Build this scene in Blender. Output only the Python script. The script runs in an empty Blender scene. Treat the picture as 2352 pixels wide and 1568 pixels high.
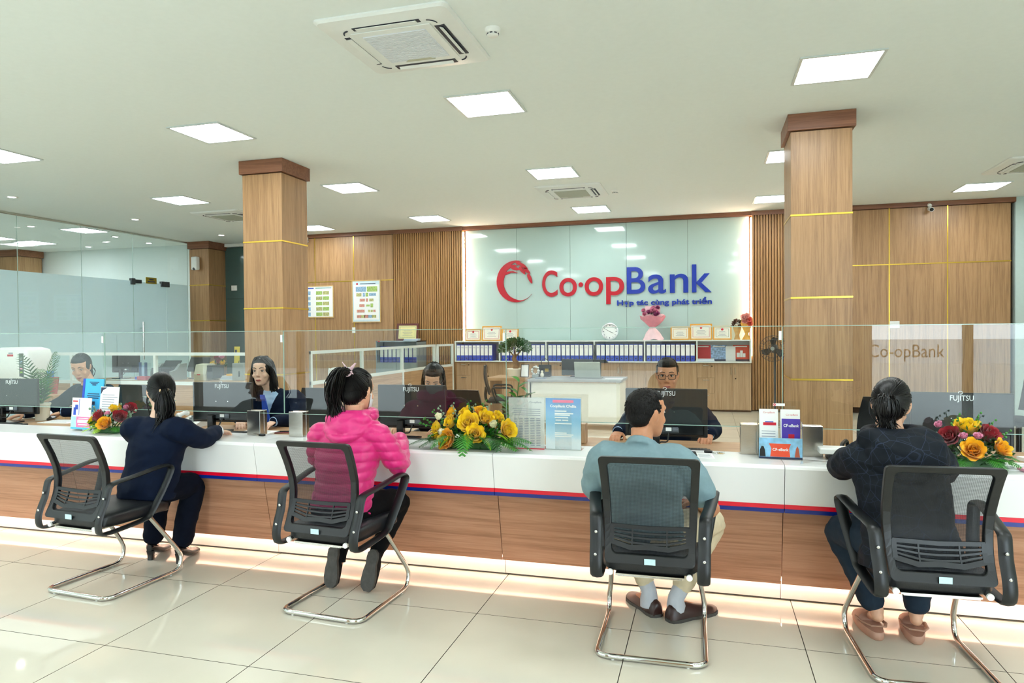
import bpy, bmesh, math, random
import numpy as np
from mathutils import Vector, Matrix, Euler, noise
random.seed(7)
PI = math.pi
scene = bpy.context.scene
COL = scene.collection

# ------------------------------------------------------------------ camera
cam_data = bpy.data.cameras.new('camera')
cam_data.sensor_width = 36.0
cam_data.lens = 24.0
cam_data.clip_start = 0.05
cam_data.clip_end = 200
cam = bpy.data.objects.new('camera', cam_data)
COL.objects.link(cam)
_y, _p, _r = math.radians(-15.90), math.radians(-0.847), math.radians(-0.495)
_fw = Vector((math.sin(_y)*math.cos(_p), math.cos(_y)*math.cos(_p), math.sin(_p)))
_rt = Vector((math.cos(_y), -math.sin(_y), 0))
_up = _rt.cross(_fw)
_r2 = _rt*math.cos(_r) + _up*math.sin(_r)
_u2 = -_rt*math.sin(_r) + _up*math.cos(_r)
cam.matrix_world = Matrix(((_r2.x, _u2.x, -_fw.x, 0), (_r2.y, _u2.y, -_fw.y, 0), (_r2.z, _u2.z, -_fw.z, 1.48), (0, 0, 0, 1)))
scene.camera = cam

# ------------------------------------------------------------------ world, exposure
world = bpy.data.worlds.new('overcast_sky')
scene.world = world
world.use_nodes = True
_bg = world.node_tree.nodes['Background']
_bg.inputs[0].default_value = (0.80, 0.92, 1.0, 1)
_bg.inputs[1].default_value = 7.0
scene.view_settings.view_transform = 'Standard'
scene.view_settings.look = 'None'
scene.view_settings.exposure = 0.57
scene.view_settings.gamma = 1.0
scene.view_settings.use_curve_mapping = False
try:
    scene.cycles.max_bounces = 10
    scene.cycles.diffuse_bounces = 5
    scene.cycles.glossy_bounces = 4
    scene.cycles.transmission_bounces = 6
    scene.cycles.transparent_max_bounces = 24
    scene.cycles.caustics_reflective = False
    scene.cycles.caustics_refractive = False
    scene.cycles.sample_clamp_indirect = 6.0
    scene.cycles.use_denoising = True
except Exception:
    pass
LAMP = 21.0          # emission of the ceiling light panels
# daylight enters through the storefront behind the camera (portal guides the sky light)
_pl = bpy.data.lights.new('storefront_portal', 'AREA')
_pl.shape = 'RECTANGLE'
_pl.size, _pl.size_y = 17.0, 3.3
try:
    _pl.cycles.is_portal = True
except Exception:
    pass
_po = bpy.data.objects.new('storefront_portal', _pl)
_po.location = (-3.5, -2.58, 1.72)
_po.rotation_euler = (PI/2, 0, 0)
COL.objects.link(_po)

# ------------------------------------------------------------------ helpers: materials
def lin(h):
    h = h.lstrip('#')
    c = [int(h[i:i+2], 16)/255 for i in (0, 2, 4)]
    return tuple((x/12.92 if x <= 0.04045 else ((x+0.055)/1.055)**2.4) for x in c) + (1,)

MATS = {}
def mat(name, col, rough=0.5, metal=0.0, spec=0.5, var=0.0, vscale=20.0, bump=0.0, bscale=60.0, sss=0.0, sheen=0.0, emit=None, estr=0.0, alpha=1.0, coat=0.0):
    if name in MATS:
        return MATS[name]
    m = bpy.data.materials.new(name)
    m.use_nodes = True
    nt = m.node_tree
    b = nt.nodes['Principled BSDF']
    c = lin(col) if isinstance(col, str) else col
    b.inputs['Base Color'].default_value = c
    b.inputs['Roughness'].default_value = rough
    b.inputs['Metallic'].default_value = metal
    b.inputs['Specular IOR Level'].default_value = spec
    b.inputs['Alpha'].default_value = alpha
    b.inputs['Coat Weight'].default_value = coat
    if sss:
        b.inputs['Subsurface Weight'].default_value = sss
        b.inputs['Subsurface Radius'].default_value = (0.012, 0.005, 0.003)
        b.inputs['Subsurface Scale'].default_value = 1.0
    if sheen:
        b.inputs['Sheen Weight'].default_value = sheen
    if emit:
        b.inputs['Emission Color'].default_value = lin(emit) if isinstance(emit, str) else emit
        b.inputs['Emission Strength'].default_value = estr
    if var or bump:
        tc = nt.nodes.new('ShaderNodeTexCoord')
        if var:
            n = nt.nodes.new('ShaderNodeTexNoise')
            n.inputs['Scale'].default_value = vscale
            n.inputs['Detail'].default_value = 4
            nt.links.new(tc.outputs['Object'], n.inputs['Vector'])
            r = nt.nodes.new('ShaderNodeValToRGB')
            r.color_ramp.elements[0].position = 0.3
            r.color_ramp.elements[1].position = 0.7
            r.color_ramp.elements[0].color = tuple(x*(1-var) for x in c[:3]) + (1,)
            r.color_ramp.elements[1].color = tuple(min(1, x*(1+var)) for x in c[:3]) + (1,)
            nt.links.new(n.outputs['Fac'], r.inputs['Fac'])
            nt.links.new(r.outputs['Color'], b.inputs['Base Color'])
        if bump:
            n2 = nt.nodes.new('ShaderNodeTexNoise')
            n2.inputs['Scale'].default_value = bscale
            n2.inputs['Detail'].default_value = 3
            nt.links.new(tc.outputs['Object'], n2.inputs['Vector'])
            bp = nt.nodes.new('ShaderNodeBump')
            bp.inputs['Strength'].default_value = bump
            bp.inputs['Distance'].default_value = 0.01
            nt.links.new(n2.outputs['Fac'], bp.inputs['Height'])
            nt.links.new(bp.outputs['Normal'], b.inputs['Normal'])
    MATS[name] = m
    return m

def wood(name, dark, mid, light, axis='Z', rough=0.38, spec=0.4):
    if name in MATS:
        return MATS[name]
    m = bpy.data.materials.new(name)
    m.use_nodes = True
    nt = m.node_tree
    N, Lk = nt.nodes, nt.links
    b = N['Principled BSDF']
    b.inputs['Roughness'].default_value = rough
    b.inputs['Specular IOR Level'].default_value = spec
    tc = N.new('ShaderNodeTexCoord')
    oi = N.new('ShaderNodeObjectInfo')
    add = N.new('ShaderNodeVectorMath'); add.operation = 'MULTIPLY_ADD'
    comb = N.new('ShaderNodeCombineXYZ')
    for k in range(3):
        Lk.new(oi.outputs['Random'], comb.inputs[k])
    add.inputs[1].default_value = (7.3, 5.1, 3.7)
    Lk.new(comb.outputs[0], add.inputs[0])
    Lk.new(tc.outputs['Object'], add.inputs[2])
    mp = N.new('ShaderNodeMapping')
    s = {'X': (0.5, 15, 15), 'Y': (15, 0.5, 15), 'Z': (15, 15, 0.5)}[axis]
    mp.inputs['Scale'].default_value = s
    Lk.new(add.outputs[0], mp.inputs['Vector'])
    n1 = N.new('ShaderNodeTexNoise')
    n1.inputs['Scale'].default_value = 0.9; n1.inputs['Detail'].default_value = 2; n1.inputs['Distortion'].default_value = 0.6
    Lk.new(mp.outputs[0], n1.inputs['Vector'])
    mul = N.new('ShaderNodeMath'); mul.operation = 'MULTIPLY'; mul.inputs[1].default_value = 7.0
    Lk.new(n1.outputs['Fac'], mul.inputs[0])
    sn = N.new('ShaderNodeMath'); sn.operation = 'PINGPONG'; sn.inputs[1].default_value = 1.0
    Lk.new(mul.outputs[0], sn.inputs[0])
    n2 = N.new('ShaderNodeTexNoise')
    n2.inputs['Scale'].default_value = 7.0; n2.inputs['Detail'].default_value = 6; n2.inputs['Roughness'].default_value = 0.7
    Lk.new(mp.outputs[0], n2.inputs['Vector'])
    mx = N.new('ShaderNodeMath'); mx.operation = 'MULTIPLY_ADD'
    mx.inputs[1].default_value = 0.2
    Lk.new(sn.outputs[0], mx.inputs[0])
    sc = N.new('ShaderNodeMath'); sc.operation = 'MULTIPLY'; sc.inputs[1].default_value = 0.75
    Lk.new(n2.outputs['Fac'], sc.inputs[0])
    Lk.new(sc.outputs[0], mx.inputs[2])
    r = N.new('ShaderNodeValToRGB')
    e = r.color_ramp.elements
    e[0].position = 0.28; e[0].color = lin(dark)
    e[1].position = 0.78; e[1].color = lin(light)
    e2 = e.new(0.5); e2.color = lin(mid)
    Lk.new(mx.outputs[0], r.inputs['Fac'])
    Lk.new(r.outputs['Color'], b.inputs['Base Color'])
    MATS[name] = m
    return m

def glass(name, tint=(0.93, 0.97, 0.95), ior=1.45, rough=0.0, boost=1.0):
    """thin architectural glass: tinted see-through plus fresnel mirror"""
    if name in MATS:
        return MATS[name]
    m = bpy.data.materials.new(name)
    m.use_nodes = True
    nt = m.node_tree
    N, Lk = nt.nodes, nt.links
    N.remove(N['Principled BSDF'])
    out = N['Material Output']
    t = N.new('ShaderNodeBsdfTransparent'); t.inputs[0].default_value = tuple(tint) + (1,)
    g = N.new('ShaderNodeBsdfGlossy'); g.inputs['Roughness'].default_value = rough
    f = N.new('ShaderNodeFresnel'); f.inputs['IOR'].default_value = ior
    mu = N.new('ShaderNodeMath'); mu.operation = 'MULTIPLY'; mu.inputs[1].default_value = boost; mu.use_clamp = True
    geo = N.new('ShaderNodeNewGeometry')
    inv = N.new('ShaderNodeMath'); inv.operation = 'SUBTRACT'; inv.inputs[0].default_value = 1.0
    Lk.new(geo.outputs['Backfacing'], inv.inputs[1])
    m2 = N.new('ShaderNodeMath'); m2.operation = 'MULTIPLY'
    Lk.new(f.outputs[0], m2.inputs[0]); Lk.new(inv.outputs[0], m2.inputs[1])
    Lk.new(m2.outputs[0], mu.inputs[0])
    mx = N.new('ShaderNodeMixShader')
    Lk.new(mu.outputs[0], mx.inputs[0]); Lk.new(t.outputs[0], mx.inputs[1]); Lk.new(g.outputs[0], mx.inputs[2])
    Lk.new(mx.outputs[0], out.inputs['Surface'])
    MATS[name] = m
    return m

def emitter(name, col, strength):
    if name in MATS:
        return MATS[name]
    m = bpy.data.materials.new(name)
    m.use_nodes = True
    nt = m.node_tree
    nt.nodes.remove(nt.nodes['Principled BSDF'])
    e = nt.nodes.new('ShaderNodeEmission')
    e.inputs[0].default_value = lin(col) if isinstance(col, str) else col
    e.inputs[1].default_value = strength
    nt.links.new(e.outputs[0], nt.nodes['Material Output'].inputs['Surface'])
    MATS[name] = m
    return m

# ------------------------------------------------------------------ helpers: meshes
class MB:
    """collects shapes, then links them as ONE mesh object"""
    def __init__(self):
        self.v, self.f, self.m, self.mats, self.cur, self.sm = [], [], [], [], 0, []
        self.smooth = False
    def use(self, m):
        if m not in self.mats:
            self.mats.append(m)
        self.cur = self.mats.index(m)
        return self
    def add(self, vs, fs, smooth=None):
        o = len(self.v)
        self.v.extend([tuple(p) for p in vs])
        s = self.smooth if smooth is None else smooth
        for f in fs:
            self.f.append(tuple(i+o for i in f)); self.m.append(self.cur); self.sm.append(s)
        return self
    def box(self, x0, x1, y0, y1, z0, z1, M=None):
        vs = [Vector(p) for p in ((x0,y0,z0),(x1,y0,z0),(x1,y1,z0),(x0,y1,z0),(x0,y0,z1),(x1,y0,z1),(x1,y1,z1),(x0,y1,z1))]
        if M is not None:
            vs = [M @ p for p in vs]
        return self.add(vs, [(0,3,2,1),(4,5,6,7),(0,1,5,4),(1,2,6,5),(2,3,7,6),(3,0,4,7)], False)
    def cbox(self, x0, x1, y0, y1, z0, z1, c=0.005, M=None):
        """box with chamfered edges"""
        bm = bmesh.new()
        vs = [bm.verts.new(p) for p in ((x0,y0,z0),(x1,y0,z0),(x1,y1,z0),(x0,y1,z0),(x0,y0,z1),(x1,y0,z1),(x1,y1,z1),(x0,y1,z1))]
        for f in ((0,3,2,1),(4,5,6,7),(0,1,5,4),(1,2,6,5),(2,3,7,6),(3,0,4,7)):
            bm.faces.new([vs[i] for i in f])
        bmesh.ops.bevel(bm, geom=list(bm.edges), offset=c, segments=2, affect='EDGES', profile=0.5)
        self.bm(bm, M, False)
        return self
    def bm(self, bm, M=None, smooth=True):
        bm.verts.ensure_lookup_table(); bm.verts.index_update()
        self.add([(M @ v.co) if M is not None else v.co.copy() for v in bm.verts], [[v.index for v in f.verts] for f in bm.faces], smooth)
        bm.free()
        return self
    def prism(self, poly, d0, d1, axis='Y', M=None, smooth=False):
        """extrude a 2-D outline (counter-clockwise list) along axis"""
        n = len(poly)
        def P(a, b, d):
            p = Vector((a, d, b)) if axis == 'Y' else (Vector((d, a, b)) if axis == 'X' else Vector((a, b, d)))
            return M @ p if M is not None else p
        vs = [P(a, b, d0) for a, b in poly] + [P(a, b, d1) for a, b in poly]
        fs = [tuple(range(n)), tuple(range(2*n-1, n-1, -1))]
        fs += [(i, i+n, (i+1) % n + n, (i+1) % n) for i in range(n)]
        return self.add(vs, fs, smooth)
    def cyl(self, p0, p1, r0, r1=None, n=16, caps=True, smooth=True):
        r1 = r0 if r1 is None else r1
        p0, p1 = Vector(p0), Vector(p1)
        d = (p1-p0).normalized()
        a = d.orthogonal().normalized(); b = d.cross(a)
        vs = []
        for p, r in ((p0, r0), (p1, r1)):
            for i in range(n):
                t = 2*PI*i/n
                vs.append(p + a*math.cos(t)*r + b*math.sin(t)*r)
        self.add(vs, [(i, (i+1) % n, (i+1) % n+n, i+n) for i in range(n)], smooth)
        if caps:
            self.add(vs[:n], [tuple(range(n-1, -1, -1))], False)
            self.add(vs[n:], [tuple(range(n))], False)
        return self
    def tube(self, pts, r, n=10, closed=False, caps=True, flat=None, up=None):
        """sweep a circle (or ellipse when flat is given) along pts; r scalar or list"""
        pts = [Vector(p) for p in pts]
        k = len(pts)
        rs = r if isinstance(r, (list, tuple)) else [r]*k
        T = []
        for i in range(k):
            a = pts[(i-1) % k] if (closed or i > 0) else pts[i]
            b = pts[(i+1) % k] if (closed or i < k-1) else pts[i]
            t = b-a
            T.append(t.normalized() if t.length > 1e-9 else Vector((0, 0, 1)))
        nrm = (Vector(up) - T[0]*Vector(up).dot(T[0])).normalized() if up is not None else T[0].orthogonal().normalized()
        vs = []
        for i in range(k):
            if up is not None:
                u = Vector(up); q = u - T[i]*u.dot(T[i])
                nrm = q.normalized() if q.length > 1e-4 else nrm
            elif i:
                q = nrm - T[i]*nrm.dot(T[i])
                nrm = q.normalized() if q.length > 1e-6 else T[i].orthogonal().normalized()
            bi = T[i].cross(nrm)
            fl = 1.0 if flat is None else flat
            for j in range(n):
                t = 2*PI*j/n
                vs.append(pts[i] + nrm*math.cos(t)*rs[i]*fl + bi*math.sin(t)*rs[i])
        fs = []
        for i in range(k if closed else k-1):
            for j in range(n):
                a, b = i*n+j, i*n+(j+1) % n
                c, d = ((i+1) % k)*n+(j+1) % n, ((i+1) % k)*n+j
                fs.append((a, b, c, d))
        if caps and not closed:
            fs.append(tuple(range(n-1, -1, -1)))
            fs.append(tuple((k-1)*n+j for j in range(n)))
        return self.add(vs, fs, True)
    def lathe(self, prof, c=(0,0,0), n=24, M=None):
        """prof: list of (r, z)"""
        vs = []
        c = Vector(c)
        for r, z in prof:
            for j in range(n):
                t = 2*PI*j/n
                p = Vector((r*math.cos(t), r*math.sin(t), z)) + c
                vs.append(M @ p if M is not None else p)
        k = len(prof)
        fs = [(i*n+j, i*n+(j+1) % n, (i+1)*n+(j+1) % n, (i+1)*n+j) for i in range(k-1) for j in range(n)]
        if prof[0][0] < 0.002: fs.append(tuple(range(n-1, -1, -1)))
        if prof[-1][0] < 0.002: fs.append(tuple((k-1)*n+j for j in range(n)))
        return self.add(vs, fs, True)
    def ell(self, c, rx, ry, rz, M=None, nu=14, nv=9):
        vs = []
        for i in range(nv+1):
            ph = PI*i/nv - PI/2
            for j in range(nu):
                t = 2*PI*j/nu
                p = Vector((rx*math.cos(ph)*math.cos(t), ry*math.cos(ph)*math.sin(t), rz*math.sin(ph)))
                p = (M @ p if M is not None else p) + Vector(c)
                vs.append(p)
        fs = [(i*nu+j, i*nu+(j+1) % nu, (i+1)*nu+(j+1) % nu, (i+1)*nu+j) for i in range(nv) for j in range(nu)]
        return self.add(vs, fs, True)
    def loft(self, rings, caps=True, smooth=True):
        n = len(rings[0]); vs = [p for r in rings for p in r]; k = len(rings)
        fs = [(i*n+j, i*n+(j+1) % n, (i+1)*n+(j+1) % n, (i+1)*n+j) for i in range(k-1) for j in range(n)]
        if caps:
            fs.append(tuple(range(n-1, -1, -1)))
            fs.append(tuple((k-1)*n+j for j in range(n)))
        return self.add(vs, fs, smooth)
    def mesh(self, name):
        me = bpy.data.meshes.new(name)
        me.from_pydata(self.v, [], self.f)
        for m in self.mats:
            me.materials.append(m)
        me.polygons.foreach_set('material_index', self.m)
        me.polygons.foreach_set('use_smooth', self.sm)
        me.update()
        if any(self.sm):
            me.set_sharp_from_angle(angle=math.radians(48))
        return me
    def build(self, name, material=None, parent=None, at=None):
        """at: subtract this origin from the vertices and put the object there"""
        if material is not None:
            if not self.mats:
                self.mats = [material]
            elif material not in self.mats:
                self.mats[0] = material
        if at is not None:
            ax, ay, az = at
            self.v = [(x-ax, y-ay, z-az) for x, y, z in self.v]
        o = bpy.data.objects.new(name, self.mesh(name))
        COL.objects.link(o)
        if at is not None:
            o.location = at
        if parent is not None:
            o.parent = parent
        return o

def tag(o, label=None, cat=None, group=None, kind=None):
    if label: o['label'] = label
    if cat: o['category'] = cat
    if group: o['group'] = group
    if kind: o['kind'] = kind
    return o
def thing(name, label, cat, loc=(0, 0, 0), rz=0.0, group=None, kind=None):
    o = bpy.data.objects.new(name, None)
    o.empty_display_size = 0.1
    COL.objects.link(o)
    o.location = loc; o.rotation_euler = (0, 0, rz)
    return tag(o, label, cat, group, kind)
def inst(src, name, parent, loc=(0, 0, 0), rot=(0, 0, 0)):
    o = src.copy(); o.name = name
    COL.objects.link(o)
    o.parent = parent; o.location = loc; o.rotation_euler = rot
    return o
def dup(root, loc, rz=None, label=None, group=None):
    r = root.copy(); COL.objects.link(r)
    r.location = loc
    if rz is not None: r.rotation_euler = (0, 0, rz)
    if label: r['label'] = label
    if group: r['group'] = group
    for ch in list(root.children):
        c = ch.copy(); COL.objects.link(c); c.parent = r
        for g in list(ch.children):
            d = g.copy(); COL.objects.link(d); d.parent = c
    return r
def box(name, m, x0, x1, y0, y1, z0, z1, parent=None, c=0.0):
    mb = MB()
    if c: mb.cbox(x0, x1, y0, y1, z0, z1, c)
    else: mb.box(x0, x1, y0, y1, z0, z1)
    return mb.build(name, m, parent)
def struct(o, label=None):
    o['kind'] = 'structure'
    if label: o['label'] = label
    return o
def bez(p, n=12):
    """Catmull-Rom through points"""
    p = [Vector(q) for q in p]
    out = []
    for i in range(len(p)-1):
        a = p[i-1] if i else p[i]*2-p[i+1]
        b, c = p[i], p[i+1]
        d = p[i+2] if i+2 < len(p) else c*2-b
        for k in range(n):
            t = k/n
            out.append(0.5*((2*b)+(c-a)*t+(2*a-5*b+4*c-d)*t*t+(3*b-a-3*c+d)*t**3))
    out.append(p[-1])
    return out
def rot(ax=0, ay=0, az=0, loc=(0, 0, 0)):
    return Matrix.Translation(Vector(loc)) @ Euler((ax, ay, az)).to_matrix().to_4x4()
def text_mesh(body, size, depth=0.0, align='LEFT', bold=0.0, sx=1.0, spacing=1.0, res=3):
    cu = bpy.data.curves.new('lettering', 'FONT')
    cu.body = body; cu.size = size; cu.extrude = depth; cu.align_x = align; cu.offset = bold
    cu.space_character = spacing
    cu.resolution_u = res
    o = bpy.data.objects.new('lettering', cu)
    COL.objects.link(o)
    dg = bpy.context.evaluated_depsgraph_get()
    me = bpy.data.meshes.new_from_object(o.evaluated_get(dg))
    bpy.data.objects.remove(o)
    if sx != 1.0:
        for v in me.vertices: v.co.x *= sx
    return me
def text(body, size, m, loc, rotm, parent, name='lettering', depth=0.0, align='LEFT', bold=0.0, sx=1.0, fit=None, spacing=1.0, res=3):
    me = text_mesh(body, size, depth, align, bold, sx, spacing, res)
    xs = [v.co.x for v in me.vertices]
    if fit and xs:
        w = max(xs)-min(xs); k = fit/w if w else 1
        x0 = min(xs)
        for v in me.vertices: v.co.x = (v.co.x-x0)*k
    me.materials.clear(); me.materials.append(m)
    o = bpy.data.objects.new(name, me)
    COL.objects.link(o)
    if parent is not None: o.parent = parent
    o.matrix_local = Matrix.Translation(Vector(loc)) @ rotm
    return o
FRONT = Euler((PI/2, 0, 0)).to_matrix().to_4x4()      # text that faces -Y, reads towards the customers' hall

# ------------------------------------------------------------------ palette
WOOD_V = wood('walnut_vertical', '#8f6c4a', '#aa845d', '#bb966e', 'Z')
WOOD_H = wood('walnut_horizontal', '#9b6e52', '#b58568', '#c79a7d', 'X')
WOOD_TRIM = wood('walnut_trim', '#6e452f', '#855840', '#976a4e', 'X')
WOOD_DESK = wood('desk_oak', '#977250', '#b28d68', '#c5a27c', 'X', rough=0.45)
WOOD_CAB = wood('cabinet_oak', '#9c7c5c', '#b59574', '#c4a685', 'Z')
SLAT = wood('slat_oak', '#8a6238', '#a87c4c', '#bb9060', 'Z', rough=0.5)
SLAT_BACK = mat('slat_groove', '#4a3220', 0.8, var=0.1)
GOLD = mat('brass_strip', '#d9b24a', 0.28, 0.9, var=0.05)
WHITE_PAINT = mat('ceiling_paint', '#eaf2f0', 0.9, spec=0.1, var=0.01)
STONE_W = mat('white_solid_surface', '#f2f3f2', 0.22, spec=0.5, var=0.01, vscale=3)
WHITE_PL = mat('white_plastic', '#eceeea', 0.4, var=0.02)
WHITE_MET = mat('white_metal', '#dfe5e0', 0.35, var=0.02)
CREAM = mat('cream_laminate', '#e6e0cc', 0.4, var=0.02)
BLACK_PL = mat('black_plastic', '#0f1113', 0.4, spec=0.5, var=0.1, bump=0.05, bscale=400)
BLACK_GL = mat('black_gloss', '#0d0f11', 0.15, spec=0.5, var=0.05)
GREY_PL = mat('grey_plastic', '#8d9492', 0.45, var=0.03)
DGREY = mat('dark_grey_plastic', '#3a3f42', 0.5, var=0.05)
CHROME = mat('chrome', '#d8d8d4', 0.08, 1.0, var=0.03, vscale=8)
STEEL = mat('brushed_steel', '#c9c6be', 0.22, 1.0, var=0.04, bump=0.02, bscale=200)
RED = mat('red_paint', '#c8102e', 0.4, var=0.04)
RED_STRIPE = mat('red_stripe_film', '#e2062c', 0.3, var=0.03)
BLUE_STRIPE = mat('blue_stripe_film', '#0b2a86', 0.25, var=0.05)
BLUE = mat('blue_paint', '#1f46b8', 0.4, var=0.04)
PAPER = mat('paper', '#f4f5f3', 0.7, var=0.01)
INK = mat('grey_ink', '#8b93a0', 0.8, var=0.1)
INK_D = mat('dark_ink', '#2a3350', 0.7, var=0.1)
GLASS = glass('clear_glass', (0.955, 0.975, 0.965), 1.5, boost=1.9)
GLASS_EDGE = mat('glass_edge', '#a9c9bd', 0.1, spec=0.8, var=0.05, alpha=0.75)
ACRYLIC = glass('clear_acrylic', (0.95, 0.965, 0.96), 1.4, boost=1.3)
WARM = emitter('warm_led_strip', (1.0, 0.70, 0.50, 1), 60.0)
# ================================================================== SETTING
CEIL = 3.61
TILE = mat('cream_floor_tile', '#d9d2c0', 0.05, spec=0.6, var=0.035, vscale=2.5)
floor = struct(MB().box(-19, 6.4, -2.7, 14.6, -0.12, -0.004).build('floor', mat('grout', '#4d4436', 0.8, var=0.1)), 'glossy cream tiled floor of the banking hall')
_g = mat('grout', '#4d4436')
_t = MB().use(TILE).add([(0.002, 0.002, 0), (0.798, 0.002, 0), (0.798, 0.798, 0), (0.002, 0.798, 0)], [(0, 1, 2, 3)], False)
_t.use(_g).add([(0.002, 0.002, 0), (0.798, 0.002, 0), (0.798, 0.798, 0), (0.002, 0.798, 0), (0.002, 0.002, -0.012), (0.798, 0.002, -0.012), (0.798, 0.798, -0.012), (0.002, 0.798, -0.012)], [(0, 4, 5, 1), (1, 5, 6, 2), (2, 6, 7, 3), (3, 7, 4, 0)], False)
_t = _t.build('tile', None, floor)
_first = True
for i in range(16):
    for j in range(16):
        x, y = -4.366 + 0.8*(i-5), 0.976 + 0.8*j
        if _first:
            o = _t; _first = False
        else:
            o = _t.copy(); o.name = 'tile'; COL.objects.link(o)
        o.location = (x, y, 0)
_f = MB()
_f.box(-19, -8.3665, -2.7, 14.6, -0.012, 0.0).box(4.435, 6.4, -2.7, 14.6, -0.012, 0).box(-8.3665, 4.435, -2.7, 0.9755, -0.012, 0).box(-8.3665, 4.435, 13.777, 14.6, -0.012, 0)
tag(_f.build('tile_field', TILE, floor), kind='stuff')

ceiling = struct(MB().box(-19, 6.4, -2.7, 14.6, CEIL, CEIL+0.12).build('ceiling', WHITE_PAINT), 'flat pale ceiling with recessed light panels')

# --- back wall -----------------------------------------------------
wall_back = struct(MB().box(-9.3, 6.4, 13.2, 13.4, 0, CEIL).build('wall_back', SLAT_BACK), 'wood clad back wall with brass strips')
def clad(xs, zs, y0=13.05, y1=13.2):
    for a, b in zip(xs[:-1], xs[1:]):
        for c, d in zip(zs[:-1], zs[1:]):
            o = MB().cbox(a+0.008, b-0.008, y0, y1, c+0.008, d-0.008, 0.002).build('wall_panel', WOOD_V, wall_back)
    for x in xs[1:-1]:
        box('brass_strip', GOLD, x-0.009, x+0.009, y0-0.004, y1, zs[0], zs[-1], wall_back)
    for z in zs[1:-1]:
        box('brass_strip', GOLD, xs[0], xs[-1], y0-0.005, y1, z-0.009, z+0.009, wall_back)
clad([-9.3, -8.13, -7.2, -6.28], [0.1, 2.58, 3.53])
clad([1.75, 3.02, 3.90, 4.82], [0.1, 2.57, 3.53])
def slats(x0, x1):
    mb = MB()
    n = int(round((x1-x0)/0.048))
    p = (x1-x0)/n
    for i in range(n):
        mb.box(x0+i*p+0.008, x0+(i+1)*p-0.008, 13.05, 13.19, 0.02, 3.53)
    mb.box(x0, x1, 13.14, 13.2, 0.02, 3.53)
    o = mb.build('slat_cladding', SLAT, wall_back)
    o['kind'] = 'stuff'
slats(-6.28, -4.74)
slats(0.79, 1.75)
t1 = struct(MB().box(-9.3, -4.74, 13.02, 13.2, 3.53, CEIL-0.002).build('trim_1', WOOD_TRIM), 'dark wood ceiling trim over the panelling')
t2 = struct(MB().box(-4.74, 0.79, 13.06, 13.2, 3.535, CEIL-0.002).build('trim_2', WOOD_TRIM), 'dark wood ceiling trim over the logo panel')
t3 = struct(MB().box(0.79, 4.88, 13.02, 13.2, 3.53, CEIL-0.002).build('trim_3', WOOD_TRIM), 'dark wood ceiling trim at the right end')
# logo panel: five back-painted glass sheets
SIGN_GL = mat('back_painted_glass', '#b3cbc6', 0.06, spec=0.62, var=0.01, vscale=1.5)
_xs = [-4.70, -3.63, -2.55, -1.46, -0.33, 0.75]
for a, b in zip(_xs[:-1], _xs[1:]):
    MB().cbox(a+0.002, b-0.002, 13.13, 13.16, 0.86, 3.53, 0.0015).build('glass_panel', SIGN_GL, wall_back)
for x0, x1 in ((-4.738, -4.722), (0.772, 0.788)):
    box('led_strip', WARM, x0, x1, 13.085, 13.105, 1.0, 3.5, wall_back)
# --- pale wall on the right, far back
AQUA = mat('pale_aqua_wall', '#c4d6d2', 0.35, var=0.02)
wr = struct(MB().box(4.88, 6.4, 13.05, 13.2, 0, CEIL).build('wall_right_back', AQUA), 'pale aqua wall past the panelling')
struct(MB().box(6.3, 6.42, -2.7, 13.2, 0, CEIL).build('wall_right', mat('side_wall_paint', '#d6ddd8', 0.8, var=0.02)), 'plain pale side wall')
# --- dark glass wall behind the office corner
DARK_GL = mat('dark_teal_glass', '#47605e', 0.08, spec=0.7, var=0.08, vscale=1.2)
wall_rear = struct(MB().box(-11.6, -9.2, 13.78, 13.9, 0, CEIL).build('wall_rear', DARK_GL), 'dark teal glass wall')
for a, b, c, d in ((-11.2, -10.12, 0.02, 2.3), (-10.11, -9.22, 0.02, 2.3), (-11.2, -10.12, 2.31, 3.5), (-10.11, -9.22, 2.31, 3.5)):
    MB().cbox(a, b, 13.74, 13.78, c, d, 0.002).build('pane', DARK_GL, wall_rear)
box('ceiling_trim', WHITE_PL, -10.96, -9.2, 13.68, 13.78, 3.53, 3.6, wall_rear)
struct(MB().box(-9.3, -9.2, 13.4, 13.9, 0, CEIL).build('wall_return', WOOD_V), 'wood clad wall return')
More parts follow.
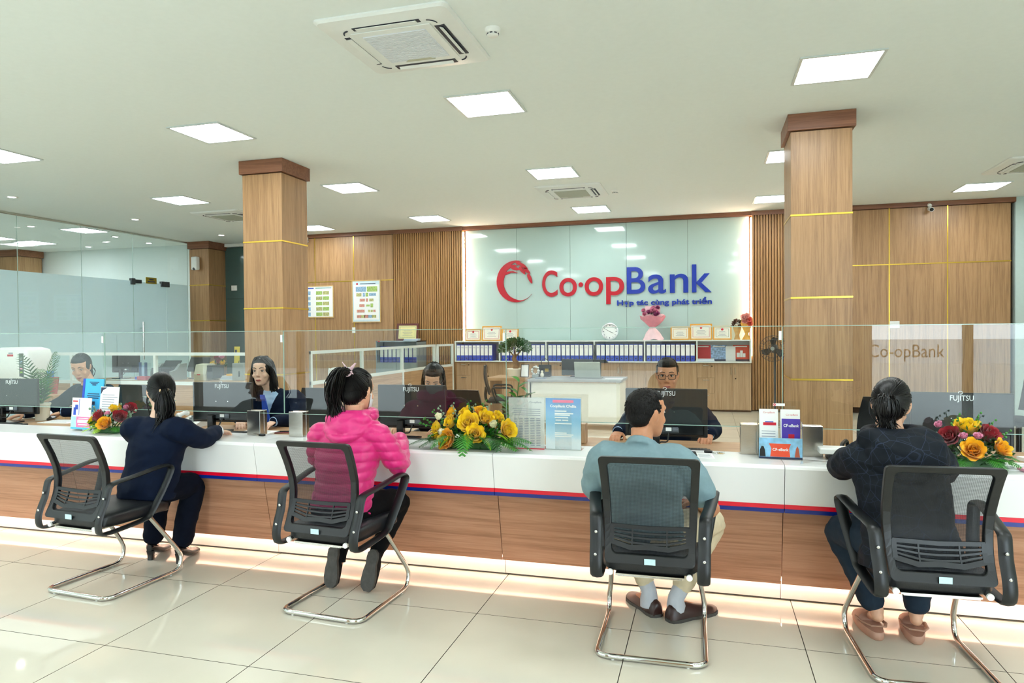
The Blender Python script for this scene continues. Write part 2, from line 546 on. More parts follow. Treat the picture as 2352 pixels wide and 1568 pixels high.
# --- office behind the glass partition, left
OFFICE_W = mat('office_wall_paint', '#dfeae8', 0.75, var=0.01)
struct(MB().box(-19, -11.5, 13.6, 13.9, 0, CEIL).build('wall_office_back', OFFICE_W), 'white wall inside the glazed office')
struct(MB().box(-19.1, -18.9, -2.7, 13.7, 0, CEIL).build('wall_office_left', OFFICE_W), 'far white wall of the glazed office')
struct(MB().box(-19, -11.6, 4.3, 4.45, 0, CEIL).build('wall_office_front', OFFICE_W), 'near white wall of the glazed office')
struct(MB().box(-11.65, -11.5, -2.7, 6.45, 0, CEIL).build('wall_left', OFFICE_W), 'white wall before the glazed office')
OFF_GL = glass('office_glass', (0.955, 0.985, 0.985), 1.45, boost=1.2)
def frosted():
    m = bpy.data.materials.new('frosted_film'); m.use_nodes = True
    nt = m.node_tree; N, Lk = nt.nodes, nt.links
    b = N['Principled BSDF']
    b.inputs['Base Color'].default_value = lin('#e9f4f8'); b.inputs['Roughness'].default_value = 0.5
    b.inputs['Specular IOR Level'].default_value = 0.3
    tl = N.new('ShaderNodeBsdfTranslucent'); tl.inputs[0].default_value = lin('#eef9fc')
    nz = N.new('ShaderNodeTexNoise'); nz.inputs['Scale'].default_value = 300
    tc = N.new('ShaderNodeTexCoord'); Lk.new(tc.outputs['Object'], nz.inputs['Vector'])
    bp = N.new('ShaderNodeBump'); bp.inputs['Strength'].default_value = 0.05; Lk.new(nz.outputs['Fac'], bp.inputs['Height'])
    Lk.new(bp.outputs[0], b.inputs['Normal'])
    mx = N.new('ShaderNodeMixShader'); mx.inputs[0].default_value = 0.5
    Lk.new(b.outputs[0], mx.inputs[1]); Lk.new(tl.outputs[0], mx.inputs[2])
    Lk.new(mx.outputs[0], N['Material Output'].inputs['Surface'])
    return m
FROST = frosted()
part = struct(MB().box(-11.57, -11.53, 6.45, 13.17, 3.575, CEIL-0.001).box(-11.57, -11.53, 6.45, 13.17, 0.0, 0.02).build('wall_glass_partition', STEEL), 'floor to ceiling glass partition with frosted band')
_ys = [6.45, 7.84, 9.109, 10.38, 11.604, 12.529, 13.17]
for k, (a, b) in enumerate(zip(_ys[:-1], _ys[1:])):
    if k == 4:
        continue
    MB().box(-11.556, -11.544, a+0.004, b-0.004, 0.02, 3.575).build('pane', OFF_GL, part)
    box('frosted_film', FROST, -11.5595, -11.5570, a+0.004, b-0.004, 0.0205, 2.61, part)
    box('pane_edge', mat('pale_glass_edge', '#cfe6e2', 0.2, var=0.03, alpha=0.7), -11.556, -11.544, b-0.004, b+0.003, 0.02, 3.575, part)
dr = struct(MB().box(-11.556, -11.544, 11.608, 12.525, 0.03, 2.6).build('door_1', OFF_GL), 'frameless glass office door')
box('frosted_film', FROST, -11.5595, -11.5570, 11.608, 12.525, 0.032, 2.598, dr)
box('pane', OFF_GL, -11.556, -11.544, 11.608, 12.525, 2.61, 3.575, part)
box('hinge_clamp', DGREY, -11.585, -11.515, 11.54, 11.63, 2.53, 2.66, dr)
box('hinge_clamp', DGREY, -11.585, -11.515, 11.63, 11.80, 2.565, 2.64, dr)
box('lock_clamp', DGREY, -11.585, -11.515, 12.36, 12.58, 2.53, 2.645, dr)
MB().cyl((-11.47, 11.77, 0.95), (-11.47, 11.77, 1.75), 0.018, n=10).cyl((-11.54, 11.77, 1.1), (-11.47, 11.77, 1.1), 0.012, n=8).cyl((-11.54, 11.77, 1.62), (-11.47, 11.77, 1.62), 0.012, n=8).build('door_handle', CHROME, dr)
sg = box('name_plate', mat('brass_plate', '#b8a23c', 0.35, 0.6, var=0.05), -11.54, -11.53, 11.93, 12.22, 2.575, 2.71, dr)
for zz, ww in ((2.665, 0.12), (2.62, 0.2)):
    box('lettering', INK_D, -11.5295, -11.528, 12.075-ww/2, 12.075+ww/2, zz-0.012, zz+0.012, dr)

# --- storefront behind the camera (lets the daylight in, mirrored in the glass)
FR = mat('storefront_frame', '#5b4a3a', 0.5, var=0.1)
front = struct(MB().box(-11.6, 6.4, -2.72, -2.6, 3.35, CEIL).box(-11.6, 6.4, -2.72, -2.6, 0, 0.12).build('wall_front', FR), 'storefront glazing with lettered white band')
_ws = [-11.6, -9.2, -7.0, -4.9, -2.9, -0.6, 2.2, 3.45, 6.4]
LETTER = mat('window_lettering', '#5c4030', 0.6, var=0.05)
BAND = mat('white_window_film', '#f4f6f6', 0.7, var=0.01)
BAND.node_tree.nodes['Principled BSDF'].inputs['Transmission Weight'].default_value = 0.0
def film():
    m = bpy.data.materials.new('backlit_film'); m.use_nodes = True
    nt = m.node_tree
    nt.nodes.remove(nt.nodes['Principled BSDF'])
    tl = nt.nodes.new('ShaderNodeBsdfTranslucent'); tl.inputs[0].default_value = (0.9, 0.92, 0.93, 1)
    nt.links.new(tl.outputs[0], nt.nodes['Material Output'].inputs['Surface'])
    return m
BAND = film()
for k, (a, b) in enumerate(zip(_ws[:-1], _ws[1:])):
    w = struct(MB().box(a-0.05, a+0.05, -2.72, -2.6, 0, 3.4).build('window_%d' % (k+1), FR), 'storefront window bay %s' % ['at the far left end', 'beside the left end bay', 'third from the left', 'left of the middle', 'in the middle', 'right of the middle', 'with full bank name', 'at the right end'][k])
    if k in (3, 5):
        MB().box(a+0.05, b-0.05, -2.7, -2.64, 0.12, 3.35).build('wood_infill', WOOD_V, w)
        continue
    MB().box(a+0.05, b-0.05, -2.67, -2.66, 0.12, 3.35).build('pane', glass('window_glass', (0.95, 0.97, 0.97), 1.45), w)
    if k in (6, 7): MB().box(a+0.06, b-0.06, -2.655, -2.652, 0.98, 1.32).build('film_band', BAND, w)
BACK = Euler((PI/2, 0, 0)).to_matrix().to_4x4()
for xe, par in ((3.17, 'window_7'), (-0.9, 'window_5'), (-5.35, 'window_3')):
    text('Co-opBank', 0.26, LETTER, (xe-0.95, -2.645, 1.07), BACK, None, fit=0.95, depth=0.002).parent = bpy.data.objects.get(par)

# --- street outside, far behind the camera
struct(MB().box(-40, 40, -30, -2.75, -0.25, -0.15).build('street', mat('pavement', '#a9aaa6', 0.9, var=0.1)), 'street pavement outside the storefront')

fb_ = MB()  # unseen blocks added to keep low sky out of the screen reflections
for k in range(9):
    fb_.box(-44+5*k, -44+5*k+4.94, -24, -20, -0.15, 7.5+(k*37 % 5)*.7)
struct(fb_.build('sky_blocking_facades', mat('facade_paint', '#7f7c76', 0.9, var=0.15, vscale=.4)), 'unseen row of buildings added to hide low sky from the glass reflections')
# --- wood clad columns
def column(name, x0, x1, y0, y1, label):
    c = struct(MB().box(x0+0.02, x1-0.02, y0+0.02, y1-0.02, 0, CEIL-0.001).build(name, SLAT_BACK), label)
    zs = [0.0, 0.16, 0.975, 1.79, 2.61, 3.445]
    for a, b in zip(zs[:-1], zs[1:]):
        MB().cbox(x0, x1, y0, y1, a+0.009, b-0.009, 0.002).build('wood_panel', WOOD_V, c)
    for z in zs[1:-1]:
        box('brass_strip', GOLD, x0-0.004, x1+0.004, y0-0.004, y1+0.004, z-0.009, z+0.009, c)
    MB().cbox(x0-0.03, x1+0.03, y0-0.03, y1+0.03, 3.445, CEIL-0.0015, 0.003).build('column_cap', WOOD_TRIM, c)
    return c
column('column', -5.52, -4.965, 7.25, 7.80, 'wood clad column between the two women tellers')
column('column', 0.815, 1.375, 7.33, 7.93, 'wood clad column with brass bands, right of the logo wall')
column('column', -11.50, -10.97, 13.18, 13.75, 'wood clad column at the corner of the glazed office')
column('column', -16.95, -16.3, 12.9, 13.5, 'wood clad column inside the glazed office')

# ================================================================== SERVICE COUNTER
ctr = thing('service_counter', 'long white topped service counter with walnut front and red and blue stripes', 'counter', (-2.35, 3.9, 0))
def L(mb): return mb
_cx = [-7.51, -5.94, -4.36, -2.774, -1.181, 0.382, 1.96, 3.4]
def rel(mb, name, m):
    o = mb.build(name, m, ctr, None)
    o.matrix_parent_inverse = Matrix.Translation((2.35, -3.9, 0))
    return o
top_prof = [(3.748, 0.577), (3.714, 0.766), (3.718, 0.777), (3.730, 0.784), (4.075, 0.784), (4.075, 0.577)]
top_prof = [(y, z) for y, z in top_prof]
for a, b in zip(_cx[:-1], _cx[1:]):
    rel(MB().prism(top_prof, a+0.0015, b-0.0015, 'X'), 'countertop', STONE_W)
    rel(MB().prism([(3.904, 0.11), (3.815, 0.527), (3.84, 0.527), (3.929, 0.11)], a+0.002, b-0.002, 'X'), 'front_panel', WOOD_H)
    rel(MB().prism([(3.962, 0.012), (3.962, 0.13), (3.978, 0.13), (3.978, 0.012)], a+0.0015, b-0.0015, 'X'), 'kick_plate', mat('plinth_metal', '#e2d9d2', 0.35, 0.25, var=0.02))
    rel(MB().box(a+0.0015, b-0.0015, 3.746, 3.84, 0.555, 0.5765), 'red_stripe', RED_STRIPE)
    rel(MB().box(a+0.0015, b-0.0015, 3.748, 3.84, 0.5335, 0.555), 'blue_stripe', BLUE_STRIPE)
rel(MB().box(-7.5, 3.39, 3.985, 4.07, 0.0, 0.577), 'carcass', SLAT_BACK)
rel(MB().box(-7.5, 3.39, 3.932, 3.940, 0.118, 0.128), 'led_strip', emitter('plinth_led', (1.0, 0.72, 0.55, 1), 40.0))

desk = thing('teller_desk', 'long oak teller desk running behind the white counter', 'desk', (-2.35, 4.4, 0))
def rel2(mb, name, m):
    o = mb.build(name, m, desk)
    o.matrix_parent_inverse = Matrix.Translation((2.35, -4.4, 0))
    return o
for a, b in zip(_cx[:-1], _cx[1:]):
    rel2(MB().cbox(a+0.001, b-0.001, 4.08, 4.70, 0.715, 0.74, 0.002), 'desktop', WOOD_DESK)
    rel2(MB().box(a+0.03, a+0.05, 4.10, 4.66, 0.0, 0.715), 'side_panel', WOOD_CAB)

scr = thing('glass_screen', 'clear low glass screen standing along the service counter', 'screen', (-2.35, 4.04, 0.784))
def rel3(mb, name, m):
    o = mb.build(name, m, scr)
    o.matrix_parent_inverse = Matrix.Translation((2.35, -4.04, -0.784))
    return o
_gx = [-7.4, -5.86, -4.29, -2.765, -1.188, 0.405, 1.97, 3.39]
for a, b in zip(_gx[:-1], _gx[1:]):
    rel3(MB().box(a+0.003, b-0.003, 4.036, 4.044, 0.936, 1.494), 'pane', GLASS)
    rel3(MB().box(a+0.003, b-0.003, 4.0355, 4.0445, 1.4945, 1.4985).box(a+0.003, b-0.003, 4.0355, 4.0445, 0.932, 0.9355).box(b-0.0028, b+0.0002, 4.0355, 4.0445, 0.936, 1.494), 'pane_edge', GLASS_EDGE)
    rel3(MB().box(b-0.02, b-0.006, 4.03, 4.05, 1.42, 1.47), 'clip', WHITE_PL)
for x in (-5.95, -4.42, -2.985, -2.655, -1.30, 0.232, 0.552, 2.1):
    mb = MB().cbox(x-0.052, x+0.052, 4.0, 4.034, 0.7845, 0.952, 0.002).cbox(x-0.052, x+0.052, 4.046, 4.08, 0.7845, 0.952, 0.002).box(x-0.05, x+0.05, 4.034, 4.046, 0.7845, 0.934)
    rel3(mb, 'clamp_post', STEEL)
# ================================================================== CEILING FITTINGS
DIFF = emitter('lamp_diffuser', (0.93, 0.99, 1.0, 1), LAMP)
FRAME_AL = mat('aluminium_frame', '#cfd8d6', 0.4, 0.3, var=0.03)
def panel_light(x, y, label, w=0.6):
    t = thing('ceiling_light', label, 'ceiling light', (x, y, CEIL), group='square ceiling light panels')
    f = MB()
    f.box(-w/2-0.012, w/2+0.012, -w/2-0.012, -w/2+0.012, -0.012, 0.0).box(-w/2-0.012, w/2+0.012, w/2-0.012, w/2+0.012, -0.012, 0)
    f.box(-w/2-0.012, -w/2+0.012, -w/2+0.012, w/2-0.012, -0.012, 0).box(w/2-0.012, w/2+0.012, -w/2+0.012, w/2-0.012, -0.012, 0)
    f.build('frame', FRAME_AL, t)
    MB().box(-w/2+0.012, w/2-0.012, -w/2+0.012, w/2-0.012, -0.008, -0.002).build('diffuser', DIFF, t)
    return t
_rows = {
 'front row': 6.12, 'middle row': 9.03, 'row near the logo wall': 11.92,
 'row above the customers': 3.2, 'row inside the storefront': 0.3}
_cols = {'second from left': -5.02, 'third from left': -1.97, 'fourth from left': 1.03, 'leftmost one': -8.02, 'rightmost one': 3.97}
for rn, y in _rows.items():
    for cn, x in _cols.items():
        if y < 4 and cn.startswith(('third',)) and y > 2: continue
        if cn.startswith('right') and 5 < y < 10: continue
        panel_light(x + {11.92: 0.04}.get(y, 0) + (0.36 if (y > 11 and x < -7) else 0), y + (0.31 if (y > 11 and x < -7) else 0), 'square lit ceiling panel, %s of the %s' % (cn, rn))
for x, y, lb in ((-12.15, 11.0, 'near the door'), (-14.8, 12.1, 'before its wood column'), (-14.9, 11.2, 'in the middle'), (-16.2, 8.2, 'unseen one added for brightness at the far side'), (-13.3, 8.4, 'unseen one added for brightness at its near end')):  # last two panels are out of view, added to brighten the frosted film
    panel_light(x, y, 'square ceiling light inside the glazed office, ' + lb)
def downlight(x, y, label):
    t = thing('downlight', label, 'ceiling light', (x, y, CEIL), group='round downlights')
    MB().lathe([(0.055, -0.001), (0.085, -0.001), (0.085, -0.008), (0.075, -0.012), (0.055, -0.012)], n=20).build('trim_ring', WHITE_PL, t)
    MB().lathe([(0.001, -0.004), (0.074, -0.004), (0.074, -0.010), (0.001, -0.010)], n=20).build('diffuser', emitter('downlight_diffuser', (1, 0.98, 0.94, 1), 14.0), t)
for x, y, lb in ((-10.22, 7.99, 'nearest of the three before the glass partition'), (-10.12, 10.24, 'middle one of the three before the glass partition'), (-10.02, 12.44, 'farthest of the three before the glass partition'),
                 (-12.63, 10.25, 'inside the office, nearest the glass'), (-12.3, 11.9, 'inside the office, beside the oblong light'), (-12.45, 12.98, 'inside the office, close to the corner column'), (-16.3, 12.2, 'inside the office, before its wood column'), (-14.3, 13.05, 'inside the office, by the white wall'), (-13.2, 12.5, 'inside the office, middle of the white wall')):
    downlight(x, y, 'small round downlight ' + lb)

# --- cassette air conditioners
AC_W = mat('ac_casing', '#e9eeec', 0.35, var=0.01)
AC_G = mat('ac_grille', '#dfe4ea', 0.5, var=0.02)
AC_D = mat('ac_slot', '#1b2230', 0.5, var=0.1)
def ac_unit(x, y, label, dark=False):
    t = thing('air_conditioner', label, 'air conditioner', (x, y, CEIL), group='ceiling air conditioners')
    h = 0.49
    def ring(s, z, r):
        pts = []
        for cx, cy, a0 in ((s-r, s-r, 0), (-s+r, s-r, 90), (-s+r, -s+r, 180), (s-r, -s+r, 270)):
            for k in range(5):
                a = math.radians(a0+k*22.5); pts.append((cx+r*math.cos(a), cy+r*math.sin(a), z))
        return pts
    mb = MB(); mb.loft([ring(h, -0.0005, 0.04), ring(h, -0.012, 0.04), ring(h-0.015, -0.026, 0.05), ring(0.36, -0.040, 0.08)], smooth=False)
    mb.build('casing', AC_W, t)
    MB().cbox(-0.30, 0.30, -0.30, 0.30, -0.047, -0.040, 0.004).build('centre_panel', AC_W, t)
    g = MB()
    for k in range(26):
        g.box(-0.235, 0.235, -0.235+k*0.0181, -0.235+k*0.0181+0.012, -0.053, -0.046)
    g.box(-0.24, 0.24, -0.24, 0.24, -0.048, -0.0465)
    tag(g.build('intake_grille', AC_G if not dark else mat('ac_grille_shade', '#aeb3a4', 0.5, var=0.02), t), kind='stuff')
    for k in range(4):
        M = Matrix.Rotation(k*PI/2, 4, 'Z')
        MB().box(-0.25, 0.25, 0.312 if k in (0, 3) else 0.33, 0.385 if k in (0, 3) else 0.372, -0.0425, -0.036, M).build('air_slot', AC_D, t)
        f = MB(); f.box(-0.225, 0.225, -0.022, 0.016, -0.002, 0.002, M @ rot(math.radians(-22 if k in (0, 3) else -4), 0, 0, (0, 0.352, -0.046)))
        f.build('air_flap', AC_W, t)
        c = MB(); c.tube([M @ Vector((0.28+0.07*math.sin(a), 0.28+0.07*math.cos(a), -0.041)) for a in (0.2, 0.5, 0.8, 1.1, 1.37)], 0.008, 6, flat=0.5)
        c.build('corner_slot', AC_D, t)
    MB().prism([(-0.12, 0.245), (0.12, 0.245), (0.09, 0.21), (-0.09, 0.21)][::-1], -0.054, -0.048, 'Z', Matrix.Rotation(PI, 4, 'Z') @ Matrix.Rotation(PI, 4, 'Z')).build('sensor_panel', mat('ac_sensor', '#b8bba6', 0.4, var=0.02), t)
    return t
ac_unit(-2.09, 4.62, 'white four-way ceiling air conditioner over the hall with open flaps')
ac_unit(-1.95, 10.28, 'white ceiling air conditioner before the logo wall', True)
ac_unit(-8.2, 10.45, 'white ceiling air conditioner partly hidden by the column top', True)
ac_unit(4.16, 10.46, 'white ceiling air conditioner near the right wall', True)

def smoke(x, y, label):
    t = thing('smoke_detector', label, 'smoke detector', (x, y, CEIL), group='smoke detectors')
    MB().lathe([(0.001, 0), (0.056, 0), (0.056, -0.012), (0.05, -0.03), (0.044, -0.034), (0.001, -0.034)], n=24).build('base', WHITE_PL, t)
    MB().lathe([(0.03, -0.034), (0.042, -0.034), (0.04, -0.048), (0.028, -0.056), (0.001, -0.057)], n=24).build('sensing_head', WHITE_PL, t)
    for k in range(8):
        a = k*PI/4
        MB().box(-0.010, 0.010, 0.0365, 0.0425, -0.043, -0.036, Matrix.Rotation(a, 4, 'Z')).build('vent_slot', AC_D, t)
smoke(-1.437, 4.62, 'round white smoke detector beside the large air conditioner')
smoke(-1.325, 10.45, 'round white smoke detector near the logo wall')

def camera_dome(x, y, z, label, rz):
    t = thing('security_camera', label, 'security camera', (x, y, z), rz, group='security cameras')
    MB().cyl((0, 0, 0), (0, -0.05, -0.02), 0.03, n=14).cyl((0, -0.05, -0.02), (0, -0.06, -0.06), 0.016, n=10).build('bracket', WHITE_PL, t)
    MB().cyl((0, -0.02, -0.07), (0, -0.14, -0.10), 0.036, n=16).build('body', WHITE_PL, t)
    MB().cyl((0, -0.139, -0.0997), (0, -0.15, -0.103), 0.032, 0.028, n=16).build('lens', BLACK_GL, t)
camera_dome(3.62, 13.03, 3.55, 'white bullet security camera on the right panelling', 0)
camera_dome(-8.3, 13.03, 3.53, 'white bullet security camera half hidden behind the left column', 0.3)
t = thing('wall_speaker', 'small white wall speaker on the corner column of the office', 'speaker', (-11.25, 13.14, 3.1))
MB().cbox(-0.075, 0.075, -0.12, -0.002, -0.15, 0.15, 0.02).build('casing', WHITE_PL, t)
MB().cyl((0, -0.121, -0.13), (0, -0.10, -0.13), 0.03, n=14).build('cone', DGREY, t)
# ================================================================== LOGO WALL LETTERING
LOGO_R = mat('logo_red', '#b80f26', 0.25, var=0.03)
LOGO_B = mat('logo_blue', '#1135a8', 0.25, var=0.03)
sg = thing('bank_sign', 'raised red and blue bank name with curved ear-of-rice emblem on the glass wall', 'sign', (-1.8, 13.128, 2.4))
def sgl(o):
    o.matrix_parent_inverse = Matrix.Translation((1.8, -13.128, -2.4)); return o
def solid(poly, m, name, y0=13.101):
    mb = MB(); mb.prism(poly, y0, 13.129, 'Y')
    return sgl(mb.build(name, m, sg))
# red emblem: a crescent tapering to a point at lower right, two inner blades, six grains
def arc(cx, cz, rx, rz, a0, a1, n=26):
    return [(cx+rx*math.cos(math.radians(a0+(a1-a0)*i/n)), cz+rz*math.sin(math.radians(a0+(a1-a0)*i/n))) for i in range(n+1)]
ecx, ecz, er = -3.64, 2.475, 0.405
outer = arc(ecx, ecz, er, 0.415, 72, 322)
inner = arc(ecx+0.085, ecz-0.005, 0.325, 0.325, 322, 140)
blade1 = [(ecx-0.20, ecz+0.215), (ecx-0.12, ecz+0.27), (ecx-0.02, ecz+0.30), (ecx+0.06, ecz+0.31), (ecx-0.03, ecz+0.335), (ecx-0.12, ecz+0.325), (ecx-0.19, ecz+0.285)]
mb = MB()
n = len(outer)
inr = [inner[int(round((len(inner)-1)*(1-i/(n-1))))] for i in range(n)]
# outer runs from the top, round the left, to the point at lower right; the inner edge follows it back
inr = arc(ecx+0.075, ecz-0.02, 0.335, 0.345, 100, 322, n-1)
# thickness narrows to nothing at both ends
pts_o, pts_i = outer, []
for i, (o, q) in enumerate(zip(outer, inr)):
    t = i/(n-1)
    w = min(1, t/0.22, (1-t)/0.3)
    pts_i.append((o[0]+(q[0]-o[0])*w, o[1]+(q[1]-o[1])*w))
for i in range(n-1):
    quad = [pts_o[i], pts_o[i+1], pts_i[i+1], pts_i[i]]
    mb.prism(quad, 13.105, 13.129, 'Y')
mb.prism(blade1, 13.1035, 13.129, 'Y')
mb.prism([(ecx-0.215, ecz+0.13), (ecx-0.10, ecz+0.175), (ecx+0.05, ecz+0.165), (ecx-0.06, ecz+0.205), (ecx-0.17, ecz+0.20), (ecx-0.25, ecz+0.16)], 13.1025, 13.129, 'Y')
sgl(mb.build('emblem_crescent', LOGO_R, sg))
for gx, gz, a, l in ((0.085, 0.345, -25, 0.105), (-0.01, 0.255, -15, 0.095), (0.13, 0.21, -52, 0.10), (0.225, 0.20, -42, 0.085), (0.285, 0.045, -68, 0.105), (0.165, 0.29, -35, 0.09)):
    pl = []
    for i in range(16):
        t = 2*PI*i/16
        u, w = l*math.cos(t), 0.034*math.sin(t)*(1-0.35*math.cos(t))
        ca, sa = math.cos(math.radians(a)), math.sin(math.radians(a))
        pl.append((ecx+gx+u*ca-w*sa, ecz+gz+u*sa+w*ca))
    solid(pl, LOGO_R, 'emblem_grain', 13.0995-0.001*(gx > .1))
def word(body, x0, w, z, size, m, name, bold=0.0, depth=0.012):
    o = text(body, size, m, (0, 0, 0), FRONT, sg, name, depth, bold=bold, fit=w, res=10)
    o.matrix_local = Matrix.Translation((x0+1.8, 13.116-13.128, z-2.4)) @ FRONT
    return o
for ch_, xa, xb, zb, sz, m_, nm in (('C', -3.105, -2.80, 2.165, 0.72, LOGO_R, 'letter_red'), ('o', -2.76, -2.415, 2.165, 0.74, LOGO_R, 'letter_red'), ('o', -2.262, -1.905, 2.165, 0.74, LOGO_R, 'letter_red'), ('p', -1.848, -1.505, 2.165, 0.74, LOGO_R, 'letter_red'),
                                    ('B', -1.453, -1.107, 2.18, 0.72, LOGO_B, 'letter_blue'), ('a', -1.055, -0.725, 2.18, 0.74, LOGO_B, 'letter_blue'), ('n', -0.655, -0.318, 2.18, 0.74, LOGO_B, 'letter_blue'), ('k', -0.253, 0.095, 2.18, 0.74, LOGO_B, 'letter_blue')):
    word(ch_, xa, xb-xa, zb, sz, m_, nm, 0.007)
solid([(-2.338+0.045*math.cos(2*PI*i/18), 2.375+0.045*math.sin(2*PI*i/18)) for i in range(18)], LOGO_R, 'letter_dot')
word('Hợp tác cùng phát triển', -1.64, 1.74, 1.96, 0.135, LOGO_B, 'tagline', 0.0035)

# ================================================================== VISITOR CHAIRS
MESH_F = None
def mesh_fabric():
    m = bpy.data.materials.new('black_mesh_fabric'); m.use_nodes = True
    nt = m.node_tree; N, Lk = nt.nodes, nt.links
    b = N['Principled BSDF']; b.inputs['Base Color'].default_value = lin('#1a1c20'); b.inputs['Roughness'].default_value = 0.6
    tr = N.new('ShaderNodeBsdfTransparent')
    tc = N.new('ShaderNodeTexCoord')
    mp = N.new('ShaderNodeMapping'); mp.inputs['Scale'].default_value = (230, 1, 230); mp.inputs['Rotation'].default_value = (0, math.radians(45), 0)
    Lk.new(tc.outputs['Object'], mp.inputs['Vector'])
    ck = N.new('ShaderNodeTexChecker'); ck.inputs['Scale'].default_value = 1.0
    ck.inputs[1].default_value = (0.50, 0.50, 0.50, 1); ck.inputs[2].default_value = (0.78, 0.78, 0.78, 1)
    Lk.new(mp.outputs[0], ck.inputs['Vector'])
    mx = N.new('ShaderNodeMixShader')
    Lk.new(ck.outputs['Color'], mx.inputs[0]); Lk.new(tr.outputs[0], mx.inputs[1]); Lk.new(b.outputs[0], mx.inputs[2])
    Lk.new(mx.outputs[0], N['Material Output'].inputs['Surface'])
    return m
MESH_F = mesh_fabric()
SEAT_F = mat('black_seat_fabric', '#14161a', 0.75, var=0.1, vscale=200, bump=0.15, bscale=300)
SEAT_L = mat('black_leatherette', '#15171b', 0.4, var=0.08, bump=0.1, bscale=150)
_bz = [0.425, 0.46, 0.50, 0.55, 0.60, 0.65, 0.72, 0.80, 0.87, 0.925]
_by = [-0.005, 0.008, 0.032, 0.056, 0.070, 0.076, 0.068, 0.040, 0.008, -0.022]
def yb(z):
    return float(np.interp(z, _bz, _by))
def back_outline(wt, wb, z0, z1, r, n=5):
    """rounded trapezoid, counter-clockwise from lower right; wt/wb half widths"""
    def hw(z): return wb+(wt-wb)*(z-z0)/(z1-z0)
    pts = []
    for cx, cz, a0 in ((1, z0+r, -90), (1, z1-r, 0), (-1, z1-r, 90), (-1, z0+r, 180)):
        for k in range(n+1):
            a = math.radians(a0+90*k/n)
            z = cz+r*math.sin(a)
            pts.append((cx*(hw(z)-r)+r*math.cos(a), z))
        # subdivide long sides
        if cx == 1 and cz == z0+r:
            for k in range(1, 14):
                z = z0+r+(z1-2*r-z0)*k/14
                pts.append((hw(z), z))
        if cx == -1 and cz == z1-r:
            for k in range(1, 14):
                z = z1-r-(z1-2*r-z0)*k/14
                pts.append((-hw(z), z))
    return pts
def make_chair(label):
    t = thing('visitor_chair', label, 'chair', group='black mesh visitor chairs at the counter')
    # sled base
    half = [(0.172, 0.0, 0.402), (0.178, 0.12, 0.402), (0.187, 0.28, 0.402), (0.193, 0.315, 0.398), (0.199, 0.345, 0.380), (0.205, 0.37, 0.345), (0.228, 0.495, 0.17), (0.236, 0.525, 0.12), (0.240, 0.532, 0.085), (0.240, 0.525, 0.05), (0.240, 0.505, 0.025), (0.240, 0.47, 0.0155),
            (0.240, 0.40, 0.0145), (0.240, 0.10, 0.0145), (0.238, 0.055, 0.0145), (0.225, 0.03, 0.0145), (0.20, 0.0165, 0.0145), (0.165, 0.0135, 0.0145)]
    path = [(-x, y, z) for x, y, z in half] + [(x, y, z) for x, y, z in reversed(half)]
    MB().tube(bez(path, 3), 0.0125, 12).build('sled_base', CHROME, t)
    for s in (-1, 1):
        MB().cyl((s*0.172, -0.006, 0.402), (s*0.172, 0.004, 0.402), 0.0135, n=14).build('end_cap', WHITE_PL, t)
        for y in (0.03, 0.45):
            MB().cyl((s*(0.165 if y < 0.1 else 0.24), 0.0135 if y < 0.1 else y, 0.0), (s*(0.165 if y < 0.1 else 0.24), 0.0135 if y < 0.1 else y, 0.006), 0.007, n=8).build('glide', WHITE_PL, t)
    MB().box(-0.14, 0.14, 0.004, 0.014, 0.384, 0.387).box(-0.15, 0.15, 0.01, 0.30, 0.386, 0.394).build('mounting_plate', STEEL, t)
    # seat
    bm = bmesh.new()
    nx, ny = 12, 12
    def ring(z, inset):
        pts = []
        n = 40
        for i in range(n):
            a = 2*PI*i/n
            c, s = math.cos(a), math.sin(a)
            e = 0.35
            x = (0.218-inset)*math.copysign(abs(c)**e, c)
            y = 0.265+(0.252-inset)*math.copysign(abs(s)**e, s)
            f = max(0, (y-0.40)/0.12)
            pts.append((x, y, z-0.025*f*f))
        return pts
    mb = MB(); mb.use(SEAT_L).loft([ring(0.395, 0.03), ring(0.399, 0.010), ring(0.41, 0.0), ring(0.45, 0.0), ring(0.466, 0.006), ring(0.474, 0.022), ring(0.478, 0.06), ring(0.479, 0.14)])
    mb.build('seat', SEAT_L, t)
    # back frame
    so, si = back_outline(0.221, 0.196, 0.447, 0.925, 0.022), back_outline(0.182, 0.166, 0.486, 0.895, 0.022)
    mb = MB(); n = len(so)
    vs = []
    for off, pl in ((0.0, so), (0.0, si), (-0.024, si), (-0.024, so)):
        for x, z in pl:
            # side bars flare outwards at the rear a little
            vs.append((x, yb(z)+off+(0.004 if off == 0 else 0), z))
    fs = []
    for i in range(n):
        j = (i+1) % n
        for k in range(4):
            l = (k+1) % 4
            fs.append((k*n+i, k*n+j, l*n+j, l*n+i))
    mb.add(vs, fs, False)
    o = mb.build('back_frame', BLACK_PL, t)
    bv = o.modifiers.new('edge', 'BEVEL'); bv.width = 0.004; bv.segments = 2; bv.limit_method = 'ANGLE'; bv.angle_limit = math.radians(50)
    # mesh
    mb = MB(); nz, nx = 24, 8
    g = []
    for i in range(nz+1):
        z = 0.480+(0.90-0.480)*i/nz
        hw = 0.168+(0.186-0.168)*i/nz
        for j in range(nx+1):
            u = -1+2*j/nx
            g.append((u*hw, yb(z)-0.008+0.010*(1-u*u), z))
    mb.add(g, [(i*(nx+1)+j, i*(nx+1)+j+1, (i+1)*(nx+1)+j+1, (i+1)*(nx+1)+j) for i in range(nz) for j in range(nx)], True)
    mb.build('back_mesh', MESH_F, t)
    # lumbar support with slots
    mb = MB()
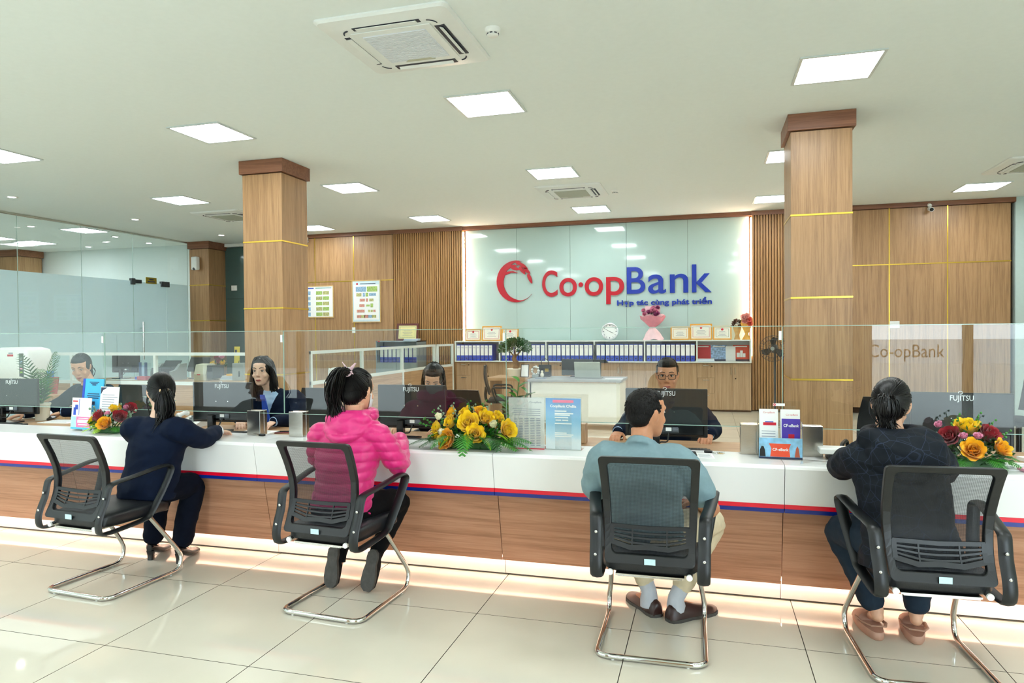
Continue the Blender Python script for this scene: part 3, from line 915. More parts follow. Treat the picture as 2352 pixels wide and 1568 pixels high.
    def bar(p, w, d=0.006):
        """flat strip along (x,z) points, w = half height"""
        top = [(x, z+w) for x, z in p]; bot = [(x, z-w) for x, z in p]
        vs = []
        for x, z in top+bot:
            vs.append((x, yb(z)-0.026, z))
        for x, z in top+bot:
            vs.append((x, yb(z)-0.018, z))
        m = len(p); fs = []
        for i in range(m-1):
            fs += [(i, i+1, m+i+1, m+i), (2*m+i, 3*m+i, 3*m+i+1, 2*m+i+1), (i, 2*m+i, 2*m+i+1, i+1), (m+i, m+i+1, 3*m+i+1, 3*m+i)]
        fs += [(0, m, 3*m, 2*m), (m-1, 3*m-1, 4*m-1, 2*m-1)]
        mb.add(vs, fs, False)
    bar([(-0.172, 0.600), (-0.09, 0.597), (0, 0.594), (0.09, 0.597), (0.172, 0.600)], 0.0085)
    bar([(-0.165, 0.580), (-0.08, 0.573), (0, 0.571), (0.08, 0.573), (0.165, 0.580)], 0.004)
    bar([(-0.16, 0.566), (-0.08, 0.553), (0, 0.550), (0.08, 0.553), (0.16, 0.566)], 0.004)
    bar([(-0.158, 0.551), (-0.08, 0.533), (0, 0.529), (0.08, 0.533), (0.158, 0.551)], 0.004)
    bar([(-0.172, 0.535), (-0.085, 0.513), (0, 0.517), (0.085, 0.513), (0.172, 0.535)], 0.010)
    for x0, x1 in ((-0.176, -0.157), (0.157, 0.176), (-0.079, -0.073), (0.073, 0.079)):
        zt, zb = 0.603, (0.532 if abs(x0) > 0.1 else 0.515)
        vs = []
        for dy in (-0.0265, -0.0175):
            for x, z in ((x0, zt), (x1, zt), (x1, (zt+zb)/2), (x1, zb), (x0, zb), (x0, (zt+zb)/2)):
                vs.append((x, yb(z)+dy, z))
        mb.add(vs, [(0, 1, 2, 5), (5, 2, 3, 4), (7, 6, 11, 8), (8, 11, 10, 9), (0, 6, 7, 1), (1, 7, 8, 2), (2, 8, 9, 3), (3, 9, 10, 4), (4, 10, 11, 5), (5, 11, 6, 0)], False)
    mb.build('lumbar_support', BLACK_PL, t)
    # armrests: one closed loop each side
    for s in (-1, 1):
        loop = [(0.232, -0.022, 0.405), (0.233, -0.024, 0.44), (0.234, -0.010, 0.49), (0.236, 0.018, 0.55), (0.238, 0.030, 0.60), (0.241, 0.045, 0.638), (0.246, 0.085, 0.652), (0.260, 0.17, 0.664), (0.275, 0.28, 0.683), (0.283, 0.36, 0.694), (0.284, 0.405, 0.690), (0.283, 0.425, 0.672), (0.279, 0.42, 0.64), (0.262, 0.385, 0.55), (0.238, 0.325, 0.43), (0.234, 0.30, 0.402), (0.232, 0.25, 0.389), (0.232, 0.10, 0.378), (0.231, 0.02, 0.377), (0.231, -0.012, 0.386)]
        pts = []
        k = len(loop)
        for i in range(k):
            p0, p1, p2, p3 = [Vector(loop[(i+d) % k]) for d in (-1, 0, 1, 2)]
            for q in range(3):
                u = q/3
                pts.append(0.5*((2*p1)+(p2-p0)*u+(2*p0-5*p1+4*p2-p3)*u*u+(3*p1-p0-3*p2+p3)*u**3))
        pts = [(s*p.x, p.y, p.z) for p in pts]
        mb = MB(); mb.tube(pts, 0.0100, 8, closed=True, flat=2.75, up=(1, 0, 0))
        o = mb.build('armrest', BLACK_PL, t)
        for y, z in ((-0.012, 0.482), (0.018, 0.575)):
            M = rot(math.radians(-70), 0, 0, (s*0.235, y-0.011, z))
            MB().ell((0, 0, 0), 0.0075, 0.0075, 0.004).v
            q = MB(); q.ell(M @ Vector((0, 0, 0)), 0.0075, 0.0045, 0.0075, None, 10, 6)
            q.build('bolt', CHROME, o)
    lb = box('sticker', mat('sticker_film', '#bfe0e6', 0.4, var=0.1, vscale=120), -0.024, 0.024, -0.0215, -0.0195, 0.452, 0.478, t)
    lb.rotation_euler = (0.0, 0, 0)
    lb.location = (0.004, -0.003, 0)
    return t
ch = make_chair('black mesh visitor chair with the woman in the dark navy suit')
ch.location = (-3.44, 3.0, 0); ch.rotation_euler = (0, 0, math.radians(-4))
dup(ch, (-1.935, 3.09, 0), math.radians(-3.7), 'black mesh visitor chair used by the woman in the pink quilted jacket')
dup(ch, (-0.247, 3.045, 0), math.radians(1.0), 'black mesh visitor chair used by the man in the teal shirt')
dup(ch, (0.915, 3.12, 0), math.radians(3.5), 'black mesh visitor chair used by the woman in the dark hooded jacket')
# ================================================================== FLOWERS AND PLANTS
YEL = mat('yellow_petal', '#fbd008', 0.55, var=0.12, vscale=25, sss=0.0, sheen=0.2)
YEL2 = mat('golden_petal', '#f9b80c', 0.55, var=0.12, vscale=25, sheen=0.2)
REDP = mat('crimson_petal', '#9c0a1e', 0.6, var=0.2, vscale=25, sheen=0.3)
PINKP = mat('pink_petal', '#f0a9c4', 0.6, var=0.1, vscale=30)
CRM = mat('cream_petal', '#f3efcb', 0.6, var=0.06, vscale=30)
LEAF = mat('green_leaf', '#2f7a1c', 0.4, var=0.25, vscale=18)
LEAF_D = mat('dark_green_leaf', '#20521e', 0.45, var=0.25, vscale=18)
LEAF_L = mat('lime_leaf', '#9ac42a', 0.4, var=0.15, vscale=18)
LEAF_G = mat('grey_green_leaf', '#7d9a80', 0.55, var=0.15, vscale=25)
STEM = mat('stem_green', '#4b6f2a', 0.5, var=0.15)
def petal(mb, base, out, up, w, l, cup, curl):
    """one cupped petal: base point, outward direction, axis direction"""
    side = out.cross(up).normalized()
    rows = 5
    vs = []
    for i in range(rows):
        t = i/(rows-1)
        ww = w*math.sin(PI*min(1.0, 0.18+0.72*t))*(1.0 if t < 0.8 else 0.88)
        for j in (-1, -0.5, 0, 0.5, 1):
            p = base + up*(l*t) + out*(cup*math.sin(PI*t*0.55)+curl*t*t*t) + side*(ww*j) - out*(0.35*ww*abs(j)**2*(1 if t < 0.8 else 0.3))
            vs.append(p)
    mb.add(vs, [(i*5+j, i*5+j+1, (i+1)*5+j+1, (i+1)*5+j) for i in range(rows-1) for j in range(4)], True)
def rose(parent, loc, axis, r, m, open_=1.0, name='rose', seed=0):
    rn = random.Random(seed)
    mb = MB()
    axis = Vector(axis).normalized()
    a = axis.orthogonal().normalized(); b = axis.cross(a)
    c = Vector(loc)
    for ring, (n, rad, cup, curl, l) in enumerate(((3, 0.08, 0.05, -0.10, 0.92), (4, 0.2, 0.16, -0.02, 0.95), (5, 0.32, 0.36, 0.12*open_, 0.98), (6, 0.42, 0.62*open_, 0.36*open_, 0.9), (7, 0.4, 0.85*open_, 0.45*open_, 0.74))):
        for k in range(n):
            th = 2*PI*(k+0.37*ring+rn.uniform(-.12, .12))/n
            out = a*math.cos(th)+b*math.sin(th)
            petal(mb, c-axis*(r*0.6)+out*(r*rad*0.6), out, axis, r*(0.40+0.09*ring), r*l*1.25, r*cup*0.62, r*curl*0.8*rn.uniform(0.7, 1.4))
    o = mb.build(name, m, parent)
    return o
def frond(parent, p0, p1, droop, w, n, m, name='palm_leaf', gap=0.35, tipw=0.25, seed=0):
    """a pinnate leaf: rib with slit leaflets on both sides"""
    rn = random.Random(seed)
    p0, p1 = Vector(p0), Vector(p1)
    mid = (p0+p1)/2+Vector((0, 0, droop))
    def P(t): return p0*(1-t)**2+mid*2*t*(1-t)+p1*t*t
    mb = MB()
    mb.tube([P(i/8) for i in range(9)], [0.003*(1-0.7*i/8) for i in range(9)], 5)
    for i in range(n):
        t = 0.08+0.9*i/n
        p, q = P(t), P(t+0.9/n*(1-gap))
        d = (P(min(1, t+0.05))-P(max(0, t-0.05))).normalized()
        side = d.cross(Vector((0, 0, 1)))
        side = side.normalized() if side.length > 1e-3 else Vector((1, 0, 0))
        nrm = side.cross(d).normalized()
        ww = w*(math.sin(PI*(0.15+0.8*t))*(1-tipw*t))*rn.uniform(0.9, 1.1)
        for s in (-1, 1):
            e = side*s*ww+d*ww*0.75-nrm*ww*0.18
            vs = [p, q, q+e*0.6+nrm*ww*0.05, p+e, p+e*0.5+nrm*ww*0.08]
            mb.add([p, q, q+e*0.55+nrm*ww*0.05, p+e, p+e*0.5+nrm*ww*0.06], [(0, 1, 2, 4), (4, 2, 3)], False)
    return mb.build(name, m, parent)
def blade(parent, p0, p1, droop, w, m, name='leaf', stripe=None, n=8):
    p0, p1 = Vector(p0), Vector(p1)
    mid = (p0+p1)/2+Vector((0, 0, droop))
    def P(t): return p0*(1-t)**2+mid*2*t*(1-t)+p1*t*t
    mb = MB(); mb.use(m)
    L, Mi, R, l2, r2 = [], [], [], [], []
    rows = []
    for i in range(n+1):
        t = i/n
        d = (P(min(1, t+0.05))-P(max(0, t-0.05))).normalized()
        s = d.cross(Vector((0, 0, 1))); s = s.normalized() if s.length > 1e-3 else Vector((1, 0, 0))
        nn = s.cross(d)
        ww = w*math.sin(PI*(0.06+0.93*t))**0.8
        rows.append([P(t)+s*ww*u+nn*abs(u)*ww*0.25 for u in (-1, -0.35, 0, 0.35, 1)])
    vs = [p for r in rows for p in r]
    for i in range(n):
        for j in range(4):
            if stripe is not None: mb.use(stripe if j in (1, 2) else m)
            mb.add([vs[i*5+j], vs[i*5+j+1], vs[(i+1)*5+j+1], vs[(i+1)*5+j]], [(0, 1, 2, 3)], True)
    return mb.build(name, None, parent)
def sprig(parent, p0, p1, m, n=9, r=0.008, name='sprig', seed=0):
    rn = random.Random(seed)
    mb = MB(); p0, p1 = Vector(p0), Vector(p1)
    mb.tube([p0, (p0+p1)/2+Vector((0, 0, 0.01)), p1], 0.0018, 5)
    for i in range(n):
        t = 0.3+0.7*i/(n-1)
        p = p0.lerp(p1, t)
        a = i*2.4
        e = Vector((math.cos(a), math.sin(a), 0.4))*r*1.5
        mb.ell(p+e, r*(1.2-0.5*t), r*(1.2-0.5*t), r*0.8, None, 6, 4)
    return mb.build(name, m, parent)
def foliage_ball(parent, c, rx, ry, rz, n, m, l=0.03, seed=0, name='foliage'):
    rn = random.Random(seed); mb = MB()
    for i in range(n):
        th, ph = rn.uniform(0, 2*PI), math.acos(rn.uniform(-0.3, 1))
        d = Vector((math.sin(ph)*math.cos(th), math.sin(ph)*math.sin(th), math.cos(ph)))
        p = Vector(c)+Vector((d.x*rx, d.y*ry, d.z*rz))*rn.uniform(0.5, 1)
        u = (d+Vector((rn.uniform(-.6, .6), rn.uniform(-.6, .6), rn.uniform(-.4, .6)))).normalized()
        s = u.orthogonal().normalized()*l*0.3
        mb.add([p, p+u*l*0.5+s, p+u*l, p+u*l*0.5-s], [(0, 1, 2, 3)], False)
    o = mb.build(name, m, parent); o['kind'] = 'stuff'
    return o
CT = 0.7845
def centre(loc, label):
    return thing('flower_arrangement', label, 'flowers', loc, group='flower arrangements on the counter')
# --- the big yellow one (positions are relative to its foot)
fx, fy = -1.36, 3.86
fa = centre((fx, fy, CT), 'wide arrangement of yellow roses and white buds on palm leaves')
MB().cbox(-0.16, 0.16, -0.06, 0.06, 0.0005, 0.05, 0.01).build('flower_tray', LEAF_D, fa)
def R(x, y, z): return (x-fx, y-fy, z-CT)
_ros = [(-1.512, 3.93, 0.985, 0.040), (-1.49, 3.85, 0.935, 0.045), (-1.585, 3.86, 0.90, 0.040), (-1.565, 3.82, 0.86, 0.036), (-1.475, 3.765, 0.845, 0.060), (-1.42, 3.93, 0.99, 0.040), (-1.355, 3.80, 0.94, 0.062), (-1.30, 3.765, 0.882, 0.056), (-1.325, 3.93, 0.99, 0.042), (-1.27, 3.87, 0.965, 0.05), (-1.215, 3.92, 0.962, 0.042), (-1.125, 3.84, 0.90, 0.056), (-1.24, 3.90, 0.93, 0.04)]
for k, (x, y, z, r) in enumerate(_ros):
    d = Vector((x-fx, y-fy-0.12, 0.10))
    rose(fa, R(x, y, z), d, r, YEL if k % 4 else YEL2, 1.0, seed=k)
    MB().tube([(0.3*(x-fx), 0.3*(y-fy), 0.05), (0.8*(x-fx), 0.8*(y-fy), z-CT-0.05), (x-fx, y-fy, z-CT-0.025)], 0.004, 6).build('stem', STEM, fa)
for k, (x, y, z) in enumerate(((-1.585, 3.9, 0.965), (-1.522, 3.79, 0.886), (-1.206, 3.82, 0.938))):
    rose(fa, R(x, y, z), (x-fx, -0.1, 0.2), 0.032, CRM, 0.35, 'rose_bud', seed=40+k)
_fr = [(-1.735, 3.78, 0.80, 0.05, 0.085), (-1.545, 3.665, 0.800, 0.10, 0.075), (-1.335, 3.630, 0.765, 0.16, 0.085), (-1.125, 3.665, 0.80, 0.10, 0.08), (-0.965, 3.80, 0.835, 0.05, 0.085), (-0.95, 3.74, 0.80, 0.06, 0.05), (-1.64, 3.72, 0.80, 0.05, 0.08), (-1.03, 3.72, 0.80, 0.05, 0.08)]
for k, (x, y, z, dr, w) in enumerate(_fr):
    frond(fa, (0.35*(x-fx), 0.3*(y-fy), 0.05), R(x, y, z), dr, w, 15, LEAF if k % 3 else LEAF_D, seed=k)
for x, y, z in ((-1.498, 3.70, 0.80), (-1.325, 3.685, 0.795), (-1.185, 3.70, 0.80), (-1.62, 3.78, 0.83), (-1.09, 3.78, 0.83)):
    blade(fa, (0.45*(x-fx), 0.35*(y-fy), 0.07), R(x, y, z), 0.06, 0.036, LEAF, 'broad_leaf', LEAF_L)
foliage_ball(fa, (0, 0.02, 0.05), 0.27, 0.09, 0.13, 420, LEAF_D, 0.03, 3)
foliage_ball(fa, (0, 0.0, 0.05), 0.28, 0.09, 0.12, 160, LEAF, 0.025, 4)
for k, (x, z) in enumerate(((-0.27, 0.21), (-0.23, 0.235), (-0.36, 0.13), (-0.14, 0.255), (-0.03, 0.27), (0.0, 0.25), (0.07, 0.275), (0.10, 0.255), (0.24, 0.20), (0.21, 0.14), (-0.33, 0.16))):
    sprig(fa, (x*0.5, 0.03, 0.08), (x, 0.05, z), LEAF_G if k % 2 else LEAF, seed=k)
# --- red, yellow and pink one on the left
fx, fy = -4.09, 3.89
fb = centre((fx, fy, CT), 'small arrangement of crimson and yellow roses beside the blue folder stand')
MB().cbox(-0.10, 0.10, -0.05, 0.05, 0.0, 0.04, 0.008).build('flower_tray', LEAF_D, fb)
for k, (x, y, z, r, m) in enumerate(((-4.154, 3.85, 0.905, 0.048, REDP), (-3.965, 3.85, 0.905, 0.05, REDP), (-3.955, 3.93, 0.955, 0.045, REDP), (-4.085, 3.93, 0.955, 0.046, YEL), (-4.048, 3.80, 0.862, 0.052, YEL2), (-4.225, 3.86, 0.868, 0.036, YEL))):
    rose(fb, R(x, y, z), (x-fx, y-fy-0.08, 0.1), r, m, 0.85, seed=60+k)
    MB().tube([(0.3*(x-fx), 0.3*(y-fy), 0.04), (x-fx, y-fy, z-CT-0.02)], 0.004, 6).build('stem', STEM, fb)
for k, (x, y, z) in enumerate(((-4.085, 3.86, 0.925), (-3.965, 3.90, 0.965), (-4.13, 3.95, 0.95))):
    rose(fb, R(x, y, z), (x-fx, -0.1, 0.2), 0.022, PINKP, 0.7, 'carnation', seed=80+k)
for k, (x, y, z) in enumerate(((-4.25, 3.80, 0.825), (-4.26, 3.85, 0.86), (-4.21, 3.76, 0.80), (-3.92, 3.78, 0.81), (-4.10, 3.75, 0.795))):
    frond(fb, (0.3*(x-fx), 0.3*(y-fy), 0.04), R(x, y, z), 0.03, 0.05, 12, LEAF if k % 2 else LEAF_L, seed=k)
foliage_ball(fb, (0, 0.0, 0.04), 0.16, 0.09, 0.10, 220, LEAF_D, 0.028, 5)
for k, (x, y, z) in enumerate(((-0.17, 0, 0.17), (0.06, -0.06, 0.13), (0.02, 0.05, 0.19), (0.17, 0.03, 0.15))):
    sprig(fb, (x*0.4, y*0.5, 0.05), (x, y, z), LEAF_G, r=0.012, seed=k)
# --- red, yellow and pink one on the right
fx, fy = 1.28, 3.90
fc = centre((fx, fy, CT), 'red, yellow and pink arrangement at the right end of the counter')
MB().cbox(-0.11, 0.11, -0.05, 0.05, 0.0, 0.04, 0.008).build('flower_tray', LEAF_D, fc)
for k, (x, y, z, r, m) in enumerate(((1.267, 3.95, 0.975, 0.056, YEL), (1.247, 3.80, 0.882, 0.052, YEL2), (1.382, 3.84, 0.890, 0.042, YEL2), (1.17, 3.88, 0.935, 0.05, REDP), (1.347, 3.90, 0.947, 0.052, REDP))):
    rose(fc, R(x, y, z), (x-fx, y-fy-0.1, 0.12), r, m, 1.0, seed=90+k)
    MB().tube([(0.3*(x-fx), 0.3*(y-fy), 0.04), (x-fx, y-fy, z-CT-0.02)], 0.004, 6).build('stem', STEM, fc)
for k, (x, y, z) in enumerate(((1.217, 3.84, 0.945), (1.279, 3.84, 0.947), (1.14, 3.95, 0.985))):
    rose(fc, R(x, y, z), (x-fx, -0.1, 0.2), 0.022, PINKP, 0.8, 'carnation', seed=110+k)
for k, (x, y, z) in enumerate(((1.44, 3.77, 0.81), (1.36, 3.73, 0.80), (1.17, 3.74, 0.80), (1.46, 3.85, 0.83), (1.10, 3.82, 0.82))):
    frond(fc, (0.3*(x-fx), 0.3*(y-fy), 0.04), R(x, y, z), 0.04, 0.06, 13, LEAF, seed=k)
foliage_ball(fc, (0, 0.02, 0.05), 0.17, 0.09, 0.14, 260, LEAF_D, 0.03, 6)
foliage_ball(fc, (0, -0.02, 0.05), 0.16, 0.07, 0.10, 90, LEAF_G, 0.028, 9)
for k, (x, y, z) in enumerate(((-0.055, 0.05, 0.25), (0.105, 0.05, 0.225), (0.04, 0.05, 0.26), (0.15, 0.0, 0.18), (-0.09, 0.03, 0.22))):
    sprig(fc, (x*0.4, y*0.5, 0.06), (x, y, z), LEAF, r=0.008, seed=k)
# --- potted palm by the left teller
pp = thing('potted_palm', 'potted parlour palm in a pale pot beside the leftmost teller', 'plant', (-5.58, 4.60, 0.741))
MB().lathe([(0.035, 0), (0.052, 0.0), (0.06, 0.13), (0.066, 0.135), (0.066, 0.15), (0.055, 0.15), (0.053, 0.13), (0.001, 0.13)], n=20).build('pot', CREAM, pp)
rn = random.Random(5)
for k, (x, y, z, dz) in enumerate(((-0.24, 0.0, 0.58, 0.12), (0.10, 0.05, 0.60, 0.14), (-0.32, -0.05, 0.36, 0.16), (0.17, -0.05, 0.36, 0.16), (0.10, -0.1, 0.42, 0.12), (-0.14, 0.1, 0.44, 0.1), (0.06, 0.12, 0.56, 0.12), (-0.05, -0.12, 0.36, 0.1), (0.06, -0.14, 0.30, 0.14), (-0.18, -0.12, 0.28, 0.12))):
    frond(pp, (0, 0, 0.12), (x, y, z), dz, 0.11, 14, LEAF if k % 2 else LEAF_D, 'palm_frond', 0.55, seed=k)
# --- zamioculcas behind the white notice
def potted(loc, label, spots, pot_r=0.06, pot_h=0.11, m=LEAF_D, lw=0.03, potm=DGREY):
    t = thing('potted_plant', label, 'plant', loc)
    MB().lathe([(pot_r*0.7, 0), (pot_r*0.8, 0.0), (pot_r, pot_h), (pot_r*0.9, pot_h), (pot_r*0.85, pot_h-0.02), (0.001, pot_h-0.02)], n=18).build('pot', potm, t)
    for k, (x, y, z) in enumerate(spots):
        MB().tube([(0, 0, pot_h-0.02), (x*0.6, y*0.6, z*0.7), (x, y, z)], 0.004, 6).build('stem', STEM, t)
        for q in range(5):
            s = 1 if q % 2 else -1
            u = 0.45+0.14*q
            b = Vector((x*u, y*u, pot_h+(z-pot_h)*u))
            e = b+Vector((s*0.06+x*0.15, rn.uniform(-0.03, 0.03), 0.035))
            blade(t, b, e, 0.012, lw, m if (k+q) % 3 else LEAF, 'leaf', n=5)
    return t
potted((-1.23, 4.35, 0.741), 'green leafy plant behind the white price notice', ((-0.06, 0, 0.28), (0.03, 0.02, 0.40), (0.09, 0, 0.33), (-0.02, -0.04, 0.22), (0.02, -0.03, 0.3)), m=LEAF, lw=0.034)
potted((-4.14, 4.38, 0.741), 'green leafy plant in a dark pot left of the navy suited woman', ((-0.03, 0, 0.30), (0.07, 0.02, 0.27), (0.1, 0, 0.2), (-0.04, -0.03, 0.22)), m=LEAF_D)
# --- bonsai on the manager's side table
bo = thing('bonsai', 'bonsai tree in a cream pot on the side table', 'plant', (-2.80, 10.55, 0.755))
MB().lathe([(0.09, 0), (0.12, 0.0), (0.135, 0.12), (0.125, 0.13), (0.11, 0.13), (0.001, 0.12)], n=20).build('pot', CREAM, bo)
MB().tube(bez([(0, 0, 0.12), (0.03, 0, 0.2), (-0.02, 0, 0.28), (0.01, 0, 0.36)], 4), [0.05-0.002*i for i in range(13)], 9).build('trunk', mat('bonsai_bark', '#8a6a4c', 0.8, var=0.2, bump=0.3), bo)
for sx in (-0.1, 0.1, 0.0):
    MB().tube([(0, 0, 0.3), (sx, 0, 0.42)], 0.012, 6).build('branch', MATS['bonsai_bark'], bo)
foliage_ball(bo, (0, 0, 0.44), 0.26, 0.2, 0.17, 700, LEAF_D, 0.05, 12, 'crown')
foliage_ball(bo, (0, 0, 0.44), 0.25, 0.2, 0.17, 250, LEAF_G, 0.045, 13, 'crown')
# ================================================================== PEOPLE
SKIN = mat('skin', '#dba98a', 0.5, var=0.05, vscale=30, sss=0.12)
SKIN_D = mat('skin_tan', '#c68a66', 0.5, var=0.06, vscale=30, sss=0.12)
SKIN_F = mat('skin_fair', '#e6bda4', 0.48, var=0.04, vscale=30, sss=0.12)
HAIR = mat('black_hair', '#080606', 0.42, spec=0.35, var=0.3, vscale=90)
HAIR_S = mat('short_black_hair', '#0b0807', 0.55, spec=0.25, var=0.35, vscale=160, bump=0.4, bscale=220)
NAVY = mat('navy_suiting', '#07142a', 0.8, spec=0.15, var=0.08, vscale=40)
NAVY_T = mat('navy_trousers', '#060c1a', 0.85, spec=0.12, var=0.08, vscale=40)
PINK = mat('pink_nylon', '#d91c78', 0.38, spec=0.5, var=0.06, vscale=18, sheen=0.2)
BLACKC = mat('black_cloth', '#08080a', 0.85, spec=0.15, var=0.12, vscale=50)
TEAL = mat('teal_jersey', '#7b949b', 0.85, spec=0.2, var=0.04, vscale=60)
KHAKI = mat('khaki_cotton', '#d3c4a4', 0.85, var=0.05, vscale=40)
MAROON = mat('maroon_knit', '#1b0a16', 0.9, spec=0.15, var=0.15, vscale=80, bump=0.2, bscale=200)
SLATE_T = mat('slate_trousers', '#232f3c', 0.85, spec=0.15, var=0.08, vscale=40)
SHIRT_B = mat('pale_blue_shirt', '#a9c6e8', 0.7, var=0.03)
SHIRT_W = mat('white_shirt', '#eef0f2', 0.7, var=0.02)
TIE = mat('royal_blue_tie', '#1d46b4', 0.5, var=0.08)
LIP = mat('lip', '#a8564f', 0.4, var=0.05)
EYEW = mat('eye_white', '#e9e6e2', 0.2, var=0.02)
IRIS = mat('iris', '#1a100c', 0.1, var=0.05)
LOAFER = mat('brown_leather', '#321a15', 0.4, var=0.12, vscale=40)
SOLE = mat('rubber_sole', '#4a4743', 0.85, var=0.2, vscale=40)
CLOG = mat('tan_clog_foam', '#b78d78', 0.6, var=0.06)
SOCK = mat('grey_sock', '#b9bcc2', 0.9, var=0.05)
def hoodie_mat():
    m = bpy.data.materials.new('dark_printed_nylon'); m.use_nodes = True
    nt = m.node_tree; N, Lk = nt.nodes, nt.links
    b = N['Principled BSDF']; b.inputs['Roughness'].default_value = 0.7; b.inputs['Specular IOR Level'].default_value = 0.2
    tc = N.new('ShaderNodeTexCoord')
    cols = None
    fac = None
    for sc, wdt in ((7.0, 0.008), (19.0, 0.018)):
        v = N.new('ShaderNodeTexVoronoi'); v.feature = 'DISTANCE_TO_EDGE'; v.inputs['Scale'].default_value = sc
        Lk.new(tc.outputs['Object'], v.inputs['Vector'])
        lt = N.new('ShaderNodeMath'); lt.operation = 'LESS_THAN'; lt.inputs[1].default_value = wdt
        Lk.new(v.outputs['Distance'], lt.inputs[0])
        ml = N.new('ShaderNodeMath'); ml.operation = 'MULTIPLY'; ml.inputs[1].default_value = 0.55 if sc < 10 else 0.28
        Lk.new(lt.outputs[0], ml.inputs[0])
        if fac is None: fac = ml
        else:
            mxn = N.new('ShaderNodeMath'); mxn.operation = 'MAXIMUM'
            Lk.new(fac.outputs[0], mxn.inputs[0]); Lk.new(ml.outputs[0], mxn.inputs[1]); fac = mxn
    mix = N.new('ShaderNodeMix'); mix.data_type = 'RGBA'
    mix.inputs[6].default_value = lin('#0f151d'); mix.inputs[7].default_value = lin('#353f58')
    Lk.new(fac.outputs[0], mix.inputs[0]); Lk.new(mix.outputs[2], b.inputs['Base Color'])
    return m
HOODIE = hoodie_mat()

def solidify(mb, voxel, smooth=4):
    """fuse overlapping closed shapes into one continuous surface"""
    me = mb.mesh('tmp')
    o = bpy.data.objects.new('tmp', me); COL.objects.link(o)
    r = o.modifiers.new('r', 'REMESH'); r.mode = 'VOXEL'; r.voxel_size = voxel; r.use_smooth_shade = True
    if smooth:
        s = o.modifiers.new('s', 'SMOOTH'); s.factor = 0.5; s.iterations = smooth
    dg = bpy.context.evaluated_depsgraph_get()
    out = bpy.data.meshes.new_from_object(o.evaluated_get(dg))
    bpy.data.objects.remove(o); bpy.data.meshes.remove(me)
    return out
def mesh_obj(me, name, mats, parent, base, fn=None, pick=None, extra=None):
    """displace along normals with fn(co, n), choose material with pick(co, n)"""
    n = len(me.vertices)
    co = np.empty(n*3); me.vertices.foreach_get('co', co); co = co.reshape(-1, 3)
    no = np.empty(n*3); me.vertices.foreach_get('normal', no); no = no.reshape(-1, 3)
    if fn is not None:
        d = np.array([fn(Vector(c), Vector(q)) for c, q in zip(co, no)])
        co = co + no*d[:, None]
    me.vertices.foreach_set('co', (co-np.array(base)).ravel())
    me.materials.clear()
    for m in mats: me.materials.append(m)
    if pick is not None:
        for p in me.polygons:
            c = co[list(p.vertices)].mean(0)
            p.material_index = pick(Vector(c), p.normal)
    me.polygons.foreach_set('use_smooth', [True]*len(me.polygons))
    me.update(); me.name = name
    o = bpy.data.objects.new(name, me); COL.objects.link(o)
    o.parent = parent
    return o
def ring(c, w, d, lat, up, n=24, e=0.85):
    lat = Vector(lat).normalized(); f = Vector(up).cross(lat).normalized()
    out = []
    for i in range(n):
        a = 2*PI*i/n
        cx, sy = math.cos(a), math.sin(a)
        out.append(Vector(c)+lat*w*math.copysign(abs(cx)**e, cx)+f*d*math.copysign(abs(sy)**e, sy))
    return out
def spine(mb, specs, lat):
    pts = [Vector(s[0]) for s in specs]
    rings = []
    for i, (c, w, d) in enumerate(specs):
        up = pts[min(i+1, len(pts)-1)]-pts[max(i-1, 0)]
        rings.append(ring(c, w, d, lat, up))
    mb.loft(rings)
def limb(mb, pts, rs, n=14, k=4):
    P = bez(pts, k)
    R = []
    for i in range(len(rs)-1):
        for q in range(k):
            R.append(rs[i]+(rs[i+1]-rs[i])*q/k)
    R.append(rs[-1])
    mb.tube(P, R, n)
    mb.ell(P[0], R[0], R[0], R[0], None, 12, 8); mb.ell(P[-1], R[-1], R[-1], R[-1], None, 12, 8)
HEAD = [(-.116, .058, .016, .014), (-.108, .054, .032, .030), (-.090, .040, .046, .050), (-.066, .024, .056, .070), (-.035, .010, .064, .084), (0, .003, .070, .093), (.03, .0, .073, .096), (.062, -.004, .071, .093), (.09, -.008, .058, .077), (.107, -.010, .036, .050), (.116, -.012, .014, .02)]
def head_shape(mb, M, man=False):
    rings = []
    for z, yc, hw, hd in HEAD:
        if man and z < -0.03: hw *= 1.08
        rings.append([M @ Vector((hw*math.copysign(abs(math.cos(a))**0.9, math.cos(a)), yc+hd*math.sin(a), z)) for a in [2*PI*i/22 for i in range(22)]])
    mb.loft(rings)
    mb.tube([M @ Vector(p) for p in ((0, .090, .022), (0, .101, 0.0), (0, .112, -.022), (0, .104, -.034))], [0.007, .0085, .0115, .009], 10)
    for s in (-1, 1):
        mb.ell(M @ Vector((s*.010, .100, -.030)), .008, .009, .007, M.to_3x3(), 8, 6)
        e = M @ rot(0, math.radians(s*12), math.radians(-s*22), (s*.073, -.006, -.006))
        mb.ell(e @ Vector((0, 0, 0)), .009, .018, .031, e.to_3x3(), 12, 8)
        mb.ell(M @ Vector((s*.040, .066, -.030)), .022, .020, .022, M.to_3x3(), 10, 7)
        mb.ell(M @ Vector((s*.030, .076, .030)), .026, .018, .010, M.to_3x3(), 10, 7)
    mb.ell(M @ Vector((0, .089, -.066)), .024, .014, .016, M.to_3x3(), 10, 7)
    mb.ell(M @ Vector((0, .078, -.098)), .022, .018, .015, M.to_3x3(), 10, 7)
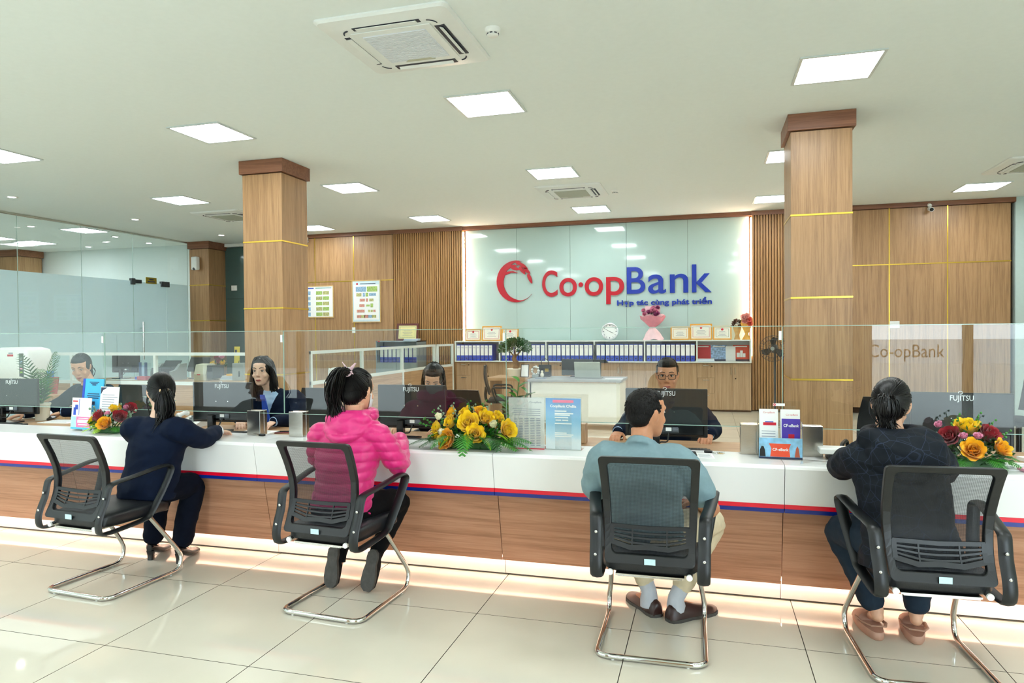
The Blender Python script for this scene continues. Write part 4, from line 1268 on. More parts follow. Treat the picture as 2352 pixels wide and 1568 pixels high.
def hand(mb, wrist, d, pn, side, curl=0.5, s=1.0):
    """palm, four bent fingers of unequal length and a thumb; d = pointing direction, pn = direction the palm faces, side = +1 when the thumb is on the left of d seen from the back of the hand"""
    w = Vector(wrist); d = Vector(d).normalized(); pn = Vector(pn); pn = (pn-d*pn.dot(d)).normalized()
    lat = d.cross(pn).normalized()*side
    def P(a, b, c): return w+(d*a+lat*b+pn*c)*s
    rings = []
    for a, hw, hd in ((-.02, .026, .019), (.0, .027, .017), (.03, .036, .015), (.06, .041, .014), (.085, .040, .012), (.092, .034, .008)):
        rings.append([P(a, hw*math.cos(t), hd*math.sin(t)) for t in [2*PI*i/14 for i in range(14)]])
    mb.loft(rings)
    for b, l, r in ((.031, .070, .0088), (.0105, .080, .0092), (-.0105, .074, .0088), (-.030, .058, .0078)):
        pts = [P(.07, b*.95, 0)]
        ang, a, c = 0.12*curl, .088, 0.0
        pts.append(P(a, b, c))
        for seg, f in ((.45, .5), (.30, .9), (.25, .7)):
            ang += curl*f
            a += l*seg*math.cos(ang); c += l*seg*math.sin(ang)
            pts.append(P(a, b*(1+.05), c))
        mb.tube(bez(pts, 3), [r*1.05*(1-0.22*i/12) for i in range(13)], 8)
        mb.ell(pts[-1], r*.8*s, r*.8*s, r*.8*s, None, 8, 6)
    tp = [P(.012, .022, .004), P(.035, .045, .012), P(.058, .058, .020+.01*curl), P(.080, .060-.012*curl, .028+.012*curl)]
    mb.tube(bez(tp, 3), [.0125-.004*i/9 for i in range(10)], 8)
    mb.ell(tp[-1], .0085, .0085, .0085, None, 8, 6)
def wrinkle(amp, sc, seed=0.0, stretch=(1, 1, 1.6)):
    def f(c, n):
        p = Vector((c.x*stretch[0]*sc+seed, c.y*stretch[1]*sc, c.z*stretch[2]*sc))
        return amp*(1-abs(noise.noise(p))*3.0)*0.5 + amp*0.5*noise.noise(p*2.3)
    return f
def hair_strands(mb, M, c, R, starts, tie, r=0.0024, lift=1.03, n=9, seed=0, jit=0.03):
    """combed strands over the skull from hairline directions to the tie point (head space)"""
    rn = random.Random(seed)
    if tuple(c) == (0, -.013, .024) and len(starts) > 100:      # nape: a second layer over the back of the head
        nape = [(rn.uniform(-.95, .95), rn.uniform(-1, -.05), rn.uniform(-.95, -.1)) for _ in range(220)]
        hair_strands(mb, M, (0, -.048, -.023), (.070, .063, .067), nape, (tie[0], min(tie[1], -.10), tie[2] if tie[2] > .03 else -.005), r, 1.0, n, seed+50, .05)
    c = Vector(c); T = Vector(tie)-c
    td = Vector((T.x/R[0], T.y/R[1], T.z/R[2])).normalized()
    for s in starts:
        sd = Vector(s).normalized()
        sd = (sd+Vector((rn.uniform(-jit, jit), rn.uniform(-jit, jit), rn.uniform(-jit, jit)))).normalized()
        pts = []
        om = sd.angle(td)
        if om < 0.1: continue
        for i in range(n):
            t = i/(n-1)
            v = (sd*math.sin((1-t)*om)+td*math.sin(t*om))/math.sin(om)
            k = lift*(1+0.012*math.sin(PI*t))
            pts.append(M @ (c+Vector((v.x*R[0], v.y*R[1], v.z*R[2]))*k))
        mb.tube(pts, [r*(0.8+0.4*rn.random())]*n, 4)
def face(parent, base, M, skin, look=0.0, brow=True, lips=LIP, eyes=True, browm=HAIR):
    """eyes, brows and lips as small parts"""
    def mk(mb, name, m):
        return mb.build(name, m, parent, None)
    off = Matrix.Translation(-Vector(base))
    Q = off @ M
    for s in (-1, 1):
        if eyes:
            mb = MB(); mb.ell(Q @ Vector((s*.031, .0830, .010)), .0135, .008, .0062 if look < .5 else .0035, Q.to_3x3(), 12, 8)
            e = mk(mb, 'eye', EYEW)
            mb = MB(); mb.ell(Q @ Vector((s*.030-.001, .0892, .010-0.002*look)), .0058, .0032, .0058 if look < .5 else .0034, Q.to_3x3(), 10, 6)
            mb.build('iris', IRIS, e)
            mb = MB(); mb.tube([Q @ Vector((s*x, y, z)) for x, y, z in ((.0175, .0895, .012), (.024, .0925, .0165), (.033, .0918, .0172), (.041, .0858, .0135), (.0455, .0805, .0105))], .0018, 6)
            mb.build('eyelid', browm, e)
        if brow:
            mb = MB(); mb.tube([Q @ Vector((s*x, y, z)) for x, y, z in ((.012, .1005, .0325), (.022, .0995, .0375), (.034, .0945, .039), (.047, .0845, .0345))], [.0026, .0034, .003, .0014], 6, flat=0.6)
            mk(mb, 'eyebrow', browm)
    mb = MB(); mb.tube([Q @ Vector((x, y, z)) for x, y, z in ((-.023, .0945, -.0645), (-.011, .1035, -.061), (0, .1050, -.0625), (.011, .1035, -.061), (.023, .0945, -.0645))], [.0016, .0036, .0036, .0036, .0016], 7)
    mb.tube([Q @ Vector((x, y, z)) for x, y, z in ((-.021, .0945, -.0665), (-.010, .1025, -.0695), (0, .1040, -.0705), (.010, .1025, -.0695), (.021, .0945, -.0665))], [.0014, .0038, .0044, .0038, .0014], 7)
    mk(mb, 'lips', lips)

def make_person(label, base, J, skin, man=False, body_only_hands=True):
    """one continuous body surface: head, neck, trunk, arms, hands, legs, feet"""
    root = thing('person', label, 'person', base)
    HY[0] = J['yaw']
    M = Matrix.Translation(Vector(J['head'])) @ Euler((J.get('pitch', 0), J.get('roll', 0), J['yaw'])).to_matrix().to_4x4()
    lat = Vector((math.cos(J['face']), math.sin(J['face']), 0))
    mb = MB()
    head_shape(mb, M, man)
    nk = Vector(J['neck']); hd = M @ Vector((0, -.022, -.075))
    mb.tube(bez([nk-Vector((0, 0, .03)), nk+(hd-nk)*0.45, hd], 3), [0.066, .062, .057, .054, .053, .053, .056], 14)
    pel, che = Vector(J['pelvis']), Vector(J['chest'])
    spine(mb, [(pel+Vector((0, 0, -.06)), .13, .10), (pel, .15, .11), (pel.lerp(che, .5), .125, .09), (che, .15, .10), (che.lerp(nk, .6), .14, .085), (nk, .06, .055)], lat)
    for s in ('L', 'R'):
        sh, el, wr = Vector(J['sh'+s]), Vector(J['el'+s]), Vector(J['wr'+s])
        limb(mb, [sh, el, wr], [.045, .036, .024])
        hp, kn, an = Vector(J['hip'+s]), Vector(J['kn'+s]), Vector(J['an'+s])
        limb(mb, [hp, kn, an], [.075, .052, .034])
        ft = Vector(J['toe'+s])
        hl = an+(an-ft).normalized()*0.02
        limb(mb, [Vector((hl.x, hl.y, an.z-.025)), an.lerp(ft, .45)-Vector((0, 0, .022)), an.lerp(ft, .8)-Vector((0, 0, .016))], [.027, .020, .013])
    me = solidify(mb, 0.0062, 2)
    hm = MB()
    for s in ('L', 'R'):
        h = J.get('hand'+s)
        if h: hand(hm, J['wr'+s], h[0], h[1], h[2], h[3], h[4] if len(h) > 4 else 0.95)
    if hm.v:
        m2 = solidify(hm, 0.0036, 1)
        fin = MB()
        for q in (me, m2):
            fin.add([v.co.copy() for v in q.vertices], [tuple(p.vertices) for p in q.polygons], True)
        me = fin.mesh('body'); bpy.data.meshes.remove(m2)
    body = mesh_obj(me, 'body', [skin], root, base)
    root['_'] = 0; del root['_']
    return root, body, M, lat

def garment(root, base, J, lat, m, pads, sleeves, fn=None, pick=None, mats=None, extra=None, voxel=0.008, smooth=5, name='jacket'):
    """upper garment: trunk rings plus sleeves; pads = list of (t along pelvis-chest-neck or point, w, d)"""
    mb = MB()
    pel, che, nk = Vector(J['pelvis']), Vector(J['chest']), Vector(J['neck'])
    specs = []
    for t, w, d in pads:
        if isinstance(t, (tuple, list)): c = Vector(t)
        else: c = pel.lerp(che, t) if t <= 1 else che.lerp(nk, t-1)
        specs.append((c, w, d))
    spine(mb, specs, lat)
    for s in ('L', 'R'):
        q = sleeves.get(s)
        if not q: continue
        upto, rs = q
        sh, el, wr = Vector(J['sh'+s]), Vector(J['el'+s]), Vector(J['wr'+s])
        cen = che.lerp(nk, .55)
        if upto == 'full':
            limb(mb, [cen.lerp(sh, .55), sh, el, wr-(wr-el)*0.06], [rs[0]*1.05]+list(rs))
        else:
            limb(mb, [cen.lerp(sh, .55), sh, sh.lerp(el, upto)], [rs[0]*1.05, rs[0], rs[1]])
    if extra: extra(mb)
    me = solidify(mb, voxel, smooth)
    return mesh_obj(me, name, mats or [m], root, base, fn, pick)
def trousers(root, base, J, lat, m, rs, upto=0.93, fn=None, name='trousers', hem=None):
    mb = MB()
    pel = Vector(J['pelvis'])
    spine(mb, [(pel+Vector((0, 0, -.085)), .155, .12), (pel+Vector((0, 0, -.02)), .175, .135), (pel+Vector((0, .0, .07)), .15, .115)], lat)
    for s in ('L', 'R'):
        hp, kn, an = Vector(J['hip'+s]), Vector(J['kn'+s]), Vector(J['an'+s])
        limb(mb, [hp, hp.lerp(kn, .55)+Vector((0, 0, .01)), kn, kn.lerp(an, upto*.5), kn.lerp(an, upto)], rs)
    me = solidify(mb, 0.0085, 4)
    return mesh_obj(me, name, [m], root, base, fn or wrinkle(.006, 9, 3))
def cap_hair(root, base, M, blobs, m=HAIR, voxel=0.006, strands=None, name='hair', fn=None, smooth=3):
    mb = MB()
    for c, rx, ry, rz in blobs:
        mb.ell(M @ Vector(c), rx, ry, rz, M.to_3x3(), 24, 16)
    me = solidify(mb, voxel, smooth)
    fin = MB()
    fin.add([v.co.copy() for v in me.vertices], [tuple(p.vertices) for p in me.polygons], True)
    bpy.data.meshes.remove(me)
    if strands: strands(fin)
    return mesh_obj(fin.mesh(name), name, [m], root, base, fn)
def shoe_loafer(root, base, heel, toe, m, sole, h=0.075, w=0.042, name='shoe', heel_h=0.0, collar=True):
    """closed shoe from heel to toe on the floor"""
    a, b = Vector(heel), Vector(toe)
    d = (b-a); L = d.length; d.normalize()
    s = Vector((-d.y, d.x, 0))
    mb = MB(); mb.use(m)
    rings = []
    for t, ww, hh in ((0.0, .55, .75), (.05, .8, .95), (.18, .88, 1.0), (.36, .85, .95), (.5, .92, .78), (.68, 1.06, .62), (.84, 1.0, .52), (.95, .7, .42), (1.0, .3, .3)):
        c = a+d*(L*t)
        zz = c.z
        rings.append([c+s*(w*ww*math.cos(x))+Vector((0, 0, .012+(h*hh-.012)*max(0, math.sin(x)) if math.sin(x) > 0 else .010)) for x in [2*PI*i/14 for i in range(14)]])
    mb.loft(rings)
    mb.use(sole)
    out = [a+d*(L*t)+s*(w*ww*1.05) for t, ww in ((-.01, .3), (0.03, .75), (.15, .92), (.4, .84), (.68, 1.08), (.86, 1.0), (.97, .6), (1.01, .1))]
    inn = [a+d*(L*t)-s*(w*ww*1.05) for t, ww in ((1.01, .1), (.97, .6), (.86, 1.0), (.68, 1.08), (.4, .84), (.15, .92), (.03, .75), (-.01, .3))]
    pl = out+inn
    n = len(pl)
    lo = [Vector((p.x, p.y, p.z)) for p in pl]; hi = [Vector((p.x, p.y, p.z+.016)) for p in pl]
    mb.add(lo+hi, [tuple(range(n-1, -1, -1)), tuple(range(n, 2*n))]+[(i, (i+1) % n, (i+1) % n+n, i+n) for i in range(n)], False)
    mb.v = [(x-base[0], y-base[1], z-base[2]) for x, y, z in mb.v]
    o = mb.build(name, None, root)
    return o
R_ = math.radians
HY = [0.0]
def hv(x, y, z):
    return Matrix.Rotation(HY[0], 3, 'Z') @ Vector((x, y, z))
def dirs(f): return [Vector(v) for v in f]
def hair_dirs(n, seed=1, zmin=-0.6, back=True):
    rn = random.Random(seed); out = []
    while len(out) < n:
        v = Vector((rn.uniform(-1, 1), rn.uniform(-1, 1), rn.uniform(-1, 1)))
        if 0.2 < v.length < 1:
            v.normalize()
            if v.y > 0.12 and v.z < 0.5: continue
            if v.z < zmin: continue
            out.append(v)
    return out

# ------------------------------------------------------------------ man in the teal shirt
b0 = (-0.26, 3.27, 0.0)
J = dict(pelvis=(-.27, 3.27, .53), chest=(-.305, 3.32, .76), neck=(-.305, 3.345, .925), head=(-.285, 3.385, 1.075), yaw=R_(-43), pitch=R_(-4), roll=0, face=0.05,
         shL=(-.49, 3.34, .85), shR=(-.12, 3.33, .85), elL=(-.555, 3.42, .655), elR=(.025, 3.38, .625), wrL=(-.46, 3.62, .72), wrR=(-.06, 3.57, .61),
         hipL=(-.36, 3.30, .51), hipR=(-.17, 3.30, .51), knL=(-.43, 3.70, .475), knR=(.02, 3.69, .475), anL=(-.295, 3.62, .105), anR=(-.155, 3.575, .105),
         toeL=(-.40, 3.77, .035), toeR=(-.01, 3.70, .035), handL=((.3, 1, -.1), (0, 0, -1), -1, .5), handR=((-.6, .6, -.2), (0, 0, -1), 1, .6))
root, body, M, lat = make_person('man in a teal shirt and khaki trousers seated with his head turned right', b0, J, SKIN_D, True)
def tee(mb):
    mb.tube([Vector(J['neck'])+Vector((0, -.012, -.012)), Vector(J['neck'])+Vector((.004, .006, .022))], [.083, .070], 16)
garment(root, b0, J, lat, TEAL, [((-.265, 3.265, .455), .165, .125), (0, .175, .135), (.5, .175, .13), (1, .205, .135), (1.45, .205, .12), (1.75, .15, .10), (2.0, .075, .07)], {'L': (.76, (.080, .073)), 'R': (.62, (.080, .074))}, wrinkle(.007, 7, 1), extra=tee, name='shirt')
trousers(root, b0, J, lat, KHAKI, [.10, .088, .073, .062, .054], 0.80)
for hx, tx, sd in (((-.245, 3.565, 0), (-.415, 3.805, 0), 0), ((-.195, 3.525, 0), (.04, 3.725, 0), 1)):
    shoe_loafer(root, b0, hx, tx, LOAFER, SOLE, .088, .047)
for an, kn in ((J['anL'], J['knL']), (J['anR'], J['knR'])):
    a, k = Vector(an), Vector(kn)
    mb = MB(); mb.tube([a-Vector((0, .004, .07)), a-Vector((0, .002, .03)), a+Vector((0, 0, .005)), a.lerp(k, .14)], [.047, .047, .041, .042], 14)
    mb.v = [(x-b0[0], y-b0[1], z-b0[2]) for x, y, z in mb.v]
    mb.build('sock', SOCK, root)
def st(fin):
    rn = random.Random(3)
    for i in range(420):
        v = Vector((rn.uniform(-1, 1), rn.uniform(-1, .75), rn.uniform(-.35, 1))).normalized()
        if v.y > 0.35 and v.z < .55: continue
        if v.z < -.25 and abs(v.x) > .75: continue
        p = Vector((0, -.014, .030))+Vector((v.x*.077, v.y*.102, v.z*.092))
        q = p+v*.003+Vector((rn.uniform(-.004, .004), .010*(v.z > .3), -.009+.006*v.z))
        fin.tube([M @ p, M @ q], [.0032, .001], 4)
cap_hair(root, b0, M, [((0, -.014, .030), .0775, .103, .093), ((0, -.045, -.015), .066, .062, .058), ((0, .028, .075), .062, .052, .042)], HAIR_S, strands=st, fn=lambda c, n: .0015*noise.noise(c*120))
face(root, b0, M, SKIN_D)

# ------------------------------------------------------------------ woman in the pink quilted jacket
b0 = (-1.92, 3.34, 0.0)
J = dict(pelvis=(-1.93, 3.34, .53), chest=(-1.93, 3.40, .78), neck=(-1.905, 3.435, 1.0), head=(-1.895, 3.465, 1.155), yaw=R_(-8), pitch=R_(-8), roll=0, face=0.0,
         shL=(-2.10, 3.40, .905), shR=(-1.745, 3.41, .915), elL=(-2.165, 3.52, .735), elR=(-1.675, 3.52, .735), wrL=(-2.08, 3.76, .835), wrR=(-1.78, 3.76, .835),
         hipL=(-2.02, 3.37, .51), hipR=(-1.84, 3.37, .51), knL=(-2.05, 3.72, .46), knR=(-1.77, 3.72, .46), anL=(-2.085, 3.57, .175), anR=(-1.86, 3.57, .175),
         toeL=(-2.085, 3.53, .06), toeR=(-1.845, 3.53, .06), handL=((.3, 1, -.1), (0, 0, -1), -1, .5), handR=((-.3, 1, -.1), (0, 0, -1), 1, .5))
root, body, M, lat = make_person('woman in a pink quilted jacket with a high ponytail and face mask', b0, J, SKIN, False)
def hood(mb):
    n = Vector(J['neck'])
    mb.ell(n+Vector((0, -.075, -.045)), .125, .060, .075, rot(R_(-12), 0, 0).to_3x3(), 20, 12)
    mb.ell(n+Vector((-.06, -.065, .0)), .075, .055, .045, None, 16, 10)
    mb.ell(n+Vector((.06, -.06, .0)), .075, .055, .045, None, 16, 10)
    mb.tube(bez([n+Vector(p) for p in ((-.13, -.03, -.01), (-.10, -.10, -.06), (-.01, -.135, -.10), (.09, -.10, -.06), (.12, -.03, -.01))], 4), .024, 10)
    mb.tube([n+Vector((.105*math.cos(a), .01+.085*math.sin(a), .02)) for a in [2*PI*i/16 for i in range(16)]], .034, 10, closed=True)
def puff(c, n):
    z = c.z+0.10*abs(c.y-3.34)
    q = abs(math.sin(PI*z/0.052))**0.5
    w = noise.noise(Vector((c.x*22, c.y*22, c.z*34)))+.6*noise.noise(Vector((c.x*45, c.y*45, c.z*60)))
    if c.y < 3.40 and c.z > .93 and abs(c.x+1.905) < .14: q = 0.8
    return 0.0095*q+0.0022*w-0.005
garment(root, b0, J, lat, PINK, [((-1.93, 3.325, .50), .175, .135), (0.05, .172, .13), (.5, .158, .118), (1, .185, .125), (1.45, .185, .11), (1.75, .145, .09), (2.0, .085, .075)], {'L': ('full', (.068, .060, .050)), 'R': ('full', (.068, .060, .050))}, puff, extra=hood, voxel=.006, smooth=5)
trousers(root, b0, J, lat, BLACKC, [.095, .085, .068, .058, .05], .80)
for an, kn in ((J['anL'], J['knL']), (J['anR'], J['knR'])):
    a, k = Vector(an), Vector(kn)
    mb = MB(); mb.tube([a-Vector((0, .01, .04)), a, a.lerp(k, .22)], [.040, .041, .042], 14)
    mb.v = [(x-b0[0], y-b0[1], z-b0[2]) for x, y, z in mb.v]
    mb.build('sock', BLACKC, root)
for x, dx in ((-2.095, 0.0), (-1.865, 0.03)):       # shoes stand on their toes, soles to the rear
    mb = MB()
    Mx = Matrix.Translation((x-b0[0], 3.475-b0[1], 0.012)) @ Euler((R_(78), 0, 0)).to_matrix().to_4x4() @ Euler((0, 0, -dx*4)).to_matrix().to_4x4()
    # shoe space: y up the sole from toe to heel, z towards the rear of the sole (negative = upper)
    outl = [(-.012, 0), (.018, .0), (.036, .02), (.043, .06), (.038, .11), (.030, .15), (.033, .185), (.030, .215), (.012, .232), (-.012, .232), (-.030, .215), (-.034, .185), (-.032, .15), (-.040, .11), (-.044, .06), (-.036, .02)]
    n = len(outl)
    mb.use(SOLE)
    vs = [Mx @ Vector((a, b, .004)) for a, b in outl]+[Mx @ Vector((a*1.03, b, -.016)) for a, b in outl]
    mb.add(vs, [tuple(range(n)), tuple(range(2*n-1, n-1, -1))]+[(i+n, (i+1) % n+n, (i+1) % n, i) for i in range(n)], False)
    mb.use(BLACKC)
    r0 = [Mx @ Vector((a, b, -.016)) for a, b in outl]
    r1 = [Mx @ Vector((a*.95, b*.98+.004, -.04)) for a, b in outl]
    r2 = [Mx @ Vector((a*.7, .10+b*.55, -.072)) for a, b in outl]
    mb.loft([r0, r1, r2])
    mb.build('shoe', None, root)
RX = (.080, .104, .100); HC = (0, -.013, .024)
tie_p = (0.0, -.098, .092)
def st(fin):
    hair_strands(fin, M, HC, RX, hair_dirs(520, 4, -.92), tie_p, .0024, 1.012, seed=2)
    rn = random.Random(9)
    T = M @ Vector(tie_p)
    for i in range(420):
        o = Vector((rn.gauss(0, .012), rn.gauss(0, .012), rn.gauss(0, .006)))
        e = Vector((-.065+rn.gauss(0, .024), -.035+rn.gauss(0, .014), -.235+rn.uniform(-.05, .03)))
        fin.tube(bez([T+o, T+Vector((-.028, -.05, .005))+o*1.5, T+Vector((-.055, -.06, -.09))+o*1.8, T+e], 3), [.003]*8+[.0022, .001], 4)
    hair_strands(fin, M, HC, RX, [(.5*s, -.6, -.75) for s in (-1, 1)]*6, tie_p, .0024, 1.012, seed=5, jit=.2)
cap_hair(root, b0, M, [(HC, *RX), ((0, -.045, -.02), .066, .060, .062), ((0, .03, .072), .060, .052, .042)], strands=st)
face(root, b0, M, SKIN)
off = Matrix.Translation(-Vector(b0)) @ M
mb = MB()
mb.tube([off @ Vector((x, y, z)) for x, y, z in ((0.012, -.095, .112), (.05, -.105, .145))], [.012, .005], 8, flat=.4)
mb.tube([off @ Vector((x, y, z)) for x, y, z in ((-0.012, -.095, .112), (-.045, -.10, .150))], [.012, .005], 8, flat=.4)
mb.tube([off @ Vector((x, y, z)) for x, y, z in ((0.008, -.10, .10), (.055, -.13, .085))], [.012, .006], 8, flat=.4)
mb.tube([off @ (Vector(tie_p)+Vector((.020*math.cos(a), .008*math.sin(a)-.004, .018*math.sin(a)))) for a in [2*PI*i/12 for i in range(12)]], .008, 8, closed=True)
mb.build('hair_bow', mat('pale_pink_satin', '#ecc9d2', 0.4, var=0.05), root)
mb = MB(); mb.loft([[off @ Vector((s*w, y+dy*(1-abs(s)**2), z)) for s in (-1, -.7, -.35, 0, .35, .7, 1)]+[off @ Vector((s*w*.98, y+dy*(1-abs(s)**2)-.004, z)) for s in (1, .7, .35, 0, -.35, -.7, -1)] for z, w, y, dy in ((-.112, .045, .050, .055), (-.085, .058, .042, .085), (-.05, .066, .036, .095), (-.02, .064, .042, .082), (-.005, .058, .050, .062))], True)
mb.tube([off @ Vector(p) for p in ((.064, .045, -.03), (.074, .01, -.01), (.076, -.01, .01))], .0016, 5)
mb.build('face_mask', mat('white_mask', '#e3e6e8', 0.8, var=0.03), root)

# ------------------------------------------------------------------ woman in the navy suit
b0 = (-3.36, 3.47, 0.0)
J = dict(pelvis=(-3.36, 3.47, .54), chest=(-3.32, 3.505, .78), neck=(-3.305, 3.515, .965), head=(-3.315, 3.535, 1.115), yaw=R_(52), pitch=R_(-14), roll=0, face=-0.1,
         shL=(-3.475, 3.475, .885), shR=(-3.115, 3.465, .895), elL=(-3.53, 3.62, .815), elR=(-3.10, 3.64, .812), wrL=(-3.42, 3.84, .825), wrR=(-3.16, 3.85, .825),
         hipL=(-3.45, 3.49, .52), hipR=(-3.28, 3.49, .52), knL=(-3.50, 3.72, .475), knR=(-3.255, 3.73, .475), anL=(-3.535, 3.675, .115), anR=(-3.30, 3.675, .115),
         toeL=(-3.56, 3.80, .03), toeR=(-3.325, 3.80, .03), handL=((.5, .8, -.1), (0, 0, -1), -1, .4), handR=((-.15, 1, -.12), (0, 0, -1), 1, .35))
root, body, M, lat = make_person('woman in a dark navy suit with a low ponytail leaning on the counter', b0, J, SKIN_F, False)
garment(root, b0, J, lat, NAVY, [((-3.365, 3.46, .46), .178, .14), (0, .182, .14), (.5, .172, .125), (1, .195, .13), (1.45, .20, .115), (1.75, .155, .095), (2.0, .075, .065)], {'L': ('full', (.075, .064, .048)), 'R': ('full', (.075, .064, .048))}, wrinkle(.009, 6.5, 5), name='jacket')
for s in ('L', 'R'):
    w, e = Vector(J['wr'+s]), Vector(J['el'+s])
    d = (w-e).normalized()
    mb = MB(); mb.tube([w-d*.012, w+d*.016], [.044, .041], 16)
    mb.v = [(x-b0[0], y-b0[1], z-b0[2]) for x, y, z in mb.v]
    mb.build('shirt_cuff', SHIRT_W, root)
trousers(root, b0, J, lat, NAVY_T, [.10, .088, .074, .068, .066], .90)
for s, hx, tx in (('L', (-3.515, 3.625, 0), (-3.585, 3.885, 0)), ('R', (-3.28, 3.615, 0), (-3.345, 3.885, 0))):
    a, b = Vector(hx)-Vector(b0), Vector(tx)-Vector(b0)
    d = (b-a); Ln = d.length; d.normalize(); sd = Vector((-d.y, d.x, 0))
    mb = MB()
    rings = []
    for t, w, zb, zt in ((0, .018, .055, .105), (.06, .030, .052, .114), (.25, .035, .036, .092), (.45, .039, .012, .064), (.65, .043, .004, .054), (.82, .032, .003, .042), (.94, .013, .003, .026), (1.0, .003, .004, .012)):
        c = a+d*(Ln*t)
        rings.append([c+sd*(w*math.cos(x))+Vector((0, 0, (zb+zt)/2+(zt-zb)/2*math.sin(x))) for x in [2*PI*i/12 for i in range(12)]])
    mb.loft(rings)
    h0 = a+d*.022
    mb.loft([ring(h0+Vector((0, 0, z)), w, w, sd, (0, 0, 1), 12, .6) for z, w in ((0, .019), (.03, .019), (.062, .025))], True)
    mb.build('pump', mat('black_patent_leather', '#0d0d0f', 0.22, spec=0.6, var=0.1), root)
tie_p = (0.0, -.106, -.012)
def st(fin):
    hair_strands(fin, M, HC, RX, hair_dirs(520, 6, -.92), tie_p, .0024, 1.012, seed=2)
    rn = random.Random(19); T = M @ Vector(tie_p)
    for i in range(380):
        o = Vector((rn.gauss(0, .011), rn.gauss(0, .007), rn.gauss(0, .007)))
        e = hv(rn.gauss(0.0, .024), -.015+rn.gauss(0, .012), -.215+rn.uniform(-.05, .04))
        fin.tube(bez([T+o*.7, T+hv(0, -.035, -.02)+o*1.4, T+hv(0, -.04, -.11)+Vector((o.x*2.6, o.y*1.5, 0)), T+e], 3), [.003]*8+[.0022, .001], 4)
    for i in range(10):
        x = rn.uniform(.055, .07)*(-1 if i % 2 else 1)
        fin.tube([M @ Vector((x, .045, .02)), M @ Vector((x*1.15, .055, -.05)), M @ Vector((x, .05, -.11+rn.uniform(-.02, .02)))], [.0022, .002, .001], 4)
cap_hair(root, b0, M, [(HC, *RX), ((0, -.050, -.025), .068, .060, .065), ((0, .03, .072), .060, .052, .042)], strands=st)
face(root, b0, M, SKIN_F, 1.0)
off = Matrix.Translation(-Vector(b0)) @ M
mb = MB(); mb.tube([off @ (Vector(tie_p)+Vector((.024*math.cos(a), -.008+.006*math.sin(a), .022*math.sin(a)))) for a in [2*PI*i/14 for i in range(14)]], .005, 8, closed=True)
mb.build('hair_tie', mat('beige_hair_tie', '#d9b98a', 0.5, var=0.05), root)

# ------------------------------------------------------------------ woman in the dark hooded jacket
b0 = (0.86, 3.34, 0.0)
J = dict(pelvis=(.86, 3.34, .53), chest=(.835, 3.40, .77), neck=(.815, 3.44, .965), head=(.815, 3.495, 1.125), yaw=R_(-21), pitch=R_(-20), roll=R_(4), face=0.05,
         shL=(.655, 3.41, .885), shR=(.985, 3.41, .885), elL=(.625, 3.60, .815), elR=(1.03, 3.60, .815), wrL=(.76, 3.82, .83), wrR=(.90, 3.82, .83),
         hipL=(.77, 3.36, .51), hipR=(.95, 3.36, .51), knL=(.64, 3.70, .47), knR=(.99, 3.70, .47), anL=(.785, 3.635, .12), anR=(.955, 3.635, .12),
         toeL=(.76, 3.79, .045), toeR=(.985, 3.79, .045), handL=((.5, .8, -.1), (0, 0, -1), -1, .4), handR=((-.5, .8, -.1), (0, 0, -1), 1, .4))
root, body, M, lat = make_person('woman in a dark patterned hooded jacket with a tied ponytail', b0, J, SKIN, False)
def hood(mb):
    n = Vector(J['neck'])
    mb.ell(n+Vector((.03, -.115, -.035)), .165, .072, .10, rot(R_(-14), 0, 0).to_3x3(), 20, 12)
    mb.ell(n+Vector((-.085, -.065, .022)), .085, .070, .055, None, 16, 10)
    mb.ell(n+Vector((.095, -.06, .022)), .085, .070, .055, None, 16, 10)
    mb.tube(bez([n+Vector(p) for p in ((-.175, -.02, -.02), (-.12, -.115, -.075), (.03, -.165, -.125), (.15, -.115, -.075), (.19, -.02, -.02))], 4), .026, 10)
    mb.tube(bez([n+Vector(p) for p in ((-.14, -.03, .035), (-.09, -.13, .005), (.03, -.165, -.03), (.12, -.13, .005), (.15, -.03, .035))], 4), .026, 10)
    mb.tube([n+Vector((.112*math.cos(a), .0+.095*math.sin(a), .035)) for a in [2*PI*i/16 for i in range(16)]], .036, 10, closed=True)
garment(root, b0, J, lat, HOODIE, [((.85, 3.33, .43), .205, .15), (0, .195, .145), (.5, .18, .13), (1, .19, .13), (1.45, .19, .115), (1.75, .15, .095), (2.0, .085, .075)], {'L': ('full', (.072, .064, .05)), 'R': ('full', (.072, .064, .05))}, wrinkle(.011, 7, 11), extra=hood, name='hooded_jacket')
trousers(root, b0, J, lat, SLATE_T, [.10, .09, .076, .066, .060], .86)
